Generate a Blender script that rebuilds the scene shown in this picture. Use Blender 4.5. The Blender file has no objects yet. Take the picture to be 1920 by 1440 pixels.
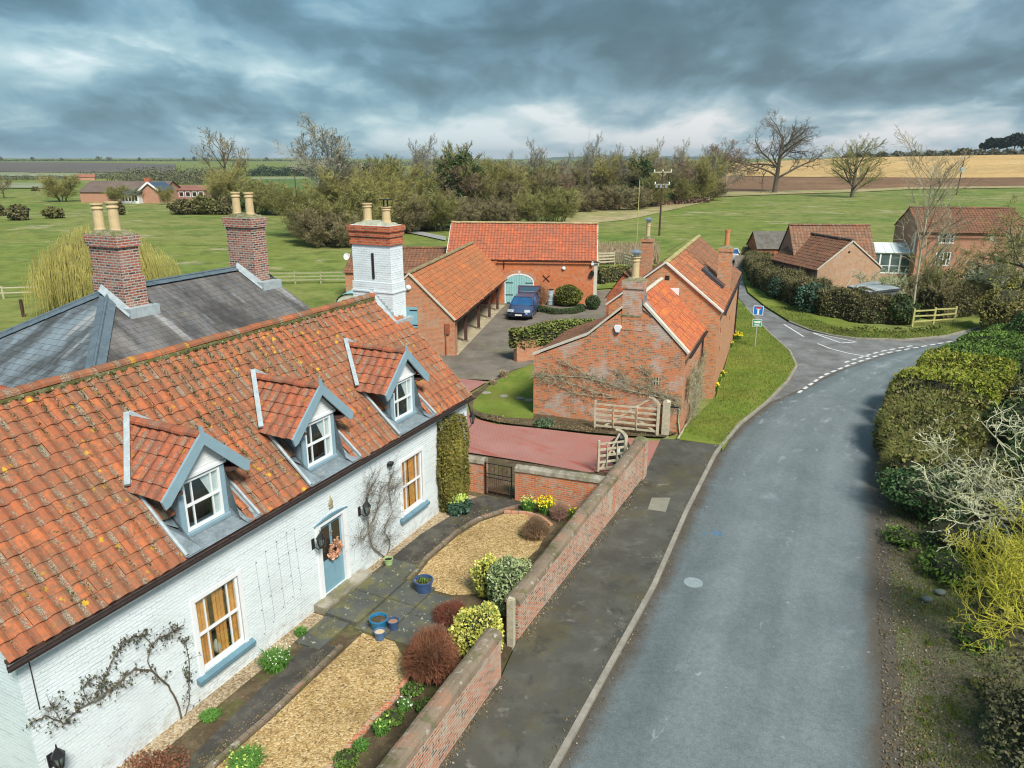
import bpy, math, random
from math import sin, cos, pi, radians as R, sqrt, hypot, atan2, floor, exp
from mathutils import Vector, Matrix
scene = bpy.context.scene
# ---------------------------------------------------------------- camera, sky, sun, exposure
F, HOR, CX, CY, CH = 1380.0, 296.0, 960.0, 720.0, 11.5
PITCH = math.atan((CY-HOR)/F)
cam_d = bpy.data.cameras.new('camera'); cam = bpy.data.objects.new('camera', cam_d)
scene.collection.objects.link(cam); scene.camera = cam
cam.location = (0, 0, CH); cam.rotation_euler = (pi/2-PITCH, 0, 0)
cam_d.sensor_width = 36; cam_d.lens = F/1920*36; cam_d.clip_start = 0.1; cam_d.clip_end = 20000
SUN_EL, SUN_AZ = R(48), R(152)     # azimuth clockwise from +Y: light comes from behind the camera, to the right
sl = bpy.data.lights.new('sun', 'SUN'); so = bpy.data.objects.new('sun', sl); scene.collection.objects.link(so)
sl.energy = 2.3; sl.angle = R(16); sl.color = (1, .95, .87)
sd = Vector((sin(SUN_AZ)*cos(SUN_EL), cos(SUN_AZ)*cos(SUN_EL), sin(SUN_EL)))
so.rotation_euler = (-sd).to_track_quat('-Z', 'Y').to_euler()
scene.view_settings.view_transform = 'Standard'; scene.view_settings.look = 'None'
scene.view_settings.exposure = 1.2; scene.view_settings.gamma = 1
scene.cycles.max_bounces = 5; scene.cycles.transparent_max_bounces = 12; scene.cycles.volume_bounces = 0
scene.cycles.use_denoising = True; scene.cycles.filter_width = 1.15

class NT:
    """small helper around a node tree"""
    def __init__(s, tree): s.t = tree; s.l = tree.links
    def n(s, kind, ins=None, **props):
        nd = s.t.nodes.new(kind)
        for k, v in props.items(): setattr(nd, k, v)
        for k, v in (ins or {}).items():
            if hasattr(v, 'links') or isinstance(v, bpy.types.NodeSocket): s.l.new(v, nd.inputs[k])
            else: nd.inputs[k].default_value = v
        return nd
    def c(s, v):
        return (v[0], v[1], v[2], 1.0) if isinstance(v, (tuple, list)) and len(v) == 3 else v
    def math(s, op, a, b=0.0, c=0.0, clamp=False):
        return s.n('ShaderNodeMath', {0: a, 1: b, 2: c}, operation=op, use_clamp=clamp).outputs[0]
    def vm(s, op, a, b=(0, 0, 0)):
        return s.n('ShaderNodeVectorMath', {0: a, 1: b}, operation=op).outputs[0]
    def mix(s, f, a, b, bl='MIX'):
        return s.n('ShaderNodeMix', {0: f, 6: s.c(a), 7: s.c(b)}, data_type='RGBA', blend_type=bl).outputs[2]
    def noise(s, vec, scale, detail=3.0, rough=.55, dist=0.0):
        return s.n('ShaderNodeTexNoise', {'Vector': vec, 'Scale': scale, 'Detail': detail, 'Roughness': rough, 'Distortion': dist}).outputs[0]
    def noisec(s, vec, scale, detail=2.0):
        return s.n('ShaderNodeTexNoise', {'Vector': vec, 'Scale': scale, 'Detail': detail}).outputs[1]
    def vor(s, vec, scale, feature='F1'):
        return s.n('ShaderNodeTexVoronoi', {'Vector': vec, 'Scale': scale}, feature=feature)
    def white(s, vec):
        return s.n('ShaderNodeTexWhiteNoise', {'Vector': vec}, noise_dimensions='3D').outputs[0]
    def ss(s, x, a, b):    # smoothstep
        return s.n('ShaderNodeMapRange', {0: x, 1: a, 2: b, 3: 0.0, 4: 1.0}, interpolation_type='SMOOTHSTEP').outputs[0]
    def xyz(s, v): return s.n('ShaderNodeSeparateXYZ', {0: v}).outputs
    def comb(s, x, y, z=0.0): return s.n('ShaderNodeCombineXYZ', {0: x, 1: y, 2: z}).outputs[0]
    def scale(s, v, k): return s.n('ShaderNodeVectorMath', {0: v, 1: k}, operation='MULTIPLY').outputs[0]

# world: Nishita sky with a layer of procedural cloud over it
world = bpy.data.worlds.new('World'); scene.world = world; world.use_nodes = True
w = NT(world.node_tree); world.node_tree.nodes.clear()
sky = w.n('ShaderNodeTexSky', sky_type='NISHITA', sun_disc=False, sun_elevation=SUN_EL, sun_rotation=SUN_AZ, air_density=1.3, dust_density=2.0)
dirv = w.n('ShaderNodeTexCoord').outputs['Generated']
dx, dy, dz = w.xyz(dirv)
k = w.math('DIVIDE', 1.0, w.math('ADD', w.math('MAXIMUM', dz, 0.0), .26))
pc = w.comb(w.math('MULTIPLY', dx, k), w.math('MULTIPLY', dy, k), 0.0)
pcs = w.scale(pc, (1.5, 1.0, 1.0))
warp = w.vm('ADD', pcs, w.scale(w.noisec(pcs, 1.1), (.5, .5, 0)))
n1 = w.noise(w.vm('ADD', warp, (3.1, 7.3, 0)), 1.15, 12, .50)
n2 = w.noise(w.vm('ADD', warp, (9.2, 1.4, 0)), 3.6, 9, .55)
light = w.math('ADD', w.math('MULTIPLY', n1, .72), w.math('MULTIPLY', n2, .28))
light = w.math('ADD', .53, w.math('MULTIPLY', w.math('SUBTRACT', light, .5), 1.55))
def blob(cx_, cz_, sx_, sz_, amp):
    a = w.math('POWER', w.math('DIVIDE', w.math('SUBTRACT', dx, cx_), sx_), 2.0); b = w.math('POWER', w.math('DIVIDE', w.math('SUBTRACT', dz, cz_), sz_), 2.0)
    return w.math('MULTIPLY', w.math('EXPONENT', w.math('MULTIPLY', w.math('ADD', a, b), -1.0)), amp)
for b_ in ((-.45, .11, .09, .025, .30), (-.27, .105, .05, .02, .24), (-.56, .10, .06, .05, .06), (.06, .062, .17, .020, .20), (.0, .010, .6, .030, .42), (.45, .040, .2, .016, .08), (-.36, .052, .20, .018, -.14), (.34, .092, .16, .020, -.16), (.0, .16, .5, .035, -.08), (.40, .15, .12, .03, .07), (-.55, .15, .10, .03, -.10)):
    light = w.math('ADD', light, blob(*b_))
edge = w.math('SUBTRACT', w.ss(n1, .50, .545), .5); edge2 = w.math('SUBTRACT', w.ss(n2, .52, .56), .5)
light = w.math('ADD', light, w.math('ADD', w.math('MULTIPLY', edge, .04), w.math('MULTIPLY', edge2, .02)))
ramp = w.n('ShaderNodeValToRGB', {0: light})
cr = ramp.color_ramp; cr.interpolation = 'LINEAR'
def setramp(cr, stops):
    while len(cr.elements) > len(stops): cr.elements.remove(cr.elements[-1])
    while len(cr.elements) < len(stops): cr.elements.new(1)
    for e, (p_, c_) in zip(cr.elements, stops): e.position = p_; e.color = (*c_, 1)
setramp(cr, [(.10, (.20, .46, .62)), (.32, (.38, .84, 1.12)), (.46, (.62, 1.30, 1.74)), (.58, (.96, 1.85, 2.40)), (.74, (1.9, 2.90, 3.3)), (.92, (3.6, 4.3, 4.5))])
greyer = w.mix(w.math('MULTIPLY', w.ss(dx, -.25, .30), .85), ramp.outputs[0], w.mix(1.0, ramp.outputs[0], (1.22, 1.0, .96), 'MULTIPLY'))
col = w.mix(.93, sky.outputs[0], greyer)
bg = w.n('ShaderNodeBackground', {0: col, 1: 0.09})
wo = w.n('ShaderNodeOutputWorld', {0: bg.outputs[0]})

# ---------------------------------------------------------------- placement
cp_, sp_ = cos(PITCH), sin(PITCH)
def sstep(a, b, x):
    t = min(1, max(0, (x-a)/(b-a))); return t*t*(3-2*t)
def hgt(x, y):
    d = hypot(x, y); az = x/max(y, 1.0)
    h = 16.5*sstep(.12, .62, az)*sstep(270, 760, d)
    h += 7.5*sstep(.0, -.35, az)*sstep(900, 2600, d)
    h += (.5*sin(x*.031+1)*cos(y*.023))*sstep(70, 160, d)*(1-sstep(900, 1200, d))
    return h-.10
def ray(px, py):
    u = (px-CX)/F; v = (CY-py)/F
    return u, cp_+v*sp_, -sp_+v*cp_
def at(px, py, z=0.0):
    a, b, c = ray(px, py); t = (z-CH)/c
    return (a*t, b*t)
def land(px, py, cap=2600.0):
    a, b, c = ray(px, py); t = 60.0
    lo = t
    while t < cap and CH+c*t > hgt(a*t, b*t): lo = t; t *= 1.04
    if t < cap:
        hi = t
        for _ in range(12):
            t = (lo+hi)/2
            if CH+c*t > hgt(a*t, b*t): lo = t
            else: hi = t
    t = min(t, cap)
    return (a*t, b*t, hgt(a*t, b*t))
def lerp(a, b, t): return a+(b-a)*t

# ---------------------------------------------------------------- objects
COL = scene.collection
def tag(o, label=None, cat=None, group=None, kind=None):
    if label: o['label'] = label
    if cat: o['category'] = cat
    if group: o['group'] = group
    if kind: o['kind'] = kind
    return o
def empty(name, loc=(0, 0, 0), rz=0.0, label=None, cat=None, group=None):
    o = bpy.data.objects.new(name, None); COL.objects.link(o); o.location = loc; o.rotation_euler = (0, 0, rz)
    o.empty_display_size = .2
    return tag(o, label, cat, group)
def kids(o): return [c for c in bpy.data.objects if c.parent == o]
def copy_tree(o, parent=None, ch=None):
    ks = kids(o); c = o.copy(); COL.objects.link(c)
    if parent: c.parent = parent
    for k_ in ks: copy_tree(k_, c)
    return c

class MB:
    def __init__(s): s.v = []; s.f = []; s.uv = {}; s.m = []; s.cm = 0; s.sm = []
    def add(s, pts):
        i = len(s.v); s.v.extend([tuple(p) for p in pts]); return i
    def face(s, idx, uv=None):
        if uv: s.uv[len(s.f)] = uv
        s.f.append(tuple(idx)); s.m.append(s.cm)
    def poly(s, pts, uv=None):
        i = s.add(pts); s.face(range(i, i+len(pts)), uv)
    def box(s, c, d, rz=0.0, tilt=None):
        x, y, z = d[0]/2, d[1]/2, d[2]/2; P = []
        for a in (-x, x):
            for b in (-y, y):
                for e in (-z, z):
                    p = Vector((a, b, e))
                    if tilt: p = tilt @ p
                    if rz: p = Matrix.Rotation(rz, 3, 'Z') @ p
                    P.append((p.x+c[0], p.y+c[1], p.z+c[2]))
        i = s.add(P)
        for q in ((0, 1, 3, 2), (4, 6, 7, 5), (0, 4, 5, 1), (2, 3, 7, 6), (0, 2, 6, 4), (1, 5, 7, 3)): s.face([i+j for j in q])
    def bx(s, x0, x1, y0, y1, z0, z1): s.box(((x0+x1)/2, (y0+y1)/2, (z0+z1)/2), (abs(x1-x0), abs(y1-y0), abs(z1-z0)))
    def beam(s, a, b, w_, h_):
        """rectangular bar from a to b"""
        a, b = Vector(a), Vector(b); d = (b-a).normalized(); up = Vector((0, 0, 1))
        if abs(d.z) > .95: up = Vector((0, 1, 0))
        sd_ = d.cross(up).normalized()*w_/2; u_ = sd_.normalized().cross(d).normalized()*h_/2
        P = [a-sd_-u_, a+sd_-u_, a+sd_+u_, a-sd_+u_, b-sd_-u_, b+sd_-u_, b+sd_+u_, b-sd_+u_]
        i = s.add(P)
        for q in ((3, 2, 1, 0), (4, 5, 6, 7), (0, 1, 5, 4), (1, 2, 6, 5), (2, 3, 7, 6), (3, 0, 4, 7)): s.face([i+j for j in q])
    def prism(s, pts, z0, z1, cap=True):
        n = len(pts); i = s.add([(p[0], p[1], z0) for p in pts]+[(p[0], p[1], z1) for p in pts])
        for k_ in range(n): s.face((i+k_, i+(k_+1) % n, i+n+(k_+1) % n, i+n+k_))
        if cap: s.face(range(i+n, i+2*n)); s.face(reversed(range(i, i+n)))
    def extr(s, pts, axis, a, b):
        """polygon given in the plane normal to axis ('x': (y,z), 'y': (x,z)), extruded from a to b"""
        n = len(pts); f_ = (lambda p, t: (t, p[0], p[1])) if axis == 'x' else (lambda p, t: (p[0], t, p[1]))
        i = s.add([f_(p, a) for p in pts]+[f_(p, b) for p in pts])
        for k_ in range(n): s.face((i+k_, i+(k_+1) % n, i+n+(k_+1) % n, i+n+k_))
        s.face(range(i+n, i+2*n)); s.face(reversed(range(i, i+n)))
    def tube(s, path, rad, n=6, caps=True):
        P = [Vector(p) for p in path]; m = len(P)
        rad = rad if isinstance(rad, (list, tuple)) else [rad]*m
        ref = Vector((0.31, .22, .93)) if abs((P[-1]-P[0]).normalized().z) < .85 else Vector((.95, .1, .05))
        base = len(s.v)
        for k_ in range(m):
            d = (P[min(k_+1, m-1)]-P[max(k_-1, 0)])
            if d.length < 1e-9: d = Vector((0, 0, 1))
            d.normalize(); a = d.cross(ref).normalized(); b = d.cross(a)
            for j in range(n):
                t = 2*pi*j/n; q = P[k_]+(a*cos(t)+b*sin(t))*rad[k_]; s.v.append((q.x, q.y, q.z))
        for k_ in range(m-1):
            for j in range(n):
                a_ = base+k_*n+j; b_ = base+k_*n+(j+1) % n; s.face((a_, b_, b_+n, a_+n))
        if caps and n > 2: s.face([base+j for j in reversed(range(n))]); s.face([base+(m-1)*n+j for j in range(n)])
    def lathe(s, prof, c=(0, 0, 0), n=16):
        base = len(s.v); m = len(prof)
        for r_, z in prof:
            for j in range(n): s.v.append((c[0]+r_*cos(2*pi*j/n), c[1]+r_*sin(2*pi*j/n), c[2]+z))
        for k_ in range(m-1):
            for j in range(n):
                a_ = base+k_*n+j; b_ = base+k_*n+(j+1) % n; s.face((a_, b_, b_+n, a_+n))
        s.face([base+j for j in reversed(range(n))]); s.face([base+(m-1)*n+j for j in range(n)])
    def grid(s, fn, nu, nv):
        i = s.add([fn(a/nu, b/nv) for b in range(nv+1) for a in range(nu+1)])
        for b in range(nv):
            for a in range(nu):
                q = i+b*(nu+1)+a; s.face((q, q+1, q+nu+2, q+nu+1))
    def build(s, name, mats, parent=None, loc=(0, 0, 0), rz=0.0, smooth=False, bevel=0):
        me = bpy.data.meshes.new(name); me.from_pydata(s.v, [], s.f)
        mats = list(mats) if isinstance(mats, (list, tuple)) else [mats]
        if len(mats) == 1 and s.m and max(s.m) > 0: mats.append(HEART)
        for m_ in mats: me.materials.append(m_)
        if len(mats) > 1: me.polygons.foreach_set('material_index', s.m)
        uvl = me.uv_layers.new(name='UVMap'); data = [0.0]*(2*len(me.loops)); V = s.v; nouv = len(s.f) > 3000 and not s.uv
        for fi, p in enumerate(me.polygons):
            u_ = s.uv.get(fi); st = p.loop_start
            if u_:
                for j, q in enumerate(u_): data[2*(st+j)] = q[0]; data[2*(st+j)+1] = q[1]
            elif nouv: break
            else:
                n_ = p.normal
                if abs(n_.z) > .97: t = (1, 0, 0); b = (0, 1, 0)
                else:
                    l_ = hypot(n_.x, n_.y); t = (-n_.y/l_, n_.x/l_, 0)
                    b = (-n_.z*t[1], n_.z*t[0], n_.x*t[1]-n_.y*t[0])
                for j, vi in enumerate(p.vertices):
                    q = V[vi]; data[2*(st+j)] = q[0]*t[0]+q[1]*t[1]; data[2*(st+j)+1] = q[0]*b[0]+q[1]*b[1]+q[2]*b[2]
        uvl.data.foreach_set('uv', data)
        if smooth: me.polygons.foreach_set('use_smooth', [True]*len(me.polygons))
        me.update()
        o = bpy.data.objects.new(name, me); COL.objects.link(o); o.location = loc; o.rotation_euler = (0, 0, rz)
        if parent: o.parent = parent
        if bevel:
            b_ = o.modifiers.new('bevel', 'BEVEL'); b_.width = bevel; b_.segments = 2; b_.limit_method = 'ANGLE'
        return o
# ---------------------------------------------------------------- materials
def newmat(name):
    m = bpy.data.materials.new(name); m.use_nodes = True; t = NT(m.node_tree); m.node_tree.nodes.clear()
    t.p = t.n('ShaderNodeBsdfPrincipled'); t.o = t.n('ShaderNodeOutputMaterial', {0: t.p.outputs[0]})
    t.tc = t.n('ShaderNodeTexCoord'); t.obj = t.tc.outputs['Object']; t.uv = t.tc.outputs['UV']
    return m, t
def fin(t, col, rough=.8, bump=None, bs=.5, bd=.01, spec=.3, metal=0.0):
    def s_(k_, v):
        if isinstance(v, bpy.types.NodeSocket): t.l.new(v, t.p.inputs[k_])
        else: t.p.inputs[k_].default_value = t.c(v)
    s_('Base Color', col); s_('Roughness', rough); s_('Specular IOR Level', spec); s_('Metallic', metal)
    if bump is not None:
        b = t.n('ShaderNodeBump', {'Height': bump, 'Strength': bs, 'Distance': bd}); t.l.new(b.outputs[0], t.p.inputs['Normal'])
def plain(name, c, rough=.6, var=.15, sc=6.0, spec=.3, metal=0.0, dirt=None, bs=.15):
    m, t = newmat(name)
    n = t.noise(t.obj, sc, 5, .6); n2 = t.noise(t.obj, sc*7, 3, .6)
    f = t.math('ADD', t.math('MULTIPLY', n, .65), t.math('MULTIPLY', n2, .35))
    col = t.mix(t.ss(f, .3, .7), tuple(x*(1-var) for x in c), tuple(min(1, x*(1+var)) for x in c))
    if dirt: col = t.mix(t.math('MULTIPLY', t.ss(t.noise(t.obj, sc*2.3, 6, .7), .50, .72), dirt[1]), col, dirt[0])
    fin(t, col, rough, n2, bs, .01, spec, metal); return m
def brick(name, c1, c2, c3, mortar, pale=0.0, palec=(.55, .52, .48), dark=.0, ms=.012, painted=None, bumpd=.012, warp=.012):
    m, t = newmat(name); uv = t.vm('ADD', t.uv, t.scale(t.noisec(t.uv, 6.0, 2), (warp, warp, 0)))
    b = t.n('ShaderNodeTexBrick', {'Vector': uv, 'Scale': 1.0, 'Mortar Size': ms, 'Mortar Smooth': .3, 'Bias': -.1, 'Brick Width': .235, 'Row Height': .077,
        'Color1': (0, 0, 0, 1), 'Color2': (1, 1, 1, 1), 'Mortar': (.5, .5, .5, 1)}, offset=.5)
    fac = b.outputs['Fac']; idv = t.n('ShaderNodeSeparateColor', {0: b.outputs[0]}).outputs[0]
    big = t.noise(t.uv, .75, 4, .6); mid = t.noise(t.uv, 3.5, 4, .65)
    col = t.mix(t.ss(idv, .1, .9), c1, c2)
    col = t.mix(t.ss(t.math('ADD', mid, t.math('MULTIPLY', idv, .25)), .58, .74), col, c3)
    if dark: col = t.mix(t.math('MULTIPLY', t.ss(t.math('ADD', t.math('MULTIPLY', idv, .5), t.noise(t.uv, 9.0, 1)), .80, .90), dark), col, (.045, .042, .045))
    if pale: col = t.mix(t.math('MULTIPLY', t.ss(t.math('ADD', big, t.math('MULTIPLY', mid, .35)), .66, .86), pale), col, palec)
    col = t.mix(t.math('MULTIPLY', fac, .92), col, mortar)
    grain = t.noise(t.uv, 40, 2)
    col = t.mix(.35, col, t.mix(grain, (.55, .55, .55), (1.35, 1.35, 1.35)), 'MULTIPLY')
    h = t.math('SUBTRACT', t.math('MULTIPLY', grain, .4), fac)
    if painted:
        gap = t.math('MULTIPLY', t.ss(t.noise(t.uv, 11.0, 4, .7), .66, .72), t.ss(big, .42, .55))
        pc_ = t.mix(t.ss(t.noise(t.uv, 1.1, 5, .6), .35, .75), painted, tuple(x*.87 for x in painted))
        line = t.math('MULTIPLY', fac, t.ss(t.noise(t.scale(t.uv, (.6, 5, 1)), 1.6, 3, .6), .45, .7))
        pc_ = t.mix(t.math('MULTIPLY', line, .42), pc_, (.26, .30, .32))
        v_ = t.xyz(t.uv)[1]
        low_ = t.math('MULTIPLY', t.math('SUBTRACT', 1.0, t.ss(v_, .0, .75)), t.ss(t.noise(t.uv, 4.5, 5, .7), .38, .7))
        pc_ = t.mix(t.math('MULTIPLY', low_, .55), pc_, (.34, .30, .22))
        flake = t.math('MULTIPLY', t.ss(t.noise(t.scale(t.uv, (1, 2.4, 1)), 2.3, 3, .6), .735, .75), 1.0)
        col = t.mix(flake, pc_, (.38, .16, .09))
        h = t.math('SUBTRACT', t.math('MULTIPLY', t.noise(t.uv, 17, 3), .9), t.math('MULTIPLY', fac, .8))
    fin(t, col, .85, h, .8, bumpd, .2); return m
def pantile(name, a, b, dk, lich=.6, yel=.35, moss=.5, mossdir=None):
    m, t = newmat(name); x, y, _ = t.xyz(t.uv)
    idc = t.comb(t.math('FLOOR', x), t.math('FLOOR', y), 1.0); idv = t.white(idc); id2 = t.white(t.vm('ADD', idc, (7.3, 2.1, 4)))
    u = t.math('FRACT', x); v = t.math('FRACT', y)
    col = t.mix(t.ss(idv, .0, 1.0), a, b)
    big = t.noise(t.uv, .22, 4, .6); fine = t.noise(t.uv, 3.2, 5, .7)
    col = t.mix(t.math('MULTIPLY', t.ss(t.math('ADD', fine, t.math('MULTIPLY', big, .6)), .66, .92), .8), col, dk)
    col = t.mix(t.math('MULTIPLY', t.ss(id2, .78, 1.0), .45), col, dk)
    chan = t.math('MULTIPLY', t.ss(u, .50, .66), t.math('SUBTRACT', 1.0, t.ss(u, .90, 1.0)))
    g = t.noise(t.scale(t.uv, (1, 1, 1)), 7.0, 5, .75); cl = t.noise(t.uv, 1.3, 4, .7)
    lm = t.math('MULTIPLY', t.math('MULTIPLY', chan, t.ss(t.math('ADD', t.math('ADD', g, t.math('MULTIPLY', cl, .75)), t.math('ADD', t.math('MULTIPLY', big, .30), t.math('MULTIPLY', t.math('SUBTRACT', id2, .5), .22))), 1.0, 1.14)), lich, clamp=True)
    spk = t.math('MULTIPLY', t.ss(t.noise(t.uv, 5.5, 5, .8), .615, .66), t.math('MULTIPLY', t.ss(cl, .42, .6), min(1, lich)))
    col = t.mix(t.math('MULTIPLY', spk, .75), col, (.115, .095, .055))
    gcol = t.mix(t.ss(t.noise(t.uv, 16.0, 2), .40, .58), (.14, .12, .075), (.50, .46, .35))
    col = t.mix(lm, col, gcol)
    if yel:
        yv = t.vor(t.vm('ADD', t.uv, t.scale(t.noisec(t.uv, 4), (.4, .4, 0))), 1.1)
        ym = t.math('MULTIPLY', t.math('SUBTRACT', 1.0, t.ss(yv.outputs[0], .12, .23)), t.ss(t.noise(t.uv, .30, 2), .44, .55))
        col = t.mix(t.math('MULTIPLY', ym, min(1, yel*2)), col, (.55, .33, .03))
    if moss:
        mv = t.vor(t.vm('ADD', t.vm('ADD', t.uv, (4.4, 1.7, 0)), t.scale(t.noisec(t.uv, 5), (.4, .4, 0))), 2.3)
        mm = t.math('SUBTRACT', 1.0, t.ss(mv.outputs[0], .12, .20))
        mm = t.math('MULTIPLY', mm, t.ss(t.noise(t.uv, .30, 2), .40, .60))
        col = t.mix(t.math('MULTIPLY', mm, min(1, moss*1.6)), col, (.07, .075, .035))
    col = t.mix(t.math('MULTIPLY', chan, .38), col, (.16, .085, .055))  # shade in the tile channels, mixed into the colour
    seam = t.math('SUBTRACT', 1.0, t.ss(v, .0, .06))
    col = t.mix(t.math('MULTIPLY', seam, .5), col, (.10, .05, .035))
    fin(t, col, .85, t.math('ADD', g, fine), .5, .01, .2); return m
def slate(name, pale, dk, blu):
    m, t = newmat(name)
    b = t.n('ShaderNodeTexBrick', {'Vector': t.uv, 'Scale': 1.0, 'Mortar Size': .008, 'Mortar Smooth': .2, 'Bias': .0, 'Brick Width': .28, 'Row Height': .21,
        'Color1': (0, 0, 0, 1), 'Color2': (1, 1, 1, 1), 'Mortar': (.0, .0, .0, 1)}, offset=.5)
    idv = t.n('ShaderNodeSeparateColor', {0: b.outputs[0]}).outputs[0]
    st = t.noise(t.scale(t.uv, (1, .25, 1)), 1.1, 5, .65); sp2 = t.noise(t.uv, 2.2, 6, .7)
    col = t.mix(t.ss(st, .3, .68), dk, pale)
    col = t.mix(t.math('MULTIPLY', t.ss(idv, .35, 1), .35), col, blu)
    col = t.mix(t.math('MULTIPLY', t.ss(sp2, .58, .68), .5), col, (.21, .20, .15))
    col = t.mix(t.math('MULTIPLY', t.ss(t.noise(t.scale(t.uv, (1, .12, 1)), 1.6, 4), .60, .72), .7), col, (.38, .38, .37))
    col = t.mix(t.math('MULTIPLY', t.ss(t.noise(t.scale(t.uv, (1, .4, 1)), .55, 5, .7), .50, .62), .75), col, (.045, .042, .038))
    col = t.mix(t.math('MULTIPLY', b.outputs['Fac'], .6), col, (.035, .035, .04))
    y_ = t.math('FRACT', t.math('DIVIDE', t.xyz(t.uv)[1], .21))
    fin(t, col, t.math('ADD', .45, t.math('MULTIPLY', sp2, .4)), t.math('SUBTRACT', t.math('MULTIPLY', idv, .4), y_), .7, .012, .4); return m
def foliage(name, cols, rough=.7, sp=.25, trans=.0):
    """leaf colours picked per leaf"""
    m, t = newmat(name)
    ri = t.n('ShaderNodeNewGeometry').outputs['Random Per Island']
    ra = t.n('ShaderNodeValToRGB', {0: ri}); n_ = len(cols)
    setramp(ra.color_ramp, [(i/max(1, n_-1), c) for i, c in enumerate(cols)])
    big = t.noise(t.obj, .9, 3)
    col = t.mix(1.0, ra.outputs[0], t.mix(t.ss(big, .3, .7), (.72, .74, .72), (1.25, 1.22, 1.2)), 'MULTIPLY')
    fin(t, col, rough, None, 0, 0, sp); return m
def ground(name, cols, scales, _=None, bs=.3, rough=.95, bd=.03, voro=None, stain=None, spec=.15):
    """cols: base + list of (colour, scale, lo, hi, amount)"""
    m, t = newmat(name); col = t.c(cols); P = t.obj
    for (c, sc, lo, hi, am) in scales: col = t.mix(t.math('MULTIPLY', t.ss(t.noise(P, sc, 6, .65, .3), lo, hi), am), col, c)
    h = t.noise(P, 30, 4, .7)
    damp = t.mix(t.ss(t.noise(P, .55, 5, .65), .36, .60), (.74, .73, .70), (1.06, 1.06, 1.05))
    if voro:
        v_ = t.vor(P, voro[0]); rr = t.n('ShaderNodeSeparateColor', {0: v_.outputs[1]}).outputs[0]
        ra = t.n('ShaderNodeValToRGB', {0: rr}); setramp(ra.color_ramp, [(i/(len(voro[1])-1), c) for i, c in enumerate(voro[1])])
        col = t.mix(voro[2], col, ra.outputs[0]); h = t.math('SUBTRACT', 1.0, v_.outputs[0])
    else:
        g = t.noise(P, 55, 3, .7); col = t.mix(.55, col, t.mix(t.ss(g, .3, .7), (.62, .62, .62), (1.35, 1.35, 1.35)), 'MULTIPLY')
    col = t.mix(.8, col, damp, 'MULTIPLY')
    fin(t, col, rough, h, bs, bd, spec); return m

BR = {}
BR['garden'] = brick('brick_garden', (.68, .19, .065), (.52, .13, .05), (.52, .32, .20), (.50, .38, .28), pale=.45, dark=.25, ms=.014)
BR['street'] = brick('brick_street', (.54, .20, .11), (.38, .13, .075), (.50, .38, .28), (.54, .48, .38), pale=.75, palec=(.50, .47, .38), dark=.75, ms=.015)
BR['barn'] = brick('brick_barn', (.68, .20, .07), (.54, .14, .05), (.60, .25, .12), (.46, .24, .15), pale=.12, ms=.009)
BR['cart'] = brick('brick_cart', (.62, .23, .11), (.47, .155, .075), (.52, .30, .18), (.46, .33, .23), pale=.35, palec=(.50, .40, .30), dark=.15)
BR['gable'] = brick('brick_gable', (.70, .22, .075), (.55, .16, .06), (.42, .29, .18), (.50, .38, .28), pale=.85, palec=(.52, .47, .42), dark=.45)
BR['tall'] = brick('brick_tall', (.68, .25, .095), (.52, .17, .07), (.56, .34, .18), (.48, .36, .26), pale=.25, dark=.25)
BR['chim'] = brick('brick_chimney', (.40, .12, .07), (.22, .07, .05), (.30, .20, .15), (.46, .43, .38), pale=.12, dark=.9, ms=.016)
BR['red'] = brick('brick_red', (.58, .14, .05), (.40, .09, .04), (.30, .08, .045), (.42, .28, .20))
BR['far'] = brick('brick_far', (.56, .22, .12), (.44, .16, .085), (.42, .26, .18), (.42, .33, .27), pale=.15)
BR['rose'] = brick('brick_rose', (.40, .17, .14), (.34, .13, .11), (.36, .20, .16), (.38, .28, .25))
BR['buff'] = brick('brick_buff', (.55, .29, .15), (.44, .20, .10), (.52, .36, .24), (.50, .42, .33), pale=.15)
WHITE_BRICK = brick('white_brick', (.8, .8, .8), (.8, .8, .8), (.8, .8, .8), (.7, .7, .7), painted=(.78, .86, .88), ms=.013, bumpd=.014)
T_MAIN = pantile('tile_main', (.50, .155, .062), (.36, .115, .055), (.20, .115, .07), 1.0, .55, .95)
T_DORM = pantile('tile_dormer', (.56, .155, .065), (.42, .12, .06), (.20, .10, .07), .8, .55, .8)
T_BARN = pantile('tile_barn', (.62, .16, .065), (.50, .12, .055), (.28, .12, .08), .15, 0, .15)
T_CART = pantile('tile_cart', (.58, .19, .065), (.48, .14, .055), (.30, .15, .075), .15, 0, .12)
T_GAB = pantile('tile_gable', (.76, .22, .055), (.56, .14, .055), (.36, .12, .075), .06, 0, .0)
T_TALL = pantile('tile_tall', (.60, .20, .075), (.44, .14, .065), (.24, .12, .07), .2, 0, .35)
T_OLD = pantile('tile_old', (.32, .135, .07), (.22, .095, .055), (.13, .08, .055), .2, .05, .5)
T_FAR = pantile('tile_far', (.34, .15, .085), (.24, .11, .065), (.18, .12, .08), .9, 0, .5)
SLATE = slate('slate', (.21, .195, .18), (.05, .045, .043), (.13, .15, .17))
SLATE_B = slate('slate_blue', (.20, .25, .28), (.05, .055, .055), (.24, .31, .36))
LEAD = plain('lead', (.19, .235, .26), .55, .3, 3.0, dirt=((.34, .37, .37), .75))
LEAD_P = plain('lead_pale', (.36, .42, .44), .6, .2, 5.0, dirt=((.30, .30, .27), .5))
BLUE = plain('blue_paint', (.25, .37, .43), .5, .07, 4.0)
BLUE_S = plain('blue_sill', (.13, .24, .30), .5, .1, 4.0)
BLUE_D = plain('blue_door', (.20, .36, .44), .4, .05, 4.0)
TEAL = plain('teal_paint', (.30, .55, .54), .55, .10, 5.0)
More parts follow.
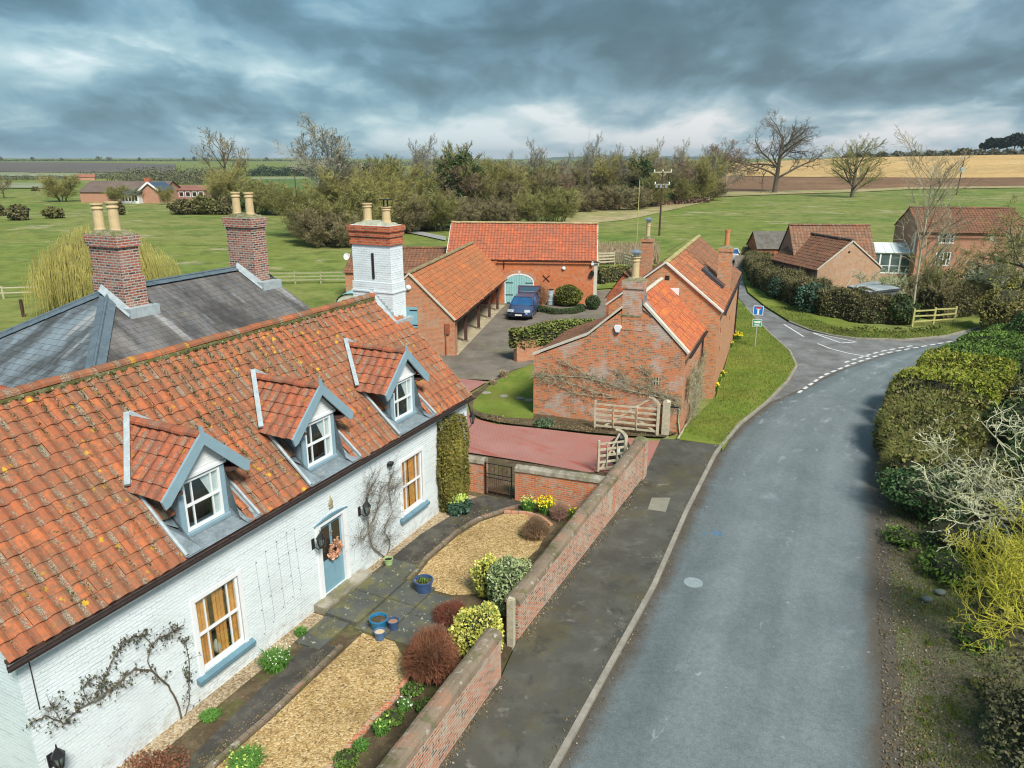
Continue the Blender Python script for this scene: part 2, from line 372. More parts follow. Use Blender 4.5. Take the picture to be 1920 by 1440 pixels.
WHITE = plain('white_paint', (.80, .82, .82), .45, .04, 4.0)
BLACK = plain('black_iron', (.018, .018, .020), .45, .2, 9.0)
GUTTER = plain('gutter_iron', (.035, .024, .022), .5, .3, 9.0)
POTC = plain('chimney_pot', (.58, .44, .24), .75, .10, 4.0, dirt=((.38, .31, .2), .5))
POTR = plain('chimney_pot_red', (.55, .22, .10), .75, .10, 4.0)
MOSSY = ground('mossy_mortar', (.25, .23, .15), [((.13, .14, .05), 5, .42, .6, .9), ((.40, .38, .30), 9, .55, .68, .7)], None)
STONE = ground('coping_stone', (.36, .33, .27), [((.22, .20, .15), 2.5, .42, .6, .9), ((.24, .23, .10), 1.3, .52, .66, .7), ((.50, .47, .40), 7, .58, .68, .7)], None)
COPING = ground('coping_brick', (.23, .18, .13), [((.36, .18, .11), 1.1, .54, .66, .7), ((.13, .125, .06), 1.9, .50, .60, .85), ((.42, .40, .34), 5, .57, .66, .8)], None)
PALESTONE = plain('pale_verge', (.60, .56, .47), .8, .12, 4.0, dirt=((.38, .34, .2), .5))
OAKG = plain('weathered_wood', (.50, .45, .33), .8, .25, 6.0, dirt=((.24, .25, .12), .6))
WOODD = plain('dark_post', (.085, .045, .035), .7, .25, 6.0)
WOODG = plain('green_grey_wood', (.34, .34, .20), .85, .2, 5.0)
WOODY = plain('lichened_rail', (.44, .42, .16), .85, .2, 5.0)
CURT = plain('gold_curtain', (.85, .38, .09), .8, .30, 5.0)
NET = plain('net_curtain', (.85, .90, .88), .9, .06, 4.0)
DARKIN = plain('dark_interior', (.028, .024, .021), .9, .2, 3.0)
CHROME = plain('steel', (.55, .57, .60), .3, .05, 5.0, metal=.8)
def glassmat(name, tint=(.8, .9, .9), refl=.18):
    m, t = newmat(name); t.t.nodes.remove(t.p)
    fr = t.n('ShaderNodeLayerWeight', {0: .35}).outputs[0]
    g = t.n('ShaderNodeBsdfGlossy', {0: (*tint, 1), 1: .06}); tr = t.n('ShaderNodeBsdfTransparent', {0: (.93, .95, .95, 1)})
    mx = t.n('ShaderNodeMixShader', {0: t.math('ADD', t.math('MULTIPLY', fr, .22), refl, clamp=True), 1: tr.outputs[0], 2: g.outputs[0]})
    t.l.new(mx.outputs[0], t.o.inputs[0]); return m
GLASS = glassmat('glass', refl=.04); GLASS_R = glassmat('glass_sky', (.9, 1, 1), .5)
BARK = plain('bark', (.17, .145, .105), .9, .3, 3.0)
BARK_D = plain('bark_dark', (.13, .105, .075), .9, .3, 3.0)
BARK_P = plain('bark_pale', (.40, .38, .27), .9, .25, 3.0, dirt=((.28, .30, .10), .5))
TWIG = foliage('twigs_brown', [(.17, .145, .075), (.25, .215, .115), (.20, .17, .085)]) if 1 else foliage('x', [(.186, .132, .078), (.295, .217, .132), (.248, .202, .109)])
TWIG_G = foliage('twigs_olive', [(.17, .165, .06), (.27, .255, .085), (.21, .21, .075)]) if 1 else foliage('x', [(.225, .188, .083), (.360, .300, .112), (.285, .270, .120)])
TWIG_L = foliage('twigs_lichen', [(.42, .42, .26), (.55, .56, .40), (.38, .38, .16)])
TWIG_Y = foliage('twigs_yellow', [(.36, .36, .03), (.48, .46, .05), (.32, .28, .07)])
TWIG_R = foliage('twigs_russet', [(.20, .075, .045), (.28, .12, .065), (.17, .09, .05)])
TWIG_W = foliage('twigs_willow', [(.40, .36, .10), (.50, .45, .15), (.34, .32, .10)])
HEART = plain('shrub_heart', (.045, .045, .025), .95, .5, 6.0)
LEAF_HM = foliage('leaf_hedge_mossy', [(.09, .12, .03), (.19, .185, .05), (.13, .17, .035), (.25, .21, .09), (.10, .09, .035), (.22, .25, .05)])
TWIG_D = foliage('twigs_dark', [(.105, .090, .060), (.165, .128, .090)])
IVY = foliage('ivy', [(.03, .055, .018), (.055, .095, .03), (.10, .14, .045)])
LEAF_HEDGE = foliage('leaf_hedge', [(.088, .075, .037), (.150, .119, .062), (.125, .150, .044), (.200, .163, .088)])
LEAF_HG = foliage('leaf_hedge_green', [(.05, .10, .02), (.10, .18, .03), (.16, .25, .05)])
LEAF_HY = foliage('leaf_hedge_yellow', [(.13, .20, .02), (.25, .30, .03), (.32, .30, .05), (.10, .13, .03)])
LEAF_HB = foliage('leaf_hedge_brown', [(.12, .115, .04), (.19, .17, .06), (.13, .155, .045), (.24, .20, .08)])
LEAF_IV = foliage('leaf_bright_ivy', [(.06, .10, .02), (.14, .20, .04), (.24, .28, .07), (.30, .22, .08)])
LEAF_LAU = foliage('leaf_laurel', [(.03, .07, .04), (.06, .12, .08), (.10, .17, .12)])
LEAF_COL = foliage('leaf_column', [(.09, .10, .02), (.16, .17, .03), (.24, .21, .05), (.20, .12, .04)])
LEAF_EUY = foliage('leaf_euonymus_gold', [(.30, .36, .06), (.62, .58, .10), (.75, .70, .22), (.22, .30, .06)])
LEAF_EUS = foliage('leaf_euonymus_silver', [(.12, .20, .06), (.32, .40, .17), (.55, .60, .36), (.26, .34, .12)])
LEAF_BOX = foliage('leaf_box', [(.035, .075, .02), (.06, .11, .03)])
LEAF_TOP = foliage('leaf_topiary', [(.11, .14, .02), (.17, .19, .03), (.08, .10, .02)])
LEAF_BLADE = foliage('leaf_blade', [(.06, .16, .025), (.13, .28, .05), (.08, .20, .04)])
PETAL_Y = foliage('petal_yellow', [(.85, .65, .02), (.9, .78, .05)])
PETAL_W = foliage('petal_white', [(.75, .78, .70), (.85, .88, .78)])
PETAL_L = foliage('petal_lime', [(.50, .65, .12), (.60, .72, .2)])
LITTER = foliage('litter', [(.16, .11, .06), (.25, .17, .09), (.11, .10, .04), (.34, .30, .24)])
GRASS_T = foliage('grass_blades', [(.09, .15, .02), (.16, .22, .03), (.22, .24, .06)])
REED = foliage('dead_grass', [(.36, .28, .17), (.45, .36, .24), (.30, .22, .13)])
FARWOOD = foliage('far_wood', [(.106, .106, .075), (.150, .144, .094), (.125, .150, .075)])
G_FIELD = ground('field_grass', (.180, .222, .046), [((.25, .25, .085), .020, .44, .60, .85), ((.10, .175, .03), .05, .50, .62, .75), ((.40, .34, .21), .075, .575, .64, .75), ((.10, .15, .03), .22, .48, .62, .7), ((.22, .24, .075), 1.5, .5, .64, .7)], None, .2)
G_VERGE = ground('verge_grass', (.150, .205, .032), [((.23, .235, .05), .35, .42, .65, .8), ((.08, .15, .02), 1.1, .5, .68, .7), ((.20, .17, .07), 2.3, .58, .7, .5)], None, .4)
G_ROUGH = ground('rough_grass', (.36, .30, .15), [((.24, .25, .09), .05, .42, .62, .8), ((.46, .38, .24), .13, .5, .66, .7)], None)
G_STUB = ground('stubble', (.58, .38, .16), [((.46, .31, .13), .012, .4, .62, .8), ((.68, .52, .26), .04, .52, .66, .6)], None)
G_PLOU = ground('ploughed_soil', (.20, .115, .065), [((.28, .165, .09), .02, .45, .65, .8), ((.15, .09, .055), .10, .5, .66, .6)], None)
G_PLOU2 = ground('far_plough', (.13, .115, .10), [((.17, .15, .125), .005, .45, .65, .8)], None)
G_GREEN2 = ground('far_green', (.10, .17, .05), [((.14, .19, .08), .006, .45, .65, .8)], None)
G_PALE = ground('pale_field', (.24, .27, .16), [((.34, .34, .25), .01, .45, .65, .8)], None)
G_SOIL = ground('garden_soil', (.10, .075, .045), [((.17, .13, .08), 2, .45, .62, .8), ((.09, .11, .03), 1.1, .52, .66, .7), ((.24, .17, .10), 9, .55, .68, .6)], None, .8)
G_LITTER = ground('leaf_litter', (.11, .105, .07), [((.20, .18, .14), 3.5, .50, .66, .8), ((.09, .125, .03), .55, .44, .58, .85), ((.08, .10, .03), 2.9, .47, .62, .8), ((.15, .10, .05), 1.7, .55, .7, .7)], None, .9, voro=(26, [(.07, .06, .04), (.16, .13, .09), (.10, .10, .05), (.30, .27, .22)], .45))
G_GRAV = ground('golden_gravel', (.50, .38, .20), [], .9, voro=(25, [(.15, .09, .04), (.46, .30, .12), (.36, .23, .085), (.62, .48, .27), (.50, .35, .155), (.28, .18, .08)], .95), bs=.9, bd=.02)
G_GRAV2 = ground('wall_foot_gravel', (.38, .29, .18), [], .9, voro=(26, [(.18, .13, .08), (.40, .29, .17), (.55, .46, .33), (.24, .18, .10)], .9), bs=.9, bd=.02)
G_YARD = ground('yard_tarmac', (.205, .175, .145), [((.15, .135, .115), .5, .45, .65, .8), ((.17, .165, .09), .35, .52, .66, .6), ((.30, .27, .23), 1.8, .56, .7, .5)], None, .4)
G_PAVE = ground('pavement_tarmac', (.085, .083, .07), [((.12, .12, .10), 1.3, .45, .65, .7), ((.115, .10, .05), .50, .50, .64, .6), ((.24, .23, .20), 1.6, .60, .70, .7), ((.05, .05, .045), .9, .55, .66, .7)], None, .4, rough=.75, spec=.3)
G_PATH = ground('path_tarmac', (.075, .07, .062), [((.12, .11, .09), 2.2, .45, .62, .8), ((.10, .095, .04), 1.2, .55, .68, .7)], None, .6, rough=.7)
G_SLAB = ground('stone_slab', (.105, .11, .10), [((.17, .16, .07), 1.6, .45, .6, .85), ((.08, .09, .09), .8, .5, .6, .7), ((.48, .48, .36), 7.5, .61, .66, .9)], None, .5, rough=.6)
G_BAND = plain('kerb_stone', (.27, .25, .21), .85, .25, 1.5, dirt=((.20, .19, .13), .7))
G_LINE = plain('road_paint', (.62, .63, .62), .7, .10, 3.0, dirt=((.28, .29, .29), .6))
LITTERST = ground('debris', (.2, .17, .12), [], None)
def asphalt():
    m, t = newmat('road_asphalt'); u, v, _ = t.xyz(t.uv); P = t.obj
    wob = t.math('MULTIPLY', t.math('SUBTRACT', t.noise(P, .22, 2), .5), .10); uu = t.math('ADD', u, wob)
    def band(c, w_): return t.math('SUBTRACT', 1.0, t.ss(t.math('ABSOLUTE', t.math('SUBTRACT', uu, c)), w_*.05, w_))
    tr = t.math('ADD', band(.34, .22), band(.68, .24), clamp=True)
    n = t.noise(P, .5, 7, .68); n2 = t.noise(t.comb(t.math('MULTIPLY', uu, 7), t.math('MULTIPLY', v, .10), 0.0), 1.0, 5, .6)
    f = t.math('ADD', t.math('MULTIPLY', tr, .20), t.math('MULTIPLY', t.math('ADD', n, n2), .50))
    col = t.mix(t.ss(f, .30, .95), (.105, .128, .132), (.195, .228, .236))
    wet_sheen = t.ss(t.noise(P, .30, 5, .6), .60, .70)
    col = t.mix(t.math('MULTIPLY', wet_sheen, .28), col, (.34, .39, .41))  # sky sheen on the wet patches, painted as a paler blue grey
    col = t.mix(t.math('MULTIPLY', t.ss(t.noise(t.comb(t.math('MULTIPLY', u, 14), t.math('MULTIPLY', v, .5), 3.0), 1.0, 5, .7), .64, .72), .5), col, (.38, .41, .42))
    e = t.math('ABSOLUTE', t.math('SUBTRACT', t.math('ADD', u, t.math('MULTIPLY', t.math('SUBTRACT', n, .5), .12)), .47))
    col = t.mix(t.math('MULTIPLY', t.ss(e, .385, .465), .88), col, (.085, .066, .045))
    cr_ = t.vor(t.vm('ADD', P, t.scale(t.noisec(P, 1.5), (.5, .5, 0))), .55, 'DISTANCE_TO_EDGE').outputs[0]
    scf = t.math('MULTIPLY', t.ss(t.noise(t.comb(t.math('MULTIPLY', u, 5), t.math('MULTIPLY', v, .30), 1.0), 1.3, 6, .75), .57, .66), t.ss(v, 24, 32))
    col = t.mix(t.math('MULTIPLY', scf, .5), col, (.36, .39, .40))
    crk = t.math('MULTIPLY', t.math('SUBTRACT', 1.0, t.ss(cr_, .004, .016)), t.ss(t.noise(P, .25, 2), .54, .60))
    col = t.mix(t.math('MULTIPLY', crk, .12), col, (.05, .05, .05))
    pt = t.n('ShaderNodeSeparateColor', {0: t.vor(P, .16).outputs[1]}).outputs[0]
    col = t.mix(t.math('MULTIPLY', t.ss(pt, .80, .82), .12), col, (.09, .10, .105))
    spot = t.ss(t.noise(P, 2.6, 3, .6), .70, .73); col = t.mix(t.math('MULTIPLY', spot, .5), col, (.36, .38, .38))
    g = t.noise(P, 38, 3, .8); g2 = t.noise(P, 9, 4, .8); gg = t.math('ADD', t.math('MULTIPLY', g, .6), t.math('MULTIPLY', g2, .4))
    col = t.mix(.8, col, t.mix(t.ss(gg, .34, .66), (.62, .62, .62), (1.36, 1.36, 1.36)), 'MULTIPLY')
    rough = t.math('SUBTRACT', t.math('ADD', .50, t.math('MULTIPLY', n, .25)), t.math('MULTIPLY', wet_sheen, .22))
    fin(t, col, rough, g, .35, .008, .45); return m
G_ROAD = asphalt()
G_LANE = ground('lane_asphalt', (.20, .205, .205), [((.13, .125, .115), .6, .45, .62, .8), ((.29, .29, .29), .9, .56, .68, .7), ((.15, .12, .08), 2.2, .60, .72, .6)], None, .4, rough=.7, spec=.4)
def blockpave():
    m, t = newmat('block_paving'); a = R(38)
    mp = t.n('ShaderNodeMapping', {0: t.obj, 2: (0, 0, a)}).outputs[0]; x, y, _ = t.xyz(mp)
    # herringbone-like: alternate bands laid at right angles
    sel = t.math('GREATER_THAN', t.math('FRACT', t.math('DIVIDE', t.math('ADD', x, y), .4)), .5)
    va = t.comb(x, y, 0.0); vb = t.comb(y, x, 0.0)
    mv = t.n('ShaderNodeMix', {0: sel, 4: va, 5: vb}, data_type='VECTOR').outputs[1]
    b = t.n('ShaderNodeTexBrick', {'Vector': mv, 'Scale': 1.0, 'Mortar Size': .008, 'Brick Width': .20, 'Row Height': .10, 'Color1': (.42, .16, .125, 1), 'Color2': (.36, .19, .16, 1), 'Mortar': (.20, .10, .09, 1)}, offset=.5)
    n = t.noise(t.obj, .55, 4); n2 = t.noise(t.scale(mp, (.4, 2.5, 1)), .8, 4)
    col = t.mix(t.math('MULTIPLY', t.ss(n2, .56, .68), .75), b.outputs[0], (.34, .085, .055))
    col = t.mix(t.math('MULTIPLY', t.ss(n, .45, .7), .3), col, (.46, .26, .23))
    fin(t, col, .75, b.outputs['Fac'], -.3, .006, .3); return m
G_BLOCK = blockpave()
# ---------------------------------------------------------------- vegetation
def rvec(r):
    while 1:
        v = Vector((r.uniform(-1, 1), r.uniform(-1, 1), r.uniform(-1, 1)))
        if .05 < v.length < 1: return v.normalized()
def leaf(mb, p, s, r, asp=1.0, up=None):
    a = rvec(r); b = a.cross(rvec(r))
    if b.length < .1: b = Vector((0, 0, 1)).cross(a)
    b.normalize(); a = a*s*asp*.5; b = b*s*.5; p = Vector(p)
    mb.poly([p-a, p-b*.9, p+a, p+b*.9])
def cloud(mb, c, rad, n, s, r, inner=.55, asp=1.4, lump=.25, flat=0.0):
    """leaves filling the outer part of a lumpy ellipsoid"""
    ph = [(rvec(r), r.uniform(1.5, 4), r.uniform(0, 6)) for _ in range(6)]
    for _ in range(n):
        d = rvec(r)
        if flat and d.z < -flat: d.z = -flat*r.random()
        k_ = 1+lump*sum(sin(q.dot(d)*f_*2+o_) for q, f_, o_ in ph)/3
        t = (inner+(1-inner)*r.random()**.6)*k_
        leaf(mb, (c[0]+d.x*rad[0]*t, c[1]+d.y*rad[1]*t, c[2]+d.z*rad[2]*t), s*r.uniform(.6, 1.3), r, asp)
def grow(r, mt, mc, p, d, L, rad, lev, P):
    """one branch and, recursively, what grows from it"""
    ns = P.get('segs', 4); path = [Vector(p)]; rr = [rad]; dd = Vector(d).normalized(); q = Vector(p)
    wig = P['wig'][min(lev, len(P['wig'])-1)]; up = P['up'][min(lev, len(P['up'])-1)]
    end = rad*P.get('taper', .45); pts = []
    for i in range(ns):
        dd = (dd+rvec(r)*wig+Vector((0, 0, up))).normalized(); q = q+dd*L/ns
        path.append(q.copy()); rr.append(lerp(rad, end, (i+1)/ns)); pts.append((q.copy(), dd.copy(), rr[-1], (i+1)/ns))
    mb = mt if lev < P['split'] else mc
    mb.tube(path, [max(x, P['min']) for x in rr], 7 if lev == 0 else (5 if lev < 2 else 3), caps=False)
    if lev+1 >= P['levels']: return
    nk = P['kids'][lev]; lo = P.get('lo', [.35, .25, .2, .15])[min(lev, 3)]
    for j in range(nk):
        t = lo+(1-lo)*(j+r.random()*.8)/nk; f_ = t*ns; i = min(int(f_), ns-1)
        pp = path[i].lerp(path[i+1], f_-i); dr = (path[i+1]-path[i]).normalized()
        sdv = dr.cross(rvec(r)).normalized(); an = R(r.uniform(*P['ang'][min(lev, len(P['ang'])-1)]))
        nd = dr*cos(an)+sdv*sin(an)
        if P.get('out') and nd.z < P['out']: nd.z = P['out']
        ll = L*P['len'][min(lev, len(P['len'])-1)]*r.uniform(.75, 1.15)*(1.15-.45*t)
        grow(r, mt, mc, pp, nd, ll, max(P['min'], lerp(rr[i], rr[i+1], f_-i)*P.get('rk', .62)), lev+1, P)
def tree_meshes(seed, H, P, name='tree', bark=None, twig=None, extra=None, base=None):
    r = random.Random(seed); mt, mc = MB(), MB()
    for k_ in range(P.get('stems', 1)):
        a = r.uniform(0, 2*pi); ln = P.get('lean', 0.05)
        grow(r, mt, mc, (cos(a)*P.get('spreadb', 0), sin(a)*P.get('spreadb', 0), -.15), (cos(a)*ln, sin(a)*ln, 1), H*P.get('trunk', .62)*r.uniform(.85, 1.1), P['r'], 0, P)
    if extra: extra(mc, r)
    return mt, mc
OAK = dict(levels=5, split=2, kids=[9, 6, 6, 5], wig=[.07, .30, .42, .5], up=[.02, .06, .05, .0], ang=[(45, 80), (30, 65), (30, 70), (30, 75)], len=[.75, .60, .55, .50], min=.035, r=.75, trunk=.52, lo=[.30, .25, .2, .1], rk=.6, segs=5)
ROUND = dict(levels=5, split=2, kids=[10, 6, 5, 4], wig=[.05, .12, .2, .3], up=[.02, .12, .10, .08], ang=[(35, 75), (25, 50), (25, 55), (25, 60)], len=[.62, .52, .50, .5], min=.028, r=.42, trunk=.72, lo=[.14, .2, .2, .1], rk=.55, segs=4)
SCRUB = dict(levels=4, split=1, kids=[9, 7, 6], wig=[.12, .25, .35], up=[.05, .10, .08], ang=[(20, 60), (25, 60), (25, 70)], len=[.55, .5, .45], min=.03, r=.14, trunk=.72, stems=6, spreadb=.5, lean=.35, lo=[.15, .15, .1])
THIN = dict(levels=4, split=1, kids=[12, 7, 5], wig=[.05, .14, .25], up=[.02, .10, .08], ang=[(25, 55), (25, 50), (25, 60)], len=[.42, .5, .5], min=.014, r=.12, trunk=.82, stems=1, spreadb=.1, lean=.06, lo=[.25, .2, .15])
def plant(name, loc, mt, mc, bark, twig, label, cat='tree', group=None, rz=0.0, sc=1.0, partn=('trunk', 'crown')):
    e = empty(name, loc, rz, label, cat, group); e.scale = (sc, sc, sc)
    if mt and mt.f: mt.build(partn[0], bark, e, smooth=True)
    if mc and mc.f: mc.build(partn[1], twig, e)
    return e
def replant(src, loc, rz, sc, label=None):
    c = copy_tree(src); c.location = loc; c.rotation_euler = (0, 0, rz); c.scale = sc if isinstance(sc, tuple) else (sc, sc, sc)
    if label: c['label'] = label
    return c
def hedge_run(mb, pts, w_, h_, n, s, r, core=True, top=0.0, base=0.0, bulge=.12, sprigs=0, sr=.008, sl=.28):
    """a hedge along a line: lumpy solid heart and leaves over its faces"""
    P = [Vector((p[0], p[1], 0)) for p in pts]; W = [p[2] if len(p) > 2 else w_ for p in pts]; H_ = [p[3] if len(p) > 3 else h_ for p in pts]
    seg = [(P[i+1]-P[i]).length for i in range(len(P)-1)]; T = sum(seg)
    TG = [(P[min(i+1, len(P)-1)]-P[max(i-1, 0)]).normalized() for i in range(len(P))]
    def sample(t):
        x = t*T
        for i, l_ in enumerate(seg):
            if x <= l_ or i == len(seg)-1:
                f_ = min(1, x/l_); d = TG[i].lerp(TG[i+1], f_).normalized(); return P[i].lerp(P[i+1], f_), Vector((-d.y, d.x, 0)), lerp(W[i], W[i+1], f_), lerp(H_[i], H_[i+1], f_)
            x -= l_
    ph = [r.uniform(0, 6) for _ in range(6)]
    def lump(a, b): return bulge*(sin(a*1.3+ph[0])*.5+sin(a*2.9+b*2+ph[1])*.3+sin(a*6.1+b*4.1+ph[2])*.2)
    prof = [(-.5, .0), (-.52, .3), (-.5, .65), (-.44, .92), (-.25, 1.0), (0, 1.02), (.25, 1.0), (.44, .92), (.5, .65), (.52, .3), (.5, .0)]
    def surf(t, q):
        c, nr, ww, hh = sample(t); i = min(int(q*10), 9); f_ = q*10-i
        a = lerp(prof[i][0], prof[i+1][0], f_); b = lerp(prof[i][1], prof[i+1][1], f_); m_ = lump(t*T, q*8)
        p = c+nr*(a*ww*(1+m_*.5)); return Vector((p.x, p.y, base+b*hh*(1+m_*.6)))
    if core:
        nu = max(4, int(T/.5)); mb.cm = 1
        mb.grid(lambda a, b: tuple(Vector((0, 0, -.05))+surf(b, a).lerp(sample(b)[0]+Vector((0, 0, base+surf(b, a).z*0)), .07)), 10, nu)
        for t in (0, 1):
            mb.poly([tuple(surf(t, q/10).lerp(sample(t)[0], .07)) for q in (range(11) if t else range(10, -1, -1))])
    mb.cm = 0
    for _ in range(sprigs):
        t = r.random(); p = surf(t, r.uniform(.12, .88)); c0 = sample(t)[0]; o = (p-Vector((c0.x, c0.y, base+.8))).normalized(); o = (o+Vector((0, 0, .5))+rvec(r)*.6).normalized(); l_ = sl*r.uniform(.4, 1.2); mb.tube([p-o*.1, p+o*l_*.5+rvec(r)*.02, p+o*l_], [sr, sr*.8, sr*.5], 3, caps=False)
    for _ in range(n):
        t = r.random(); p = surf(t, r.random())
        if r.random() < .06: t = r.choice((0, 1)); p = surf(t, r.random()).lerp(sample(t)[0], r.random())
        o = rvec(r)*s*.8; leaf(mb, (p.x+o.x, p.y+o.y, max(.02, p.z+o.z)), s*r.uniform(.6, 1.4), r, 1.5)

# ---------------------------------------------------------------- building helpers
def wall_holes(mb, x0, x1, z0, z1, holes, y=0.0, depth=.12, back=None):
    """wall face in the plane y with rectangular openings and their reveals; faces -y"""
    xs = sorted({x0, x1, *[h[0] for h in holes], *[h[1] for h in holes]}); zs = sorted({z0, z1, *[h[2] for h in holes], *[h[3] for h in holes]})
    for i in range(len(xs)-1):
        for j in range(len(zs)-1):
            cx_, cz_ = (xs[i]+xs[i+1])/2, (zs[j]+zs[j+1])/2
            if any(h[0] < cx_ < h[1] and h[2] < cz_ < h[3] for h in holes): continue
            mb.poly([(xs[i], y, zs[j]), (xs[i+1], y, zs[j]), (xs[i+1], y, zs[j+1]), (xs[i], y, zs[j+1])])
    for a, b, c, d in holes:
        for q in ([(a, y, c), (a, y, d), (a, y+depth, d), (a, y+depth, c)], [(b, y, d), (b, y, c), (b, y+depth, c), (b, y+depth, d)],
                  [(a, y, d), (b, y, d), (b, y+depth, d), (a, y+depth, d)], [(b, y, c), (a, y, c), (a, y+depth, c), (b, y+depth, c)]): mb.poly(q)
def tiles(mb, P0, U, V, ul, vl, w_=.30, h_=.34, amp=.035, rng=None, ur=None, keep=None, sag=.0, step=.022, ns=6):
    """pantiles laid in real relief on the plane through P0 spanned by U (along the eave) and V (up the slope)"""
    P0, U, V = Vector(P0), Vector(U).normalized(), Vector(V).normalized(); N = U.cross(V).normalized()
    if N.z < 0: N = -N
    nc = int(math.ceil(ul/w_)); nr = max(1, int(round(vl/h_))); h_ = vl/nr; r = rng or random.Random(5)
    prof = [(i/ns, amp*(.5+.5*cos(2*pi*((i/ns)-.28)))*(1 if 1 else 0)) for i in range(ns+1)]
    for j in range(nr):
        v0, v1 = j*h_, (j+1)*h_+.02
        jit = [r.uniform(-.010, .010) for _ in range(nc)]; slip = [r.gauss(0, .009)-(.05 if r.random() < .008 else 0) for _ in range(nc)]
        for i in range(nc):
            ua, ub = i*w_, min((i+1)*w_, ul)
            if keep and not keep((ua+ub)/2, (v0+v1)/2): continue
            a0, a1 = (0, ul) if not ur else ur(v0); b0, b1 = (0, ul) if not ur else ur(v1)
            if ub <= min(a0, b0) or ua >= max(a1, b1): continue
            row = []; uvs = []
            for vv, lift, lo, hi, q in ((v0, step, a0, a1, 0.0), (v1, 0.0, b0, b1, 1.0)):
                for fr, pz in prof:
                    u = ua+fr*(ub-ua); u = min(max(u, lo), hi)
                    sg = sag*sin(u/ul*pi*2.2+1)*sin(min(1, vv/vl)*pi)+.012*sin(u*1.7+vv*2.3)
                    row.append(P0+U*u+V*(vv+(slip[i] if q == 0 else 0))+N*(pz+lift+jit[i]+sg)); uvs.append((u/w_, j+q*.98))
            k0 = mb.add(row); m_ = len(prof)
            for q in range(m_-1):
                if (row[q]-row[q+1]).length < 1e-6 and (row[q+m_]-row[q+m_+1]).length < 1e-6: continue
                ids = (k0+q, k0+q+1, k0+m_+q+1, k0+m_+q); mb.face(ids, [uvs[x-k0] for x in ids])
            # lower edge of the tile
            low = [p-N*.03 for p in row[:m_]]; k1 = mb.add(low)
            for q in range(m_-1): mb.face((k1+q, k1+q+1, k0+q+1, k0+q), [uvs[q], uvs[q+1], uvs[q+1], uvs[q]])
def ridge_tiles(mb, a, b, rad=.14, seg=.42, r=None):
    a, b = Vector(a), Vector(b); L = (b-a).length; n = max(1, int(L/seg)); d = (b-a).normalized(); sd_ = Vector((0, 0, 1)).cross(d).normalized(); up = d.cross(sd_)
    r = r or random.Random(2)
    for i in range(n):
        p0 = a+d*(L*i/n); p1 = a+d*(L*(i+1)/n+.03); o = r.uniform(-.012, .012); idb = r.random()*50
        rings = []
        for p, rr in ((p0, rad*1.06), (p1, rad*.96)):
            rings.append([p+sd_*(rr*cos(t))+up*(rr*.8*sin(t)+o) for t in [pi*x/6-.15+x*.05 for x in range(7)]])
        k0 = mb.add(rings[0]+rings[1])
        for q in range(6): mb.face((k0+q, k0+q+1, k0+q+8, k0+q+7), [(idb+.1, idb+.2), (idb+.3, idb+.2), (idb+.3, idb+.8), (idb+.1, idb+.8)])
        mb.face([k0+q for q in range(7)], [(idb+.2, idb+.3)]*7); mb.face([k0+7+q for q in reversed(range(7))], [(idb+.2, idb+.3)]*7)
def sash(parent, x0, x1, z0, z1, y, nx=3, name='window', fr=.06, bar=.028, sill=None, curtain=None, cm=CURT, split=(.24, .76), box=None, inner=True, mat=None, d_in=.30):
    """sash window in the plane y: frame and glazing bars, with pane, curtain and sill of their own"""
    mat = mat or WHITE; f = MB(); w_, h_ = x1-x0, z1-z0; zm = (z0+z1)/2
    f.bx(x0, x0+fr, y, y+.07, z0, z1); f.bx(x1-fr, x1, y, y+.07, z0, z1); f.bx(x0+fr, x1-fr, y+.002, y+.068, z0, z0+fr*1.2); f.bx(x0+fr, x1-fr, y+.002, y+.068, z1-fr, z1)
    f.bx(x0+fr, x1-fr, y+.004, y+.066, zm-.025, zm+.025)
    if nx == 3:
        for q in split: xx = x0+w_*q; f.bx(xx-bar/2, xx+bar/2, y+.012, y+.058, z0+fr*1.2, zm-.025); f.bx(xx-bar/2, xx+bar/2, y+.012, y+.058, zm+.025, z1-fr)
    else:
        for q in range(1, nx): xx = x0+w_*q/nx; f.bx(xx-bar/2, xx+bar/2, y+.012, y+.058, z0+fr*1.2, zm-.025); f.bx(xx-bar/2, xx+bar/2, y+.012, y+.058, zm+.025, z1-fr)
    fo = f.build(name, mat, parent)
    g = MB(); g.bx(x0+fr*.5, x1-fr*.5, y+.030, y+.036, z0+fr*.5, z1-fr*.5); g.build('pane', GLASS, fo)
    if inner: q = MB(); q.bx(x0-.02, x1+.02, y+d_in, y+d_in+.02, z0-.05, z1+.05); q.build('interior', DARKIN, fo)
    if curtain:
        c = MB()
        for a, b in curtain:
            xa, xb = lerp(x0, x1, a), lerp(x0, x1, b); n_ = max(4, int((xb-xa)/.045))
            for i in range(n_):
                p, q = xa+(xb-xa)*i/n_, xa+(xb-xa)*(i+1)/n_; ya, yb = y+.075+.03*(i % 2), y+.075+.03*((i+1) % 2)
                c.poly([(p, ya, z0+.02), (q, yb, z0+.02), (q, yb, z1-.02), (p, ya, z1-.02)])
        c.build('curtain', cm, fo)
    return fo
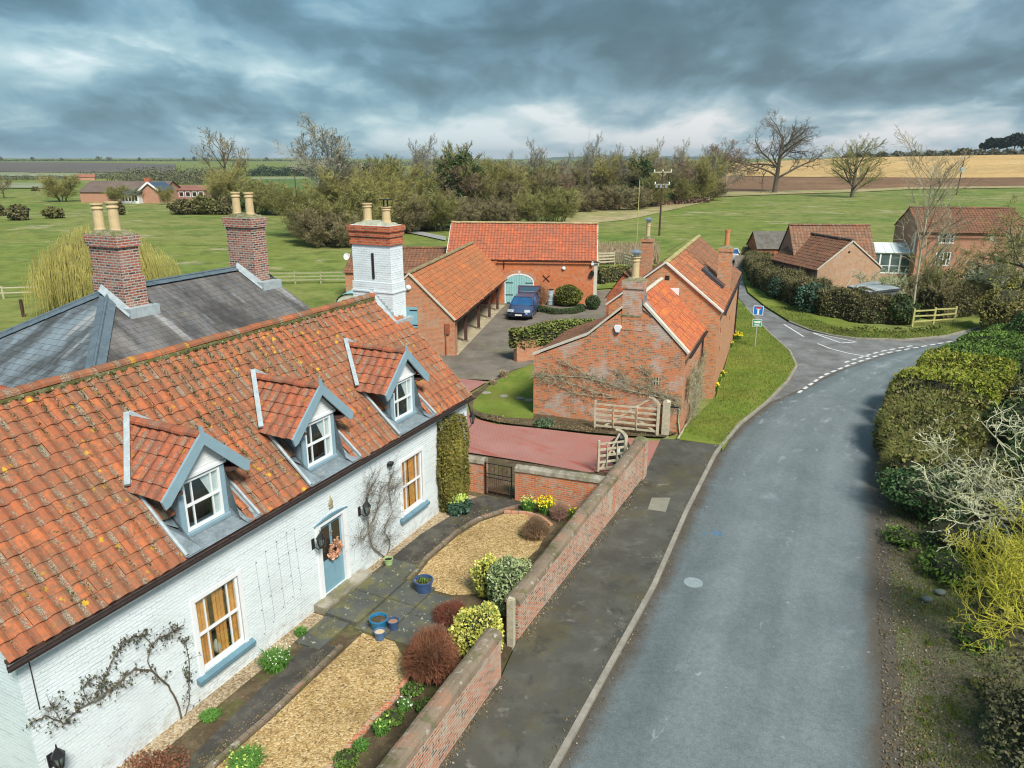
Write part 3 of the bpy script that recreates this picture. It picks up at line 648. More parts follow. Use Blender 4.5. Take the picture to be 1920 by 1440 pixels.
def chimney(parent, x0, x1, y0, y1, z0, z1, mat, capm, pots, over=.05, bands=3, topm=None, name='chimney'):
    """stack with oversailing courses; its cap and pots are pieces of it"""
    mb = MB(); bh = .16*bands; mb.bx(x0, x1, y0, y1, z0, z1-bh)
    for k_ in range(bands):
        o = over*(1-abs(k_-(bands-1)*.6)/bands*.6)
        mb.bx(x0-o, x1+o, y0-o, y1+o, z1-bh+k_*.16+.001*k_, z1-bh+(k_+1)*.16)
    c = mb.build(name, mat, parent)
    t = MB(); cx_, cy_ = (x0+x1)/2, (y0+y1)/2; n_ = 8; hw, hd = (x1-x0)/2+over*.8, (y1-y0)/2+over*.8; r = random.Random(int(x0*97+z1*31))
    t.grid(lambda a, b: (cx_+(a-.5)*2*hw, cy_+(b-.5)*2*hd, z1+(.13*min(1, 3.5*min(a, 1-a, b, 1-b))+.03*r.random() if 0 < a < 1 and 0 < b < 1 else -.01)), n_, n_)
    t.build('flaunching', topm or MOSSY, c)
    for (px_, py_, ph_, pr_, kind, pm) in pots:
        p = MB(); zb = z1+.05
        prof = [(pr_*1.12, 0), (pr_*1.1, .06), (pr_, .12), (pr_*.96, ph_*.5), (pr_*.93, ph_*.78), (pr_*1.12, ph_*.8), (pr_*1.12, ph_*.84), (pr_*.97, ph_*.87), (pr_*1.0, ph_*.93), (pr_*1.22, ph_*.95), (pr_*1.22, ph_), (pr_*.85, ph_), (pr_*.8, ph_-.15)]
        if kind == 'plain': prof = [(pr_*1.05, 0), (pr_, .1), (pr_*.95, ph_*.85), (pr_*1.08, ph_*.88), (pr_*1.08, ph_), (pr_*.85, ph_), (pr_*.8, ph_-.15)]
        p.lathe(prof, (px_, py_, zb), 14); po = p.build('pot', pm, c, smooth=False)
        if kind == 'cowl':
            q = MB()
            for a in range(4): q.beam((px_+.09*cos(a*pi/2), py_+.09*sin(a*pi/2), zb+ph_-.05), (px_+.09*cos(a*pi/2), py_+.09*sin(a*pi/2), zb+ph_+.22), .02, .02)
            q.bx(px_-.15, px_+.15, py_-.15, py_+.15, zb+ph_+.22, zb+ph_+.25); q.build('cowl', BLACK, c)
        if kind == 'hat':
            q = MB(); q.lathe([(.10, 0), (.11, .12), (.16, .14), (.15, .18), (.30, .22), (.04, .32), (.02, .33)], (px_, py_, zb+ph_-.02), 12); q.build('cowl', CHROME, c)
    return c
def slopes(parent, x0, x1, yf, yr, yb, zf, zr, zb, mat, ov=.2, mb=None, name='roof', rng=None, ridge=True, amp=.035, w_=.3, h_=.34, ridgemat=None, ends=(0.1, 0.1), keepf=None, sag=.0, back=True, split=False):
    """gabled roof: front slope yf->yr, back slope yb->yr"""
    mb = MB(); vf = Vector((0, yr-yf, zr-zf)); P = Vector((x0-ends[0], yf, zf))-vf.normalized()*ov
    tiles(mb, P, (1, 0, 0), vf, x1-x0+ends[0]+ends[1], vf.length+ov, w_, h_, amp, rng, keep=keepf, sag=sag)
    if back:
        vb = Vector((0, yr-yb, zr-zb)); P = Vector((x1+ends[1], yb, zb))-vb.normalized()*ov
        tiles(mb, P, (-1, 0, 0), vb, x1-x0+ends[0]+ends[1], vb.length+ov, w_, h_, amp, rng, sag=sag)
    o = mb.build(name, mat, parent)
    if ridge:
        q = MB(); ridge_tiles(q, (x0-ends[0], yr, zr+.03), (x1+ends[1], yr, zr+.03)); q.build('ridge', ridgemat or mat, o)
    return o
def gable_walls(x0, x1, y0, y1, yr, ze0, ze1, zr, front_holes=(), t=.25, z0=-.15, front=True, mb=None):
    """closed brick shell: front wall with openings, plain back and two gables"""
    mb = mb or MB()
    if front: wall_holes(mb, x0, x1, z0, ze0, list(front_holes), y0)
    mb.poly([(x1, y1, z0), (x0, y1, z0), (x0, y1, ze1), (x1, y1, ze1)])
    mb.poly([(x0, y1, z0), (x0, y0, z0), (x0, y0, ze0), (x0, yr, zr), (x0, y1, ze1)])
    mb.poly([(x1, y0, z0), (x1, y1, z0), (x1, y1, ze1), (x1, yr, zr), (x1, y0, ze0)])
    return mb
def pipe(mb, path, r_=.045): mb.tube(path, r_, 8)
def gutter(mb, a, b, r_=.065):
    a, b = Vector(a), Vector(b); d = (b-a).normalized(); sd_ = Vector((0, 0, 1)).cross(d).normalized()
    k_ = 7; P = []
    for p in (a, b):
        for i in range(k_): t = pi+pi*i/(k_-1); P.append(p+sd_*(r_*cos(t))+Vector((0, 0, r_*sin(t))))
        for i in range(k_): t = 2*pi-pi*i/(k_-1); P.append(p+sd_*(r_*.8*cos(t))+Vector((0, 0, r_*.8*sin(t))))
    n_ = 2*k_; i0 = mb.add(P)
    for i in range(n_): mb.face((i0+i, i0+(i+1) % n_, i0+n_+(i+1) % n_, i0+n_+i))
    mb.face([i0+i for i in range(n_)]); mb.face([i0+n_+i for i in reversed(range(n_))])
def lantern(loc, rz, label, group=None, arm=.28, cat='lantern'):
    e = empty('wall_lantern', loc, rz, label, cat, group)          # local: wall behind at y=0, lantern out towards -y
    b = MB(); b.bx(-.05, .05, -.025, 0, -.18, .10); pipe(b, [(0, -.02, -.1), (0, -arm*.6, -.16), (0, -arm, -.10)], .014); b.build('bracket', BLACK, e)
    c = MB(); c.lathe([(.02, -.1), (.055, -.08), (.06, -.06)], (0, -arm, 0), 6); c.lathe([(.13, .18), (.10, .22), (.05, .30), (.02, .34), (.012, .42)], (0, -arm, 0), 6)
    for a in range(6):
        t = a*pi/3; c.beam((.06*cos(t), -arm+.06*sin(t), -.06), (.105*cos(t), -arm+.105*sin(t), .18), .014, .014)
    c.build('lantern_cap', BLACK, e)
    g = MB(); g.lathe([(.05, -.06), (.095, .18)], (0, -arm, 0), 6); g.build('lantern_glass', GLASS_R, e)
    return e
class Frame:
    """a building's own axes: x along its front, y into it"""
    def __init__(s, ox, oy, rz): s.o = (ox, oy); s.rz = rz; s.ux = (cos(rz), sin(rz)); s.uy = (-sin(rz), cos(rz))
    def w(s, x, y, z=0.0): return (s.o[0]+s.ux[0]*x+s.uy[0]*y, s.o[1]+s.ux[1]*x+s.uy[1]*y, z)
    def l(s, X, Y): dx_, dy_ = X-s.o[0], Y-s.o[1]; return (dx_*s.ux[0]+dy_*s.ux[1], dx_*s.uy[0]+dy_*s.uy[1])
    def hit(s, px, py, y=0.0):
        a, b, c = ray(px, py); P = s.w(0, y); t = (P[0]*s.uy[0]+P[1]*s.uy[1])/(a*s.uy[0]+b*s.uy[1])
        X = s.l(a*t, b*t)[0]; return X, CH+c*t
# ---------------------------------------------------------------- ground, fields, roads
def struct(name, mb, mat, **kw): return tag(mb.build(name, mat, **kw), kind='structure')
def sheet(name, pts, z, mat):
    mb = MB(); mb.poly([(p[0], p[1], z) for p in pts])
    # keep winding upward
    a = sum(pts[i][0]*pts[(i+1) % len(pts)][1]-pts[(i+1) % len(pts)][0]*pts[i][1] for i in range(len(pts)))
    if a < 0: mb.f[0] = tuple(reversed(mb.f[0]))
    import bmesh
    o = struct(name, mb, mat); bm = bmesh.new(); bm.from_mesh(o.data); bmesh.ops.triangulate(bm, faces=bm.faces[:], ngon_method='EAR_CLIP'); bm.to_mesh(o.data); bm.free()
    return o
g = MB()
NA = 150; RD = [3+1.0*k_ for k_ in range(10)]
while RD[-1] < 8600: RD.append(RD[-1]*1.07)
def gp(a, b):
    i = min(int(b*(len(RD)-1)+.5), len(RD)-1); th = lerp(-1.25, 1.25, a); d = RD[i]; x, y = sin(th)*d, cos(th)*d-2; return (x, y, hgt(x, y)-(.0 if d < 5000 else 0))
g.grid(lambda a, b: gp(a, b), NA, len(RD)-1)
struct('ground', g, G_FIELD, smooth=True)
def drape(name, top, bot, mat, off=.12, nx=24, ny=8, cap=2600):
    T = [land(*p, cap) for p in top]; B_ = [land(*p, cap) for p in bot]
    def pl(L, t):
        x = t*(len(L)-1); i = min(int(x), len(L)-2); f_ = x-i; return (lerp(L[i][0], L[i+1][0], f_), lerp(L[i][1], L[i+1][1], f_))
    def fn(a, b):
        p, q = pl(B_, a), pl(T, a); x, y = lerp(p[0], q[0], b**1.6), lerp(p[1], q[1], b**1.6); return (x, y, hgt(x, y)+off)
    mb = MB(); mb.grid(fn, nx, ny); return struct(name, mb, mat, smooth=True)
drape('stubble_field', [(1300, 311), (1500, 300), (1660, 295), (1780, 291.5), (1960, 288)], [(1300, 331), (1500, 333), (1660, 334), (1780, 335), (1960, 334)], G_STUB, .35, 30, 16)
drape('ploughed_field', [(1290, 330.5), (1500, 332), (1660, 333), (1780, 334), (1960, 333)], [(1290, 362), (1500, 359), (1660, 354), (1780, 351), (1960, 349)], G_PLOU, .2, 30, 8)
drape('rough_ground', [(1040, 380), (1180, 378), (1330, 371)], [(1060, 424), (1180, 412), (1330, 378)], G_ROUGH, .08, 20, 6)
drape('grass_margin', [(1300, 361), (1500, 358), (1700, 352), (1960, 349)], [(1300, 372), (1500, 364), (1700, 356), (1960, 352.5)], G_ROUGH, .22, 30, 3)
drape('far_ploughed_field', [(-60, 304), (150, 305), (330, 308)], [(-60, 322), (150, 324), (330, 326)], G_PLOU2, .6, 12, 5)
drape('far_pale_field', [(-60, 323), (200, 325.5)], [(-60, 330), (200, 333)], G_PALE, .5, 8, 3)
drape('pale_stubble_strip', [(-60, 343), (100, 344)], [(-60, 354), (100, 354)], G_PALE, .3, 8, 3)
drape('far_green_field', [(470, 337), (620, 336)], [(440, 372), (620, 374)], G_GREEN2, .3, 8, 4)
drape('pale_far_strip', [(470, 333), (620, 332.5)], [(470, 337), (620, 336)], G_PALE, .35, 8, 2)
sheet('farm_track', [at(748, 426), at(790, 433), at(836, 443), at(836, 450), at(795, 441), at(748, 432)], -.06, plain('track_stone', (.30, .30, .29), .9, .2, .5))
# distant hills beyond the fields
def hills(name, px0, px1, D, tops, mat):
    mb = MB(); n = 60; r = random.Random(3)
    def top(t):
        x = t*(len(tops)-1); i = min(int(x), len(tops)-2); return lerp(tops[i], tops[i+1], (x-i)**2*(3-2*(x-i)))
    def fn(a, b):
        px = lerp(px0, px1, a); u = (px-CX)/F; d = D*(1+.25*b); H_ = CH+(HOR-top(a))/F*D*1.04
        return (u*d*1.046, d, (H_+2*sin(a*37)+1.2*sin(a*91+1))*sin(min(1, b*2)*pi/2)*(1 if b < .6 else 1-.5*(b-.6)/.4)-1)
    mb.grid(fn, n, 10); return struct(name, mb, mat, smooth=True)
G_HILL = ground('hill_woods', (.06, .09, .055), [((.10, .12, .07), .002, .45, .6, .8)], None)
hills('blue_hill', 1540, 1960, 6200, [294, 286, 283, 286, 285, 288, 288], G_HILL)
hills('far_ridge', -100, 700, 5200, [297.5, 297.5, 297, 296.5, 298, 298.5], G_GREEN2)
hills('far_town_hill', 980, 1330, 5600, [298, 294, 291, 293, 293, 294], G_HILL)
# ---- road and lane
kerb = [(-3.2, 3.5), (-1.6, 6.5), (.89, 11.65), (2.23, 14.39), (4.04, 18.07), (5.98, 22.62), (8.36, 27.82), (10.37, 31.27), (12.58, 34.31), (14.9, 37.9), (16.55, 41.0), (17.4, 44.5), (17.75, 49.26), (18.4, 54.55), (18.97, 58.72), (19.46, 62.26), (22.4, 78), (25.2, 92)]
farl = kerb[:9]+[(15.5, 37.1), (18.3, 40.0), (21.87, 42.91), (24.3, 44.7), (26.66, 45.9), (29.38, 47.3), (33, 49.7), (42, 55.8)]
nearr = [(4.2, 3.5), (5.4, 6.5), (7.68, 11.65), (8.75, 13.77), (10.4, 17.6), (12.2, 21.4), (14.52, 26.21), (16.9, 30.5), (18.4, 33.2), (20.2, 35.9), (21.3, 37.4), (22.9, 39.6), (25.2, 42.2), (27.4, 44.2), (29.5, 45.7), (31.3, 46.8), (34.5, 48.5), (43.5, 53.5)]
farl2 = farl
def resample(P, n):
    L = [0]
    for i in range(len(P)-1): L.append(L[-1]+hypot(P[i+1][0]-P[i][0], P[i+1][1]-P[i][1]))
    out = []
    for k_ in range(n+1):
        d = L[-1]*k_/n; i = 0
        while i < len(P)-2 and L[i+1] < d: i += 1
        f_ = (d-L[i])/(L[i+1]-L[i]); out.append((lerp(P[i][0], P[i+1][0], f_), lerp(P[i][1], P[i+1][1], f_)))
    return out, L[-1]
def strip(mb, A, B_, z, n=80, uvw=True, nu=6):
    a, la = resample(A, n); b, _ = resample(B_, n)
    for i in range(n):
        for j in range(nu):
            t0, t1 = j/nu, (j+1)/nu
            P = [(lerp(a[i][0], b[i][0], t0), lerp(a[i][1], b[i][1], t0), z), (lerp(a[i][0], b[i][0], t1), lerp(a[i][1], b[i][1], t1), z),
                 (lerp(a[i+1][0], b[i+1][0], t1), lerp(a[i+1][1], b[i+1][1], t1), z), (lerp(a[i+1][0], b[i+1][0], t0), lerp(a[i+1][1], b[i+1][1], t0), z)]
            mb.poly(P, [(t0, la*i/n), (t1, la*i/n), (t1, la*(i+1)/n), (t0, la*(i+1)/n)])
mb = MB(); strip(mb, farl, nearr, -.050, 90); struct('road', mb, G_ROAD)
laner = [(28.4, 92), (25.6, 82), (22.9, 73), (21.0, 65.39), (20.4, 58.72), (20.3, 53.04), (20.75, 50.2), (21.6, 48.6), (22.9, 47.7), (25.88, 47.3), (29.19, 48.3), (33.0, 50.9)]
lane_poly = kerb[8:]+laner+[(33.2, 49.9), (29.38, 47.0), (26.66, 45.5), (24.3, 44.3), (21.87, 42.4), (18.3, 39.4), (15.5, 36.6)]
sheet('lane', lane_poly, -.056, G_LANE)
def offs(P, d):
    out = []
    for i in range(len(P)):
        a, b = P[max(i-1, 0)], P[min(i+1, len(P)-1)]; l_ = hypot(b[0]-a[0], b[1]-a[1]); out.append((P[i][0]-(b[1]-a[1])/l_*d, P[i][1]+(b[0]-a[0])/l_*d))
    return out
def kerbstrip(name, P, wd, z0, z1, mat, n=60, seg=None):
    A, _ = resample(P, n); B_ = offs(A, wd); mb = MB()
    for i in range(n):
        a, b, c, d = A[i], A[i+1], B_[i+1], B_[i]
        mb.poly([(a[0], a[1], z1-.012), (b[0], b[1], z1-.012), (c[0], c[1], z1), (d[0], d[1], z1)]); mb.poly([(a[0], a[1], z0), (b[0], b[1], z0), (b[0], b[1], z1-.012), (a[0], a[1], z1-.012)])
        mb.poly([(d[0], d[1], z1), (c[0], c[1], z1), (c[0], c[1], z0), (d[0], d[1], z0)])
    return struct(name, mb, mat)
kerbstrip('kerb', kerb[:15], .13, -.1, .045, G_BAND, 120)
WA0, WA1 = (-3.05, 8.1), (-.25, 14.26); WB0, WB1 = (.16, 15.68), (4.84, 25.22)
pav = offs(kerb, .13)[:7]+[(8.75, 28.6), (6.9, 29.3), (6.35, 29.35), (5.0, 25.6)]+[WB1, WB0, WA1, WA0, (-4.7, 5.0)]
sheet('pavement', pav, .035, G_PAVE)
# verge in front of the tall house, and beyond the lane
sheet('grass_verge', [(8.75, 28.62), (8.6, 27.95), (10.30, 31.40)]+offs(kerb, .13)[8:16]+[(19.3, 62.4), (17.8, 62), (15.7, 50.5), (10.3, 35.3), (7.7, 30.6), (6.95, 29.35)], .030, G_VERGE)
kerbstrip('verge_kerb', [(x, y) for x, y in reversed(laner[5:])], -.12, -.1, .06, G_BAND, 50)
sheet('far_verge', offs(laner, .12)+[(34, 53.5), (30, 51), (26.5, 49.8), (24.7, 52.5), (24.0, 56), (24.2, 65), (26.0, 75), (28.6, 84), (31, 92)], .028, G_VERGE)
sheet('near_verge', [(x+.0, y) for x, y in nearr]+[(50, 50), (50, 20), (20, 3.5)], -.046, G_LITTER)
# yard, drive, lawn
sheet('yard', [(-6.5, 37.6), (-9.5, 44.0), (-6.0, 60.7), (7.2, 59.5), (7.4, 66), (15.5, 69), (18.7, 62), (14, 50), (5, 37.4), (1.6, 35.2), (1.1, 38.2), (-1.25, 38.15), (-3.2, 38.4)], .012, G_YARD)
sheet('cart_shed_floor', [(-8.8, 44.2), (-3.3, 43.4), (-.55, 59.4), (-6, 60.4)], .020, plain('pale_concrete', (.42, .36, .24), .9, .2, 1.2, dirt=((.22, .22, .09), .6)))
sheet('yard_grass_strip', [(7.4, 67), (9.2, 70.6), (16, 75), (17.5, 73), (9.5, 67.6)], .018, G_VERGE)
sheet('block_drive', [at(868, 711), at(914, 716), at(882, 735), at(871, 752), at(874, 770), at(890, 785), at(930, 796), at(1010, 804), at(1110, 816), at(1180, 822), at(1232, 828), (6.35, 29.35), (5.0, 25.6), (4.7, 25.8), at(1100, 886), at(985, 866), at(870, 848), (-5.5, 29.6), (-6.2, 36.5), (-4.4, 38.4)], .024, G_BLOCK)
sheet('lawn', [at(888, 752), at(886, 766), at(905, 776), at(950, 784), at(1000, 786), at(1005, 700), at(1000, 683), at(962, 697), at(920, 722)], .034, G_VERGE)
sheet('soil_border', [at(882, 741), at(878, 755), at(884, 775), at(905, 786), at(960, 796), at(1110, 812), at(1180, 818), at(1245, 820), at(1270, 812), (7.2, 30.2), (1.1, 32.6), (1.3, 35.3), at(1000, 684), at(955, 696), at(905, 725)], .028, G_SOIL)
# front garden
CF = Frame(-1.70, 24.2, atan2(.901, .434))
gd = [CF.w(-16.5, 0)[:2], CF.w(.25, 0)[:2], (-2.9, 24.9), (3.0, 22.4), (WB1[0]-.3, WB1[1]-.1), (WB0[0]-.3, WB0[1]+.1), (WA1[0]-.3, WA1[1]+.1), (WA0[0]-.3, WA0[1]+.1), (-6.5, 5)]
gd = [CF.w(-16.5, 0)[:2], CF.w(.25, 0)[:2], (3.1, 22.3), (WB0[0]-.05, WB0[1]), (WA1[0]-.05, WA1[1]), (WA0[0]-.05, WA0[1]), (-5.5, 4.6)]
sheet('garden_soil', gd, .014, G_SOIL)
sheet('bed_behind_wall', [(-2.3, 24.9), (3.1, 22.5), (4.9, 25.9), at(1100, 886), at(985, 868), at(870, 850), (-4.2, 27.8)], .016, G_SOIL)
sheet('wall_foot_gravel', [CF.w(-15.3, 0)[:2], CF.w(-8.2, 0)[:2], CF.w(-8.2, -.42)[:2], CF.w(-15.3, -.45)[:2]], .022, G_GRAV2)
sheet('wall_foot_gravel', [CF.w(-5.9, 0)[:2], CF.w(-.2, 0)[:2], CF.w(-.2, -.60)[:2], CF.w(-5.9, -.55)[:2]], .022, G_GRAV2)
sheet('path', [at(318, 1460), at(500, 1281), at(580, 1205), at(640, 1215), at(500, 1350), at(385, 1450), at(300, 1540), at(200, 1540)], .026, G_PATH)
sheet('path', [at(690, 1082), at(790, 1002), at(850, 965), at(880, 938), at(905, 930), at(985, 942), at(985, 948), at(945, 958), at(895, 975), at(855, 1000), at(800, 1048), at(765, 1092), at(740, 1112)], .026, G_PATH)
sheet('gravel', [at(652, 1215), at(690, 1180), at(740, 1205), at(770, 1260), at(745, 1308), at(700, 1353), at(622, 1441), at(540, 1540), at(330, 1540), at(405, 1442), at(510, 1350)], .030, G_GRAV)
sheet('gravel', [at(770, 1098), at(805, 1052), at(858, 1006), at(900, 980), at(945, 965), at(985, 965), at(1015, 975), at(1030, 990), at(1010, 1030), at(960, 1075), at(900, 1115), at(850, 1118)], .030, G_GRAV)
def edging(name, P, mat, wd=.11, h_=.075, z=.02, seg=.24, seed=1):
    A, L_ = resample(P, max(2, int(hypot(P[-1][0]-P[0][0], P[-1][1]-P[0][1])*1.15/seg))); r = random.Random(seed); mb = MB()
    for i in range(len(A)-1):
        a, b = A[i], A[i+1]; an = atan2(b[1]-a[1], b[0]-a[0])+r.uniform(-.04, .04); l_ = hypot(b[0]-a[0], b[1]-a[1])
        mb.box(((a[0]+b[0])/2, (a[1]+b[1])/2, z+h_/2+r.uniform(-.008, .008)), (l_*.93, wd, h_), an)
    return struct(name, mb, mat)
edging('path_edging', [at(640, 1215), at(500, 1350), at(385, 1450), at(290, 1545)], COPING, seed=1)
edging('bed_edging', [at(770, 1262), at(745, 1308), at(700, 1353), at(622, 1441), at(550, 1540)], BR['garden'], seed=2)
edging('path_edging', [at(765, 1092), at(800, 1049), at(855, 1001), at(895, 976), at(945, 959), at(985, 948)], COPING, seed=3)
edging('bed_edging', [at(945, 962), at(985, 964), at(1015, 972), at(1034, 988)], BR['garden'], seed=4)
# slabs from the door to the street
mb = MB(); sx = [CF.l(*at(612, 1130)), CF.l(*at(700, 1075))]
def cfbox(mb, x0, x1, y0, y1, z0, z1): mb.bx(x0, x1, y0, y1, z0, z1)
mb.bx(-8.15, -6.15, -.42, -.004, -.1, .22)
struct('doorstep', mb, STONE, loc=CF.w(0, 0), rz=CF.rz)
mb = MB(); r = random.Random(8)
for (x0, x1, y0, y1, z1) in ((-8.2, -7.0, -1.45, -.43, .15), (-6.98, -6.05, -1.45, -.43, .155), (-8.35, -6.9, -2.35, -1.47, .10), (-6.88, -5.9, -2.35, -1.47, .105), (-8.3, -7.2, -3.4, -2.37, .075), (-7.18, -6.1, -3.4, -2.37, .07), (-8.1, -6.9, -4.5, -3.42, .055), (-9.4, -8.22, -1.2, -.45, .07), (-6.03, -5.1, -1.3, -.45, .09)):
    mb.bx(x0, x1, y0, y1, -.05, z1)
struct('stone_slabs', mb, G_SLAB, loc=CF.w(0, 0), rz=CF.rz)
# road markings
def mark(mb, a, b, wd, z=-.040):
    an = atan2(b[1]-a[1], b[0]-a[0]); nx_, ny_ = -sin(an)*wd/2, cos(an)*wd/2
    mb.poly([(a[0]-nx_, a[1]-ny_, z), (b[0]-nx_, b[1]-ny_, z), (b[0]+nx_, b[1]+ny_, z), (a[0]+nx_, a[1]+ny_, z)])
mb = MB()
gw = [at(1497, 735), at(1545, 702), at(1600, 680), at(1660, 661), at(1720, 650), at(1790, 638)]
A, L_ = resample(gw, 22)
for i in range(22):
    a, b = A[i], A[i+1]; m_ = (lerp(a[0], b[0], .62), lerp(a[1], b[1], .62)); mark(mb, a, m_, .16)
    if 9 <= i <= 17:
        l_ = hypot(b[0]-a[0], b[1]-a[1]); ox, oy = -(b[1]-a[1])/l_*.42, (b[0]-a[0])/l_*.42; mark(mb, (a[0]+ox, a[1]+oy), (m_[0]+ox, m_[1]+oy), .16)
struct('give_way_line', mb, G_LINE)
mb = MB(); c_ = [at(1533, 643), at(1556, 652), at(1590, 661), at(1630, 668)]
for i in range(3): mark(mb, c_[i], c_[i+1], .13)
mark(mb, at(1470, 607), at(1507, 630), .13)
mark(mb, at(1521, 622), at(1577, 642), .14); mark(mb, at(1577, 642), at(1606, 640), .16); mark(mb, at(1521, 622), at(1606, 640), .12)
struct('lane_markings', mb, G_LINE)
q = at(1300, 1092, -.046); mb = MB(); mb.poly([(q[0]+.27*cos(t*pi/12), q[1]+.27*sin(t*pi/12), -.046) for t in range(24)]); struct('road_cover', mb, plain('pale_cover', (.26, .31, .32), .6, .1, 6.0))
for p_, r_ in (((1345, 1000), .16), ((1322, 1000), .08)): q = at(*p_, -.046); mb = MB(); mb.box((q[0], q[1], -.05), (r_*2, r_*2, .008), .9); struct('drain_cover', mb, plain('drain_iron', (.10, .17, .24), .5, .3, 9.0))
# patches in the pavement and road
mb = MB(); q = [at(1222, 935), at(1257, 935), at(1248, 962), at(1214, 957)]; mb.poly([(p[0], p[1], .041) for p in q]); struct('pavement_patch', mb, plain('pale_patch', (.24, .23, .18), .85, .12, 3.0))
# ---------------------------------------------------------------- the white cottage
cot = empty('cottage', CF.w(0, 0), CF.rz, 'white painted brick cottage with three dormers in its lichened orange pantile roof', 'house')
EZ, RZ_, RY = 3.60, 6.80, 3.45; SL = (RZ_-EZ)/RY
wl = (-11.72, -10.50, .67, 2.42); wr = (-3.86, -2.72, .85, 2.62); dr = (-7.74, -6.70, .22, 2.32)
mb = gable_walls(-15.3, .25, 0, 6.9, RY, EZ, EZ, RZ_, [wl, wr, dr]); mb.build('wall', WHITE_BRICK, cot)
mb = MB(); mb.bx(-15.28, .22, -.03, 0, -.1, .14)
DC = (-10.80, -6.98, -3.04)
X0 = -15.45
def keepf(u, v):
    x = X0+u; y = v*RY/hypot(RY, RZ_-EZ)
    for c in DC:
        if c-.90 < x < c+.90 and y < .62: return False
        if c-.55 < x < c+.55 and y < 1.45: return False
    return True
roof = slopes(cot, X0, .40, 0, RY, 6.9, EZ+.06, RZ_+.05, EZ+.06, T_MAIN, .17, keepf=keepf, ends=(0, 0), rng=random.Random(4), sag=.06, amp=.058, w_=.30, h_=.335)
# mossy mortar under the ridge tiles, lead and mortar at the verge
mb = MB(); mb.beam((X0, RY-.13, RZ_+.0), (.40, RY-.13, RZ_+.0), .07, .09); mb.build('ridge_mortar', ground('moss_joint', (.14, .14, .05), [((.30, .28, .18), 4, .5, .65, .8)], None), roof)
mb = MB(); mb.beam((.37, -.1, EZ-.07), (.37, RY, RZ_-.02), .05, .10); mb.beam((.37, 6.9, EZ-.05), (.37, RY, RZ_-.02), .05, .10); mb.build('verge', PALESTONE, cot)
mb = MB(); gutter(mb, (X0-.05, -.21, EZ-.10), (.45, -.21, EZ-.10), .07)
for k_ in range(17):
    x = .1-k_*.97; mb.tube([(x, -.01, EZ-.30), (x-.005, -.16, EZ-.20), (x, -.20, EZ-.16)], .010, 5); mb.tube([(x, -.01, EZ-.30), (x, -.01, EZ-.14)], .009, 5)
mb.build('gutter', GUTTER, cot)
mb = MB(); mb.bx(X0, .42, -.12, -.02, EZ-.10, EZ-.03); mb.build('eaves_board', WOODD, cot)
m = MB(); r = random.Random(14); sv_ = hypot(RY, RZ_-EZ); vd = Vector((0, RY, RZ_-EZ)).normalized(); nn_ = Vector((0, -(RZ_-EZ), RY)).normalized()
for _ in range(2600):
    x = r.uniform(X0, .2); v = sv_*r.random()**.8; y = v*RY/sv_
    if any(c-1.2 < x < c+1.2 and y < 2.4 for c in DC): continue
    if r.random() > (.95 if x < -6 else .45): continue
    x = X0+(floor((x-X0)/.30)+.72)*.30+r.gauss(0, .02); p = Vector((x, 0, EZ+.06))+vd*(v-.1)+nn_*.035; k_ = r.choice((1, 2, 3, 5))
    for _k in range(k_*2): o = Vector((r.gauss(0, .018), 0, 0))+vd*r.gauss(0, .03*k_**.5)+nn_*r.uniform(0, .018); leaf(m, p+o, r.uniform(.02, .05), r, 1.1)
for _ in range(900):
    p = Vector((r.uniform(X0, .3), RY-.17+r.gauss(0, .02), RZ_-.02+r.gauss(0, .02))); leaf(m, p, r.uniform(.03, .07), r, 1.3)
tag(m.build('moss', foliage('roof_moss', [(.06, .055, .02), (.13, .12, .04), (.30, .28, .19), (.10, .085, .04), (.20, .19, .06)]), roof), kind='stuff')
# rear wing with its own ridge
mb = MB()
for sgn in (1, -1):
    V = Vector((-sgn*2.4, 0, 2.3)); P0 = (-12.2+sgn*2.4, 4.2 if sgn > 0 else 11, 4.35); tiles(mb, P0, (0, sgn, 0), V, 6.8, V.length)
rw = mb.build('rear_roof', T_DORM, cot); mb = MB(); ridge_tiles(mb, (-12.2, 3.6, 6.68), (-12.2, 11, 6.68)); mb.build('ridge', T_DORM, rw)
mb = MB(); mb.bx(-14.5, -9.9, 6.9, 10.8, -.1, 4.3); mb.build('rear_wall', WHITE_BRICK, cot)
# windows
WC = [(0, .24), (.26, .47), (.53, .74), (.77, 1)]
w1 = sash(cot, wl[0], wl[1], wl[2], wl[3], .035, curtain=[(0, .36), (.44, .72), (.76, 1)], cm=CURT)
w2 = sash(cot, wr[0], wr[1], wr[2], wr[3], .035, curtain=[(0, .45), (.46, .72), (.73, 1)], cm=CURT)
for w_, o in ((w1, wl), (w2, wr)):
    m = MB(); m.bx(o[0]-.10, o[0], -.022, .05, o[2]-.1, o[3]+.11); m.bx(o[1], o[1]+.10, -.022, .05, o[2]-.1, o[3]+.11); m.bx(o[0], o[1], -.020, .05, o[3], o[3]+.10); m.build('surround', WHITE, w_)
    s = MB(); s.bx(o[0]-.22, o[1]+.20, -.13, .04, o[2]-.17, o[2]-.085); s.extr([(-.13, o[2]-.085), (.03, o[2]-.085), (.03, o[2]-.03)], 'x', o[0]-.22, o[1]+.20); s.build('sill', BLUE_S, w_)
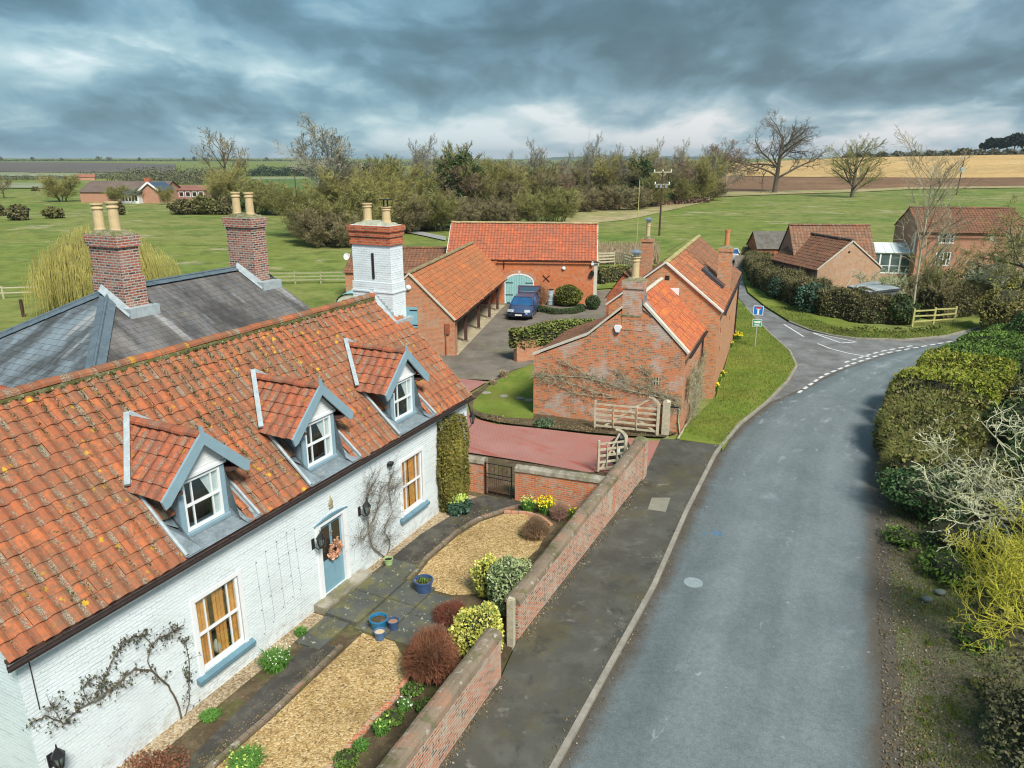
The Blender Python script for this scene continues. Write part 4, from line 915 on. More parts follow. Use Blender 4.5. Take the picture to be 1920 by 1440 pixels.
# door
d = MB(); a, b, z0, z1 = dr; cx_ = (a+b)/2; wd = b-a
d.bx(a+.07, b-.07, .05, .09, z0, z1-.05)
for x0, x1, q0, q1 in ((a+.16, cx_-.05, .12, .85), (cx_+.05, b-.16, .12, .85)): d.bx(x0, x1, .042, .052, z0+.12, z0+.80); d.bx(x0+.04, x1-.04, .036, .044, z0+.16, z0+.76)
do = d.build('door', BLUE_D, cot)
m = MB(); m.bx(a-.10, a+.06, -.035, .06, z0-.02, z1+.04); m.bx(b-.06, b+.10, -.035, .06, z0-.02, z1+.04); m.bx(a+.06, b-.06, -.033, .06, z1-.05, z1+.05); m.build('door_frame', WHITE, do)
m = MB(); n_ = 14; pts = [(lerp(a-.16, b+.16, i/n_), z1+.055+.085*sin(pi*i/n_)**.9) for i in range(n_+1)]; m.extr([(p[0], p[1]) for p in pts][::-1], 'y', -.05, .0); m.build('door_hood', BLUE_S, do)
m = MB()
for x0, x1 in ((a+.16, cx_-.055), (cx_+.055, b-.16)): m.bx(x0, x1, .036, .048, z0+.98, z1-.17)
m.build('pane', plain('door_glass', (.03, .028, .022), .12, .2, 3.0, spec=.6), do)
m = MB(); m.bx(cx_-.13, cx_+.13, .03, .05, z0+.86, z0+.93); m.build('letter_plate', plain('brass_dark', (.14, .08, .05), .5, .2, 8.0), do)
m = MB(); m.lathe([(.02, 0), (.035, .01), (.035, .04), (.02, .05)], (cx_, .02, z1-.42), 10); m.beam((cx_, .03, z1-.5), (cx_, .03, z1-.34), .03, .03); m.build('knocker', CHROME, do)
# dormers
def dormer(c):
    yf = .40; hw = .635; hr = 1.06; ze = 4.88; zr = 5.87; L = MB()
    for sg in (-1, 1):    # cheeks
        x = c+sg*hw; yb = (5.06-EZ)/SL; P = [(x, yf+.03, 3.62), (x, yf+.03, 5.06), (x, yb, 5.06), (x, .03, 3.62)]
        L.poly(P if sg > 0 else P[::-1])
        xo = c+sg*1.06; ln = (RZ_-EZ)/RY
        P = [(x, .0, 3.70), (xo, .0, EZ+.10), (xo, 1.50, EZ+.12+1.5*SL), (x, 1.50, EZ+.10+1.5*SL)]; Q = [(x, -.16, 3.63), (xo+sg*.02, -.16, 3.63), (xo, .60, EZ+.13+.6*SL), (x, .52, EZ+.02+.30*SL)]
        R_ = [(x+sg*.0, .50, EZ+.05+.32*SL), (xo, .58, EZ+.13+.58*SL), (x+sg*.14, 1.62, EZ+.11+1.62*SL), (x, 1.55, EZ+.03+1.55*SL)]
        L.poly(Q if sg < 0 else Q[::-1]); L.poly(R_ if sg < 0 else R_[::-1])
    L.poly([(c-1.04, -.17, 3.60), (c+1.04, -.17, 3.60), (c+.80, yf+.05, 3.72), (c-.80, yf+.05, 3.72)])
    L.poly([(c-hw, .3, 3.6), (c+hw, .3, 3.6), (c+hw, .3, 3.73), (c-hw, .3, 3.73)])
    do = L.build('dormer', LEAD, cot)
    K = MB()
    K.tube([(c-1.03, -.14, 3.66), (c-1.01, .6, EZ+.15+.6*SL), (c-.97, 1.45, EZ+.13+1.45*SL)], [.05, .045, .05], 6)
    K.tube([(c+1.03, -.14, 3.66), (c+1.01, .55, EZ+.15+.55*SL), (c+.8, 1.2, EZ+.12+1.2*SL)], [.04, .04, .04], 6)
    for sg in (-1, 1):
        a_ = Vector((c+sg*(hr+.02), (ze-EZ)/SL-.05, ze+.0)); b_ = Vector((c, (zr-EZ)/SL+.10, zr+.04)); up_ = Vector((0, -.10, .13))
        K.beam(a_+up_+Vector((sg*.05, .0, 0)), b_+up_+Vector((sg*.02, .0, .03)), .12, .06)
    K.build('valley_lead', LEAD_P, do)
    # frame
    f = MB(); f.bx(c-hw, c-hw+.13, yf-.02, yf+.06, 3.78, 5.04); f.bx(c+hw-.13, c+hw, yf-.02, yf+.06, 3.78, 5.04); f.bx(c-hw-.03, c+hw+.03, yf-.07, yf+.06, 3.66, 3.79); f.bx(c-hw+.13, c+hw-.13, yf-.018, yf+.06, 4.96, 5.04); f.build('window_frame', BLUE, do)
    wn = sash(do, c-hw+.13, c+hw-.13, 3.80, 4.96, yf-.015, name='sash_window', fr=.055, inner=True, d_in=.5, curtain=None)
    m = MB(); n_ = 8
    zA, zB = 3.85, 4.92
    for (P) in ([(c-.02, zB), (c+hw-.17, zB), (c+hw-.17, zA), (c+.33, zA), (c+.28, zA+.45)], [(c-hw+.18, zB), (c-.42, zB), (c-.46, zA+.5), (c-hw+.18, zA+.4)]):
        m.poly([(p[0], yf+.055, p[1]) for p in P])
    m.build('net_curtain', NET, do)
    # boarded gable
    m = MB(); tri = [(c-hw-.02, 5.02), (c+hw+.02, 5.02), (c+hw+.02, 5.10), (c+.05, 5.70), (c-.05, 5.70), (c-hw-.02, 5.10)]; m.extr(tri, 'y', yf-.03, yf+.03)
    m.bx(c-hw-.05, c+hw+.05, yf-.06, yf-.031, 5.00, 5.07)
    for k_ in range(3): m.bx(c-hw*(1-.25*k_)+.14, c+hw*(1-.25*k_)-.14, yf-.036, yf-.031, 5.14+k_*.14, 5.155+k_*.14)
    m.build('gable_board', WHITE, do)
    # bargeboards
    m = MB(); yb = .17; dpt = .20; sl_ = (zr-ze)/hr
    for sg in (-1, 1):
        P = [(c, zr+.13), (c, zr-dpt*1.0+.02), (c+sg*(hr-.06), ze-dpt*.85), (c+sg*(hr+.07), ze-.22), (c+sg*(hr+.14), ze-.02)]
        P = P if sg < 0 else P[::-1]
        m.extr(P if sg < 0 else P, 'y', yb-.02, yb+.035)
    m.extr([(c-.035, zr+.26), (c-.07, zr-.02), (c+.07, zr-.02), (c+.02, zr+.20)], 'y', yb-.022, yb+.037)
    m.build('bargeboard', BLUE, do)
    m = MB(); yb2 = 2.85; sv = hypot(hr, zr-ze)
    def yv(v): return ((ze+(zr-ze)*min(v, sv)/sv)-EZ)/SL+.03
    tiles(m, (c-hr-.06, yb2, ze-.06), (0, -1, 0), (hr, 0, zr-ze), yb2-yb, sv+.08, ur=lambda v: (yb2-yv(v), yb2-yb), amp=.04, rng=random.Random(int(c*-10)))
    tiles(m, (c+hr+.06, yb, ze-.06), (0, 1, 0), (-hr, 0, zr-ze), yb2-yb, sv+.08, ur=lambda v: (0, yv(v)-yb), amp=.04)
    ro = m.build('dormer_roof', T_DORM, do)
    m = MB(); ridge_tiles(m, (c, yb+.02, zr+.02), (c, (zr-EZ)/SL+.12, zr+.02), .12, .38); m.build('dormer_ridge', T_DORM, do)
    m = MB(); m.bx(c-hr, c-hw-.0, yb+.04, 1.5, 4.80, 4.86); m.bx(c+hw, c+hr, yb+.04, 1.5, 4.80, 4.86); m.build('soffit', WOODD, do)
for c in DC: dormer(c)
# end chimney
ch = chimney(cot, -.10, .65, 2.67, 4.27, 7.36, 9.30, WHITE_BRICK, None, [(.27, 3.80, .66, .15, 'fancy', POTC), (.27, 3.02, .56, .15, 'cowl', POTC)], .0, 0, plain('lichen_cap', (.36, .38, .28), .9, .3, 5.0), name='chimney')
m = MB()
for o, z0, z1 in ((.05, 8.64, 8.76), (.02, 8.76, 8.92), (.06, 8.92, 9.10), (.10, 9.10, 9.285)): m.bx(-.10-o, .65+o, 2.67-o, 4.27+o, z0+.001, z1)
m.build('chimney_crown', BR['red'], ch)
m = MB(); m.bx(-.125, .675, 2.64, 4.32, 2, 7.36); m.bx(-.15, .70, 2.61, 4.35, 7.0, 7.06); m.build('chimney_base', WHITE_BRICK, ch)
m = MB(); m.bx(-.128, -.10, 3.36, 3.45, 7.48, 8.36)
m.build('vent_slot', DARKIN, ch)
m = MB()
P = [(-.22, 2.50, EZ+.14+2.5*SL), (-.22, 3.5, EZ+.16+3.45*SL)]
m.poly([(-.34, 2.42, EZ+.13+2.42*SL), (-.165, 2.42, EZ+.16+2.42*SL), (-.165, 3.5, RZ_+.30), (-.34, 3.5, RZ_+.13)]); m.bx(-.34, .78, 2.40, 2.60, EZ+.10+2.4*SL, EZ+.26+2.4*SL)
for k_ in range(8): y = 2.60+k_*.115; m.bx(-.168, -.158, y, y+.12, EZ+SL*y, EZ+.30+SL*(y+.06))
m.build('flashing', LEAD_P, ch)
# wires, bolts and a floodlight on the front
m = MB(); r = random.Random(5)
for x, za, zb in ((-9.95, 2.45, .55), (-9.62, 2.6, .6), (-9.25, 2.7, .75), (-8.9, 2.7, .9), (-8.62, 2.6, 1.0)):
    pipe(m, [(x, -.02, za), (x+.08, -.02, zb)], .0022)
    for q in range(4): zz = lerp(za, zb, q/3+r.uniform(-.04, .04)); m.bx(x+.02, x+.034, -.03, 0, zz, zz+.016)
m.build('wall_wires', LEAD, cot)
m = MB(); m.bx(-15.09, -15.08, -.02, 0, 2.3, 3.4); m.build('cable', GUTTER, cot)
# ---- things on the cottage front
def cotting(x, y, z): return CF.w(x, y, z)
lantern(cotting(-7.98, 0, 1.98), CF.rz, 'black wall lantern on the near side of the blue door by the wall wires', 'lanterns by the cottage door')
lantern(cotting(-6.02, 0, 2.02), CF.rz, 'black wall lantern between the blue door and the leggy climber', 'lanterns by the cottage door')
lantern(CF.w(.25, .06, 2.45), CF.rz+pi/2, 'black lantern on the cottage gable end overlooking the pink paved drive', None, .50)
lantern(CF.w(-15.1, 0, 1.25), CF.rz, 'black lantern low in the corner where the bare creeper ends')
m = MB(); m.box((0, -.08, 0), (.20, .14, .09), .3); m.tube([(0, -.02, .0), (0, 0, .0)], .04, 8); tag(m.build('floodlight', BLACK, None, CF.w(-4.52, 0, 2.86), CF.rz), 'small black floodlight under the eaves above the leggy climber', 'light')
m = MB(); m.lathe([(.01, 0), (.07, .03), (.09, .11), (.06, .20), (.02, .27), (.01, .33)], (0, 0, 0), 8); m.bx(-.08, .08, -.03, .03, -.04, .02)
for v in range(len(m.v)): m.v[v] = (m.v[v][0], m.v[v][1]*.25-.03, m.v[v][2])
tag(m.build('wall_plaque', plain('gilt', (.40, .34, .20), .7, .2, 9.0), None, CF.w(-7.2, 0, 2.66), CF.rz, smooth=True), 'small faded gilt finial plaque on the white wall above the blue door', 'plaque')
m = MB(); r = random.Random(3)
for _ in range(420):
    t = r.uniform(0, 2*pi); q = r.gauss(0, .045); rr = .20+q; leaf(m, (rr*cos(t), -.05-abs(r.gauss(0, .03)), rr*sin(t)), r.uniform(.04, .09), r, 1.2)
tag(m.build('wreath', foliage('wreath_leaves', [(.42, .20, .13), (.60, .34, .24), (.50, .26, .12), (.68, .48, .36)]), None, CF.w(-7.17, .03, 1.40), CF.rz), 'round dried flower wreath in russet and peach hung on the blue door', 'wreath')
m = MB(); m.lathe([(.05, -.1), (.09, 0), (.1, .1), (.07, .2), (.03, .26)], (0, 0, 0), 10)
tag(m.build('vase', plain('cream_vase', (.62, .58, .5), .4, .1, 8.0), None, CF.w(-11.12, .20, .80), CF.rz, smooth=True), 'small pale vase standing behind the gold curtained window pane', 'vase')
# ---------------------------------------------------------------- slate house behind
sh = empty('slate_house', CF.w(0, 0), CF.rz, 'slate roofed house with hipped end and two tall brick chimneys behind the white cottage', 'house')
RZS, YS = 7.80, 7.75; yn, yfr, ZE = 5.0, 10.6, 6.26; hx0, hx1 = -7.0, -1.2
mb = MB(); sl_ = Vector((0, YS-yn, RZS-ZE)); ln = sl_.length
def slq(mb, pts): mb.poly(pts)
m = MB(); m.poly([(-9.75, yn, ZE), (hx1, yn, ZE), (hx1, YS, RZS), (hx0, YS, RZS)]); m.poly([(hx1, yfr+.2, ZE-.1), (-9.9, yfr+.2, ZE-.1), (hx0, YS, RZS), (hx1, YS, RZS)])
m.poly([(hx1, yn, ZE-.18), (hx1, YS, RZS-.15), (hx1+.01, YS, RZS), (hx1+.01, yn, ZE)])
ro = m.build('roof', SLATE, sh)
m = MB(); xe = -10.6; m.poly([(xe, yfr+.85, 5.78), (xe, yn-.85, 5.78), (hx0, YS, RZS)]); m.build('hip_slope', SLATE_B, ro)
m = MB(); m.poly([(xe, yn-.85, 5.78), (-9.7, yn, ZE), (hx0, YS, RZS)][::1]); m.build('hip_corner', SLATE, ro)
m = MB()
def saddle(m, a, b, wd=.17):
    a, b = Vector(a), Vector(b); L_ = (b-a).length; d = (b-a).normalized(); s_ = Vector((0, 0, 1)).cross(d).normalized(); u_ = d.cross(s_); n_ = int(L_/.5)+1
    for i in range(n_):
        p, q = a+d*(L_*i/n_), a+d*(L_*(i+1)/n_+.02); lift = .012*(i % 2)
        for sg in (1, -1): m.poly([p+u_*(.05+lift), q+u_*(.04+lift), q+s_*sg*wd-u_*.05, p+s_*sg*wd-u_*.04][::sg])
        m.tube([p+u_*.05, q+u_*.05], .045, 6)
saddle(m, (hx0, YS, RZS+.03), (hx1, YS, RZS+.03)); saddle(m, (hx0, YS, RZS+.03), (xe, yfr+.85, 5.82)); saddle(m, (hx0, YS, RZS+.03), (xe+.0, yn-.85, 5.85), .24)
m.build('ridge', plain('slate_ridge', (.10, .14, .17), .6, .2, 4.0, dirt=((.2, .22, .2), .5)), ro)
m = MB(); m.bx(-10.3, hx1-.05, yn+.5, yfr-.1, 3.0, 5.9); m.poly([(hx1-.05, yn+.3, 3), (hx1-.05, yfr, 3), (hx1-.05, yfr, 6.1), (hx1-.05, YS, RZS-.1), (hx1-.05, yn+.3, 6.2)]); m.bx(-10.3, hx1-.05, yfr-1.5, yfr-.1, -.1, 3.0); m.build('wall', BR['cart'], sh)
c1 = chimney(sh, -7.15, -6.50, 6.88, 8.10, 6.2, 9.42, BR['chim'], None, [(-6.82, 7.95, .80, .15, 'fancy', POTC), (-6.82, 7.30, .86, .15, 'fancy', POTC)], .07, 2)
m = MB(); m.bx(-7.19, -6.46, 6.84, 8.14, 6.4, 8.25); m.build('chimney_base', BR['chim'], c1)
c2 = chimney(sh, -2.02, -1.38, 6.95, 8.12, 6.2, 9.55, BR['chim'], None, [(-1.7, 7.85, .78, .14, 'fancy', POTC), (-1.7, 7.25, .78, .14, 'fancy', POTC)], .07, 2)
for x0, x1, c_ in ((-7.20, -6.45, c1), (-2.03, -1.37, c2)):
    m = MB(); zf = RZS-(YS-6.84)*.56; m.bx(x0-.10, x1+.12, 6.55, 6.835, zf-.16, zf+.12)
    m.poly([(x0-.14, 6.6, zf-.10), (x0-.012, 6.6, zf+.10), (x0-.012, YS, RZS+.24), (x0-.14, YS, RZS+.05)]); m.poly([(x1+.14, 6.6, zf-.10), (x1+.14, YS, RZS+.05), (x1+.012, YS, RZS+.24), (x1+.012, 6.6, zf+.10)]); m.build('flashing', LEAD_P, c_)
# ---------------------------------------------------------------- cart shed (open bays) and barn
KF = Frame(-8.76, 44.16, -R(10.2))
ks = empty('cart_shed', KF.w(0, 0), KF.rz, 'open fronted brick cart shed with dark posts under an orange tiled roof', 'shed')
KW, KE, KR, KD = 5.4, 2.30, 4.93, 16.4
def xgable(m, pts, y0, y1):   # outline in x,z
    m.extr(pts, 'y', y0, y1)
m = MB(); xgable(m, [(0, -.1), (0, KE), (KW/2, KR-.06), (KW, KE), (KW, -.1)][::-1], 0, .30); m.bx(0, .28, .30, KD, -.1, KE); m.bx(KW-.32, KW, .30, .62, -.1, KE); m.build('wall', BR['cart'], ks)
m = MB(); m.bx(.30, .33, .32, KD, 0, KE); m.build('rear_lining', plain('limewash', (.50, .46, .38), .9, .15, 1.5, dirt=((.3, .26, .2), .5)), ks)
m = MB(); V = Vector((-KW/2, 0, KR-KE)); tiles(m, (KW+.12, -.03, KE-.10), (0, 1, 0), V, KD+.3, V.length+.12, amp=.035, rng=random.Random(7)); V2 = Vector((KW/2, 0, KR-KE)); tiles(m, (-.12, KD+.2, KE-.10), (0, -1, 0), V2, KD+.25, V2.length+.12)
r_ = m.build('roof', T_CART, ks); m = MB(); ridge_tiles(m, (KW/2, -.05, KR+.05), (KW/2, KD+.1, KR+.05), .15); m.build('ridge', plain('mossy_ridge', (.28, .22, .12), .9, .3, 2.0, dirt=((.16, .17, .05), .8)), r_)
m = MB(); m.beam((KW+.08, -.07, KE-.06), (KW/2, -.07, KR+.02), .07, .10); m.beam((-.08, -.07, KE-.06), (KW/2, -.07, KR+.02), .07, .10); m.build('verge', PALESTONE, ks)
posts = [KF.l(*at(871, 641))[1], KF.l(*at(892, 617))[1], KF.l(*at(911, 597))[1], KF.l(*at(925, 582))[1]]
for y in posts:
    m = MB(); m.bx(KW-.30, KW-.12, y-.09, y+.09, .12, KE-.12); m.beam((KW-.21, y+.05, KE-.75), (KW-.21, y+.6, KE-.2), .09, .10); m.beam((KW-.21, y-.05, KE-.75), (KW-.21, y-.6, KE-.2), .09, .10); po = m.build('post', WOODD, ks); m = MB(); m.bx(KW-.36, KW-.06, y-.17, y+.17, -.05, .12); m.build('pad_stone', STONE, po)
m = MB(); m.bx(KW-.30, KW-.12, .62, KD, KE-.12, KE+.08); m.bx(KW-.04, KW+.02, -.05, KD, KE-.10, KE+.04); m.build('wall_plate', WOODD, ks)
m = MB(); gutter(m, (KW+.17, -.05, KE-.13), (KW+.17, KD, KE-.13), .055); m.build('gutter', GUTTER, ks)
sx0, sz0 = KF.hit(760, 613); sx1, sz1 = KF.hit(782, 576)
m = MB(); m.bx(sx0-.15, sx1, -.05, 0, sz0, sz1); s_ = m.build('shutter', plain('blue_shutter', (.22, .42, .50), .6, .1, 4.0), ks); m = MB(); m.bx(sx1-.45, sx1+.02, -.07, -.051, sz1-.22, sz1-.16); m.bx(sx1-.45, sx1+.02, -.07, -.051, sz0+.12, sz0+.18); m.build('hinge', BLACK, s_)
m = MB(); pipe(m, [(KW-.55, -.05, -.05), (KW-.55, -.05, 1.95)], .035); m.bx(KW-.58, KW-.30, -.10, -.02, 1.35, 2.0); m.build('drain_pipe', plain('rust', (.30, .09, .045), .8, .2, 5.0), ks)
lx, lz = KF.hit(766, 539); m = MB(); m.lathe([(.02, 0), (.17, .02), (.17, .09), (.1, .15), (.02, .17)], (0, 0, 0), 12); o = m.build('bulkhead_lamp', WHITE, None, KF.w(lx, 0, lz), 0, smooth=True); o.rotation_euler = (pi/2, 0, KF.rz); tag(o, 'round white lamp high on the cart shed brick gable', 'lamp')
NF = Frame(-5.4, 60.65, -R(5.5))
bn = empty('barn', NF.w(0, 0), NF.rz, 'long red brick barn with pale teal arched double doors facing the yard', 'barn')
BL, BD, BE, BRZ, BY = 12.3, 6.0, 3.60, 6.2, 3.0
dx0, dz1 = NF.hit(948, 527); dx1, _ = NF.hit(999, 527)
mid = (dx0+dx1)/2; hw_ = (dx1-dx0)/2; arch = [(dx0, -.1), (dx0, 1.75)]+[(mid-hw_*cos(t*pi/12), 1.75+.62*sin(t*pi/12)) for t in range(1, 12)]+[(dx1, 1.75), (dx1, -.1)]
mb = gable_walls(0, BL, 0, BD, BY, BE, BE, BRZ, [(dx0, dx1, -.15, 1.75)], z0=-.15); mb.build('wall', BR['barn'], bn)
m = MB(); m.extr(arch[::-1], 'y', -.03, .07)
dd = m.build('barn_door', TEAL, bn)
m = MB()
for k_ in range(11): x = lerp(dx0, dx1, (k_+.5)/11); zt = 1.75+.62*sqrt(max(0, 1-((x-mid)/hw_)**2))-.06; m.bx(x-.008, x+.008, -.034, -.029, .0, zt)
m.bx(mid-.018, mid+.018, -.036, -.029, 0, 2.3); m.build('board_joint', plain('joint_dark_teal', (.13, .24, .24), .8, .1, 5), dd)  # darker teal strips mark the joints between the boards
m = MB(); A_ = [(dx0-.09, -.1), (dx0-.09, 1.78)]+[(mid-(hw_+.09)*cos(t*pi/12), 1.78+.70*sin(t*pi/12)) for t in range(1, 12)]+[(dx1+.09, 1.78), (dx1+.09, -.1)]
B2 = [(dx0, -.1), (dx0, 1.75)]+[(mid-hw_*cos(t*pi/12), 1.75+.62*sin(t*pi/12)) for t in range(1, 12)]+[(dx1, 1.75), (dx1, -.1)]
for i in range(len(A_)-1): m.poly([(A_[i][0], -.05, A_[i][1]), (B2[i][0], -.05, B2[i][1]), (B2[i+1][0], -.05, B2[i+1][1]), (A_[i+1][0], -.05, A_[i+1][1])]); m.poly([(B2[i][0], -.05, B2[i][1]), (B2[i][0], -.02, B2[i][1]), (B2[i+1][0], -.02, B2[i+1][1]), (B2[i+1][0], -.05, B2[i+1][1])]); m.poly([(A_[i][0], -.0, A_[i][1]), (A_[i][0], -.05, A_[i][1]), (A_[i+1][0], -.05, A_[i+1][1]), (A_[i+1][0], -.0, A_[i+1][1])])
m.build('door_surround', WHITE, dd)
for zz in (.72, 1.72):
    for x0, x1 in ((dx0-.02, dx0+.62), (dx1-.62, dx1+.02)): m = MB(); m.bx(x0, x1, -.055, -.036, zz-.03, zz+.03); m.build('hinge', BLACK, dd)
m = MB(); m.extr([(mid-.07, 2.42), (mid+.07, 2.42), (mid+.11, 2.70), (mid-.11, 2.70)], 'y', -.05, -.002); m.build('keystone', PALESTONE, bn)
m = MB(); n_ = 16
for t in range(n_): a0, a1 = pi*t/n_, pi*(t+1)/n_; m.poly([(mid-(hw_+.10)*cos(a), -.012, 1.80+.70*sin(a)) for a in (a0,)]+[(mid-(hw_+.34)*cos(a0), -.012, 1.80+.95*sin(a0)), (mid-(hw_+.34)*cos(a1), -.012, 1.80+.95*sin(a1)), (mid-(hw_+.10)*cos(a1), -.012, 1.80+.70*sin(a1))])
m.build('brick_arch', BR['cart'], bn)
slopes(bn, 0, BL, 0, BY, BD, BE+.05, BRZ+.05, BE+.05, T_BARN, .12, rng=random.Random(9), w_=.27, h_=.30, ends=(.0, .04), ridgemat=plain('pale_ridge', (.40, .30, .16), .9, .3, 2.0, dirt=((.30, .28, .1), .8)))
m = MB(); m.beam((BL+.02, -.12, BE-.08), (BL+.02, BY, BRZ-.02), .07, .14); m.beam((-.02, -.12, BE-.08), (-.02, BY, BRZ-.02), .07, .14); m.bx(BL-.24, BL+.05, -.03, .0, -.1, BE-.05); m.build('verge', PALESTONE, bn)
m = MB(); gutter(m, (4.2, -.20, BE-.10), (BL+.2, -.20, BE-.10), .06); gx, _ = NF.hit(945, 500); pipe(m, [(gx, -.20, BE-.12), (gx, -.06, BE-.4), (gx, -.06, BE-.7)], .04); m.build('gutter', GUTTER, bn)
hx, hz = NF.hit(1024, 522); m = MB(); m.beam((hx-.27, -.02, hz-.26), (hx+.27, -.02, hz+.26), .03, .06); m.beam((hx-.27, -.035, hz+.26), (hx+.27, -.035, hz-.26), .03, .06); m.build('tie_plate', BLACK, bn)
hx, hz = NF.hit(1057, 503); m = MB(); m.lathe([(.02, 0), (.15, .02), (.15, .09), (.1, .14), (.02, .16)], (0, 0, 0), 12); o = m.build('bulkhead_lamp', WHITE, None, NF.w(hx, 0, hz)); o.rotation_euler = (pi/2, 0, NF.rz); tag(o, 'round white lamp on the barn wall right of the black cross tie', 'lamp')
hx, hz = NF.hit(1110, 513); m = MB(); m.bx(-.16, .16, -.30, -.02, -.14, .14); m.lathe([(.1, .14), (.14, .2), (.02, .3)], (0, -.15, 0), 8); tag(m.build('wall_lantern', BLACK, None, NF.w(hx, 0, hz), NF.rz), 'black lantern at the far end of the barn wall by the pale corner', 'lantern')
hx, hz = NF.hit(1111, 494); m = MB(); m.bx(-.06, .06, -.2, -.02, -.18, .18); m.bx(-.10, .10, -.25, -.20, -.1, .1); tag(m.build('security_camera', WHITE, None, NF.w(hx, 0, hz), NF.rz), 'small white camera under the barn gutter', 'camera')
# low range left of the barn
lx0, _ = NF.hit(645, 523, 0); lx1, lz1 = NF.hit(832, 463, 3.0); rx0, rz_ = NF.hit(680, 465, 3.0)
lr = empty('low_range', NF.w(0, 0), NF.rz, 'low brown tiled brick range joined to the far end of the barn', 'outbuilding')
LE = 2.35
mb = gable_walls(lx0+.1, -.05, 0, 5.6, 3.0, LE, LE, rz_, z0=-.15, front_holes=[(lx0+1.35, lx0+1.95, .3, 2.0)]); mb.build('wall', BR['cart'], lr)
slopes(lr, lx0+.1, -.1, 0, 3.0, 5.6, LE+.05, rz_+.05, LE+.1, T_FAR if 0 else T_OLD, .15, rng=random.Random(3))
m = MB(); m.bx(lx0+1.35, lx0+1.95, .1, .13, .3, 2.0); m.build('door', plain('navy_door', (.03, .04, .07), .5, .1, 4), lr)
m = MB(); n_ = 10
for i in range(n_): t0, t1 = pi*i/n_, pi*(i+1)/n_; m.poly([(lx0+2.5-1.3*cos(t0), -6.0, .95+.75*sin(t0)), (lx0+2.5-1.3*cos(t1), -6.0, .95+.75*sin(t1)), (lx0+2.5-1.3*cos(t1), -3.0, .95+.75*sin(t1)), (lx0+2.5-1.3*cos(t0), -3.0, .95+.75*sin(t0))])
cn = empty('bow_hut', NF.w(0, 0), NF.rz, 'small hut with curved pale teal roof half hidden behind the white chimney', 'hut'); hb = [(lx0+2.5-1.22*cos(pi*i/10), 0.92+.70*sin(pi*i/10)) for i in range(11)]+[(lx0+3.72, .0), (lx0+1.28, .0)]
m.build('roof', TEAL, cn); m = MB(); m.extr(hb, 'y', -5.85, -3.1); m.build('body', plain('pale_boards', (.50, .50, .42), .8, .1, 4.0), cn)
hx, hz = NF.hit(651, 481, 1.6); m = MB(); m.lathe([(.02, 0), (.18, .03), (.29, .09), (.3, .10), (.28, .10), (.17, .05), (.02, .02)], (0, 0, 0), 14); m.tube([(0, 0, -.02), (.1, .25, -.25)], .02, 5); m.tube([(0, 0, .02), (0, -.05, .3)], .012, 4)
o = m.build('satellite_dish', WHITE, None, NF.w(hx, 1.6, hz)); o.rotation_euler = (R(75), 0, R(-20)); tag(o, 'round white satellite dish at the verge of the low brown range', 'dish')
# ---------------------------------------------------------------- gabled stable beside the gates
DF = Frame(1.0, 32.65, -R(21.7))
st = empty('stable', DF.w(0, 0), DF.rz, 'lopsided brick gable building with patched bright orange roof behind the five bar gate', 'outbuilding')
SG = [(0, -.15), (6.8, -.15), (6.8, 3.60), (4.62, 5.74), (2.5, 3.94), (0, 2.80)]
m = MB(); xgable(m, SG, 0, .30); m.bx(6.5, 6.8, .30, 5.6, -.15, 3.55); m.bx(0, .3, .30, 5.6, -.15, 2.75); m.build('wall', BR['gable'], st)
m = MB(); V = Vector((-2.18, 0, 2.14)); tiles(m, (6.92, .12, 3.53), (0, 1, 0), V, 5.5, V.length+.15, .33, .36, .03, random.Random(11)); ro = m.build('roof', T_GAB, st)
m = MB(); V = Vector((2.12, 0, 1.8)); tiles(m, (2.5, 5.6, 4.0), (0, -1, 0), V, 5.45, V.length+.03); V = Vector((2.5, 0, 1.14)); tiles(m, (-.12, 5.6, 2.80), (0, -1, 0), V, 5.45, V.length+.12); m.build('rear_slope', T_OLD, ro)
m = MB(); ridge_tiles(m, (4.62, .7, 5.82), (4.62, 5.6, 5.82), .10); m.build('ridge', PALESTONE, ro)
m = MB()
for a, b in (((6.95, 3.52), (4.95, 5.50)), ((4.02, 5.32), (2.5, 3.98)), ((2.5, 3.98), (-.06, 2.82))): m.beam((a[0], .10, a[1]+.08), (b[0], .10, b[1]+.08), .30, .09)
m.build('verge', PALESTONE, st)
sc_ = chimney(st, 4.02, 4.90, -.02, .58, 4.4, 6.52, BR['gable'], None, [(4.45, .30, .95, .17, 'hat', POTC)], .06, 2)
m = MB(); m.poly([(4.905, -.05, 5.36), (5.35, -.05, 5.08), (5.35, .75, 5.12), (4.905, .75, 5.60)]); m.poly([(4.905, -.05, 5.36), (4.905, .75, 5.60), (4.905, .75, 5.95), (4.905, -.05, 5.8)]); m.build('flashing', LEAD, sc_)
m = MB(); gutter(m, (7.03, .0, 3.44), (7.03, 5.6, 3.44), .065); pipe(m, [(7.0, 5.2, 3.4), (6.88, 5.2, 3.1), (6.88, 5.2, -.05)], .045); m.build('gutter', GUTTER, st)
wx0, wz1 = DF.hit(1223, 707); wx1, wz0 = DF.hit(1237, 722)
m = MB(); m.bx(wx0, wx1, -.012, 0, wz0, wz1); w_ = m.build('vent_window', DARKIN, st); m = MB()
for k_ in range(3): x = lerp(wx0, wx1, (k_+.5)/3); m.bx(x-.03, x+.03, -.03, -.013, wz0, wz1)
m.bx(wx0, wx1, -.032, -.014, (wz0+wz1)/2-.02, (wz0+wz1)/2+.02); m.build('bar', OAKG, w_)
m = MB(); m.bx(4.0, 4.85, -.03, 0, 4.98, 5.06); m.build('drip_course', MOSSY, st)
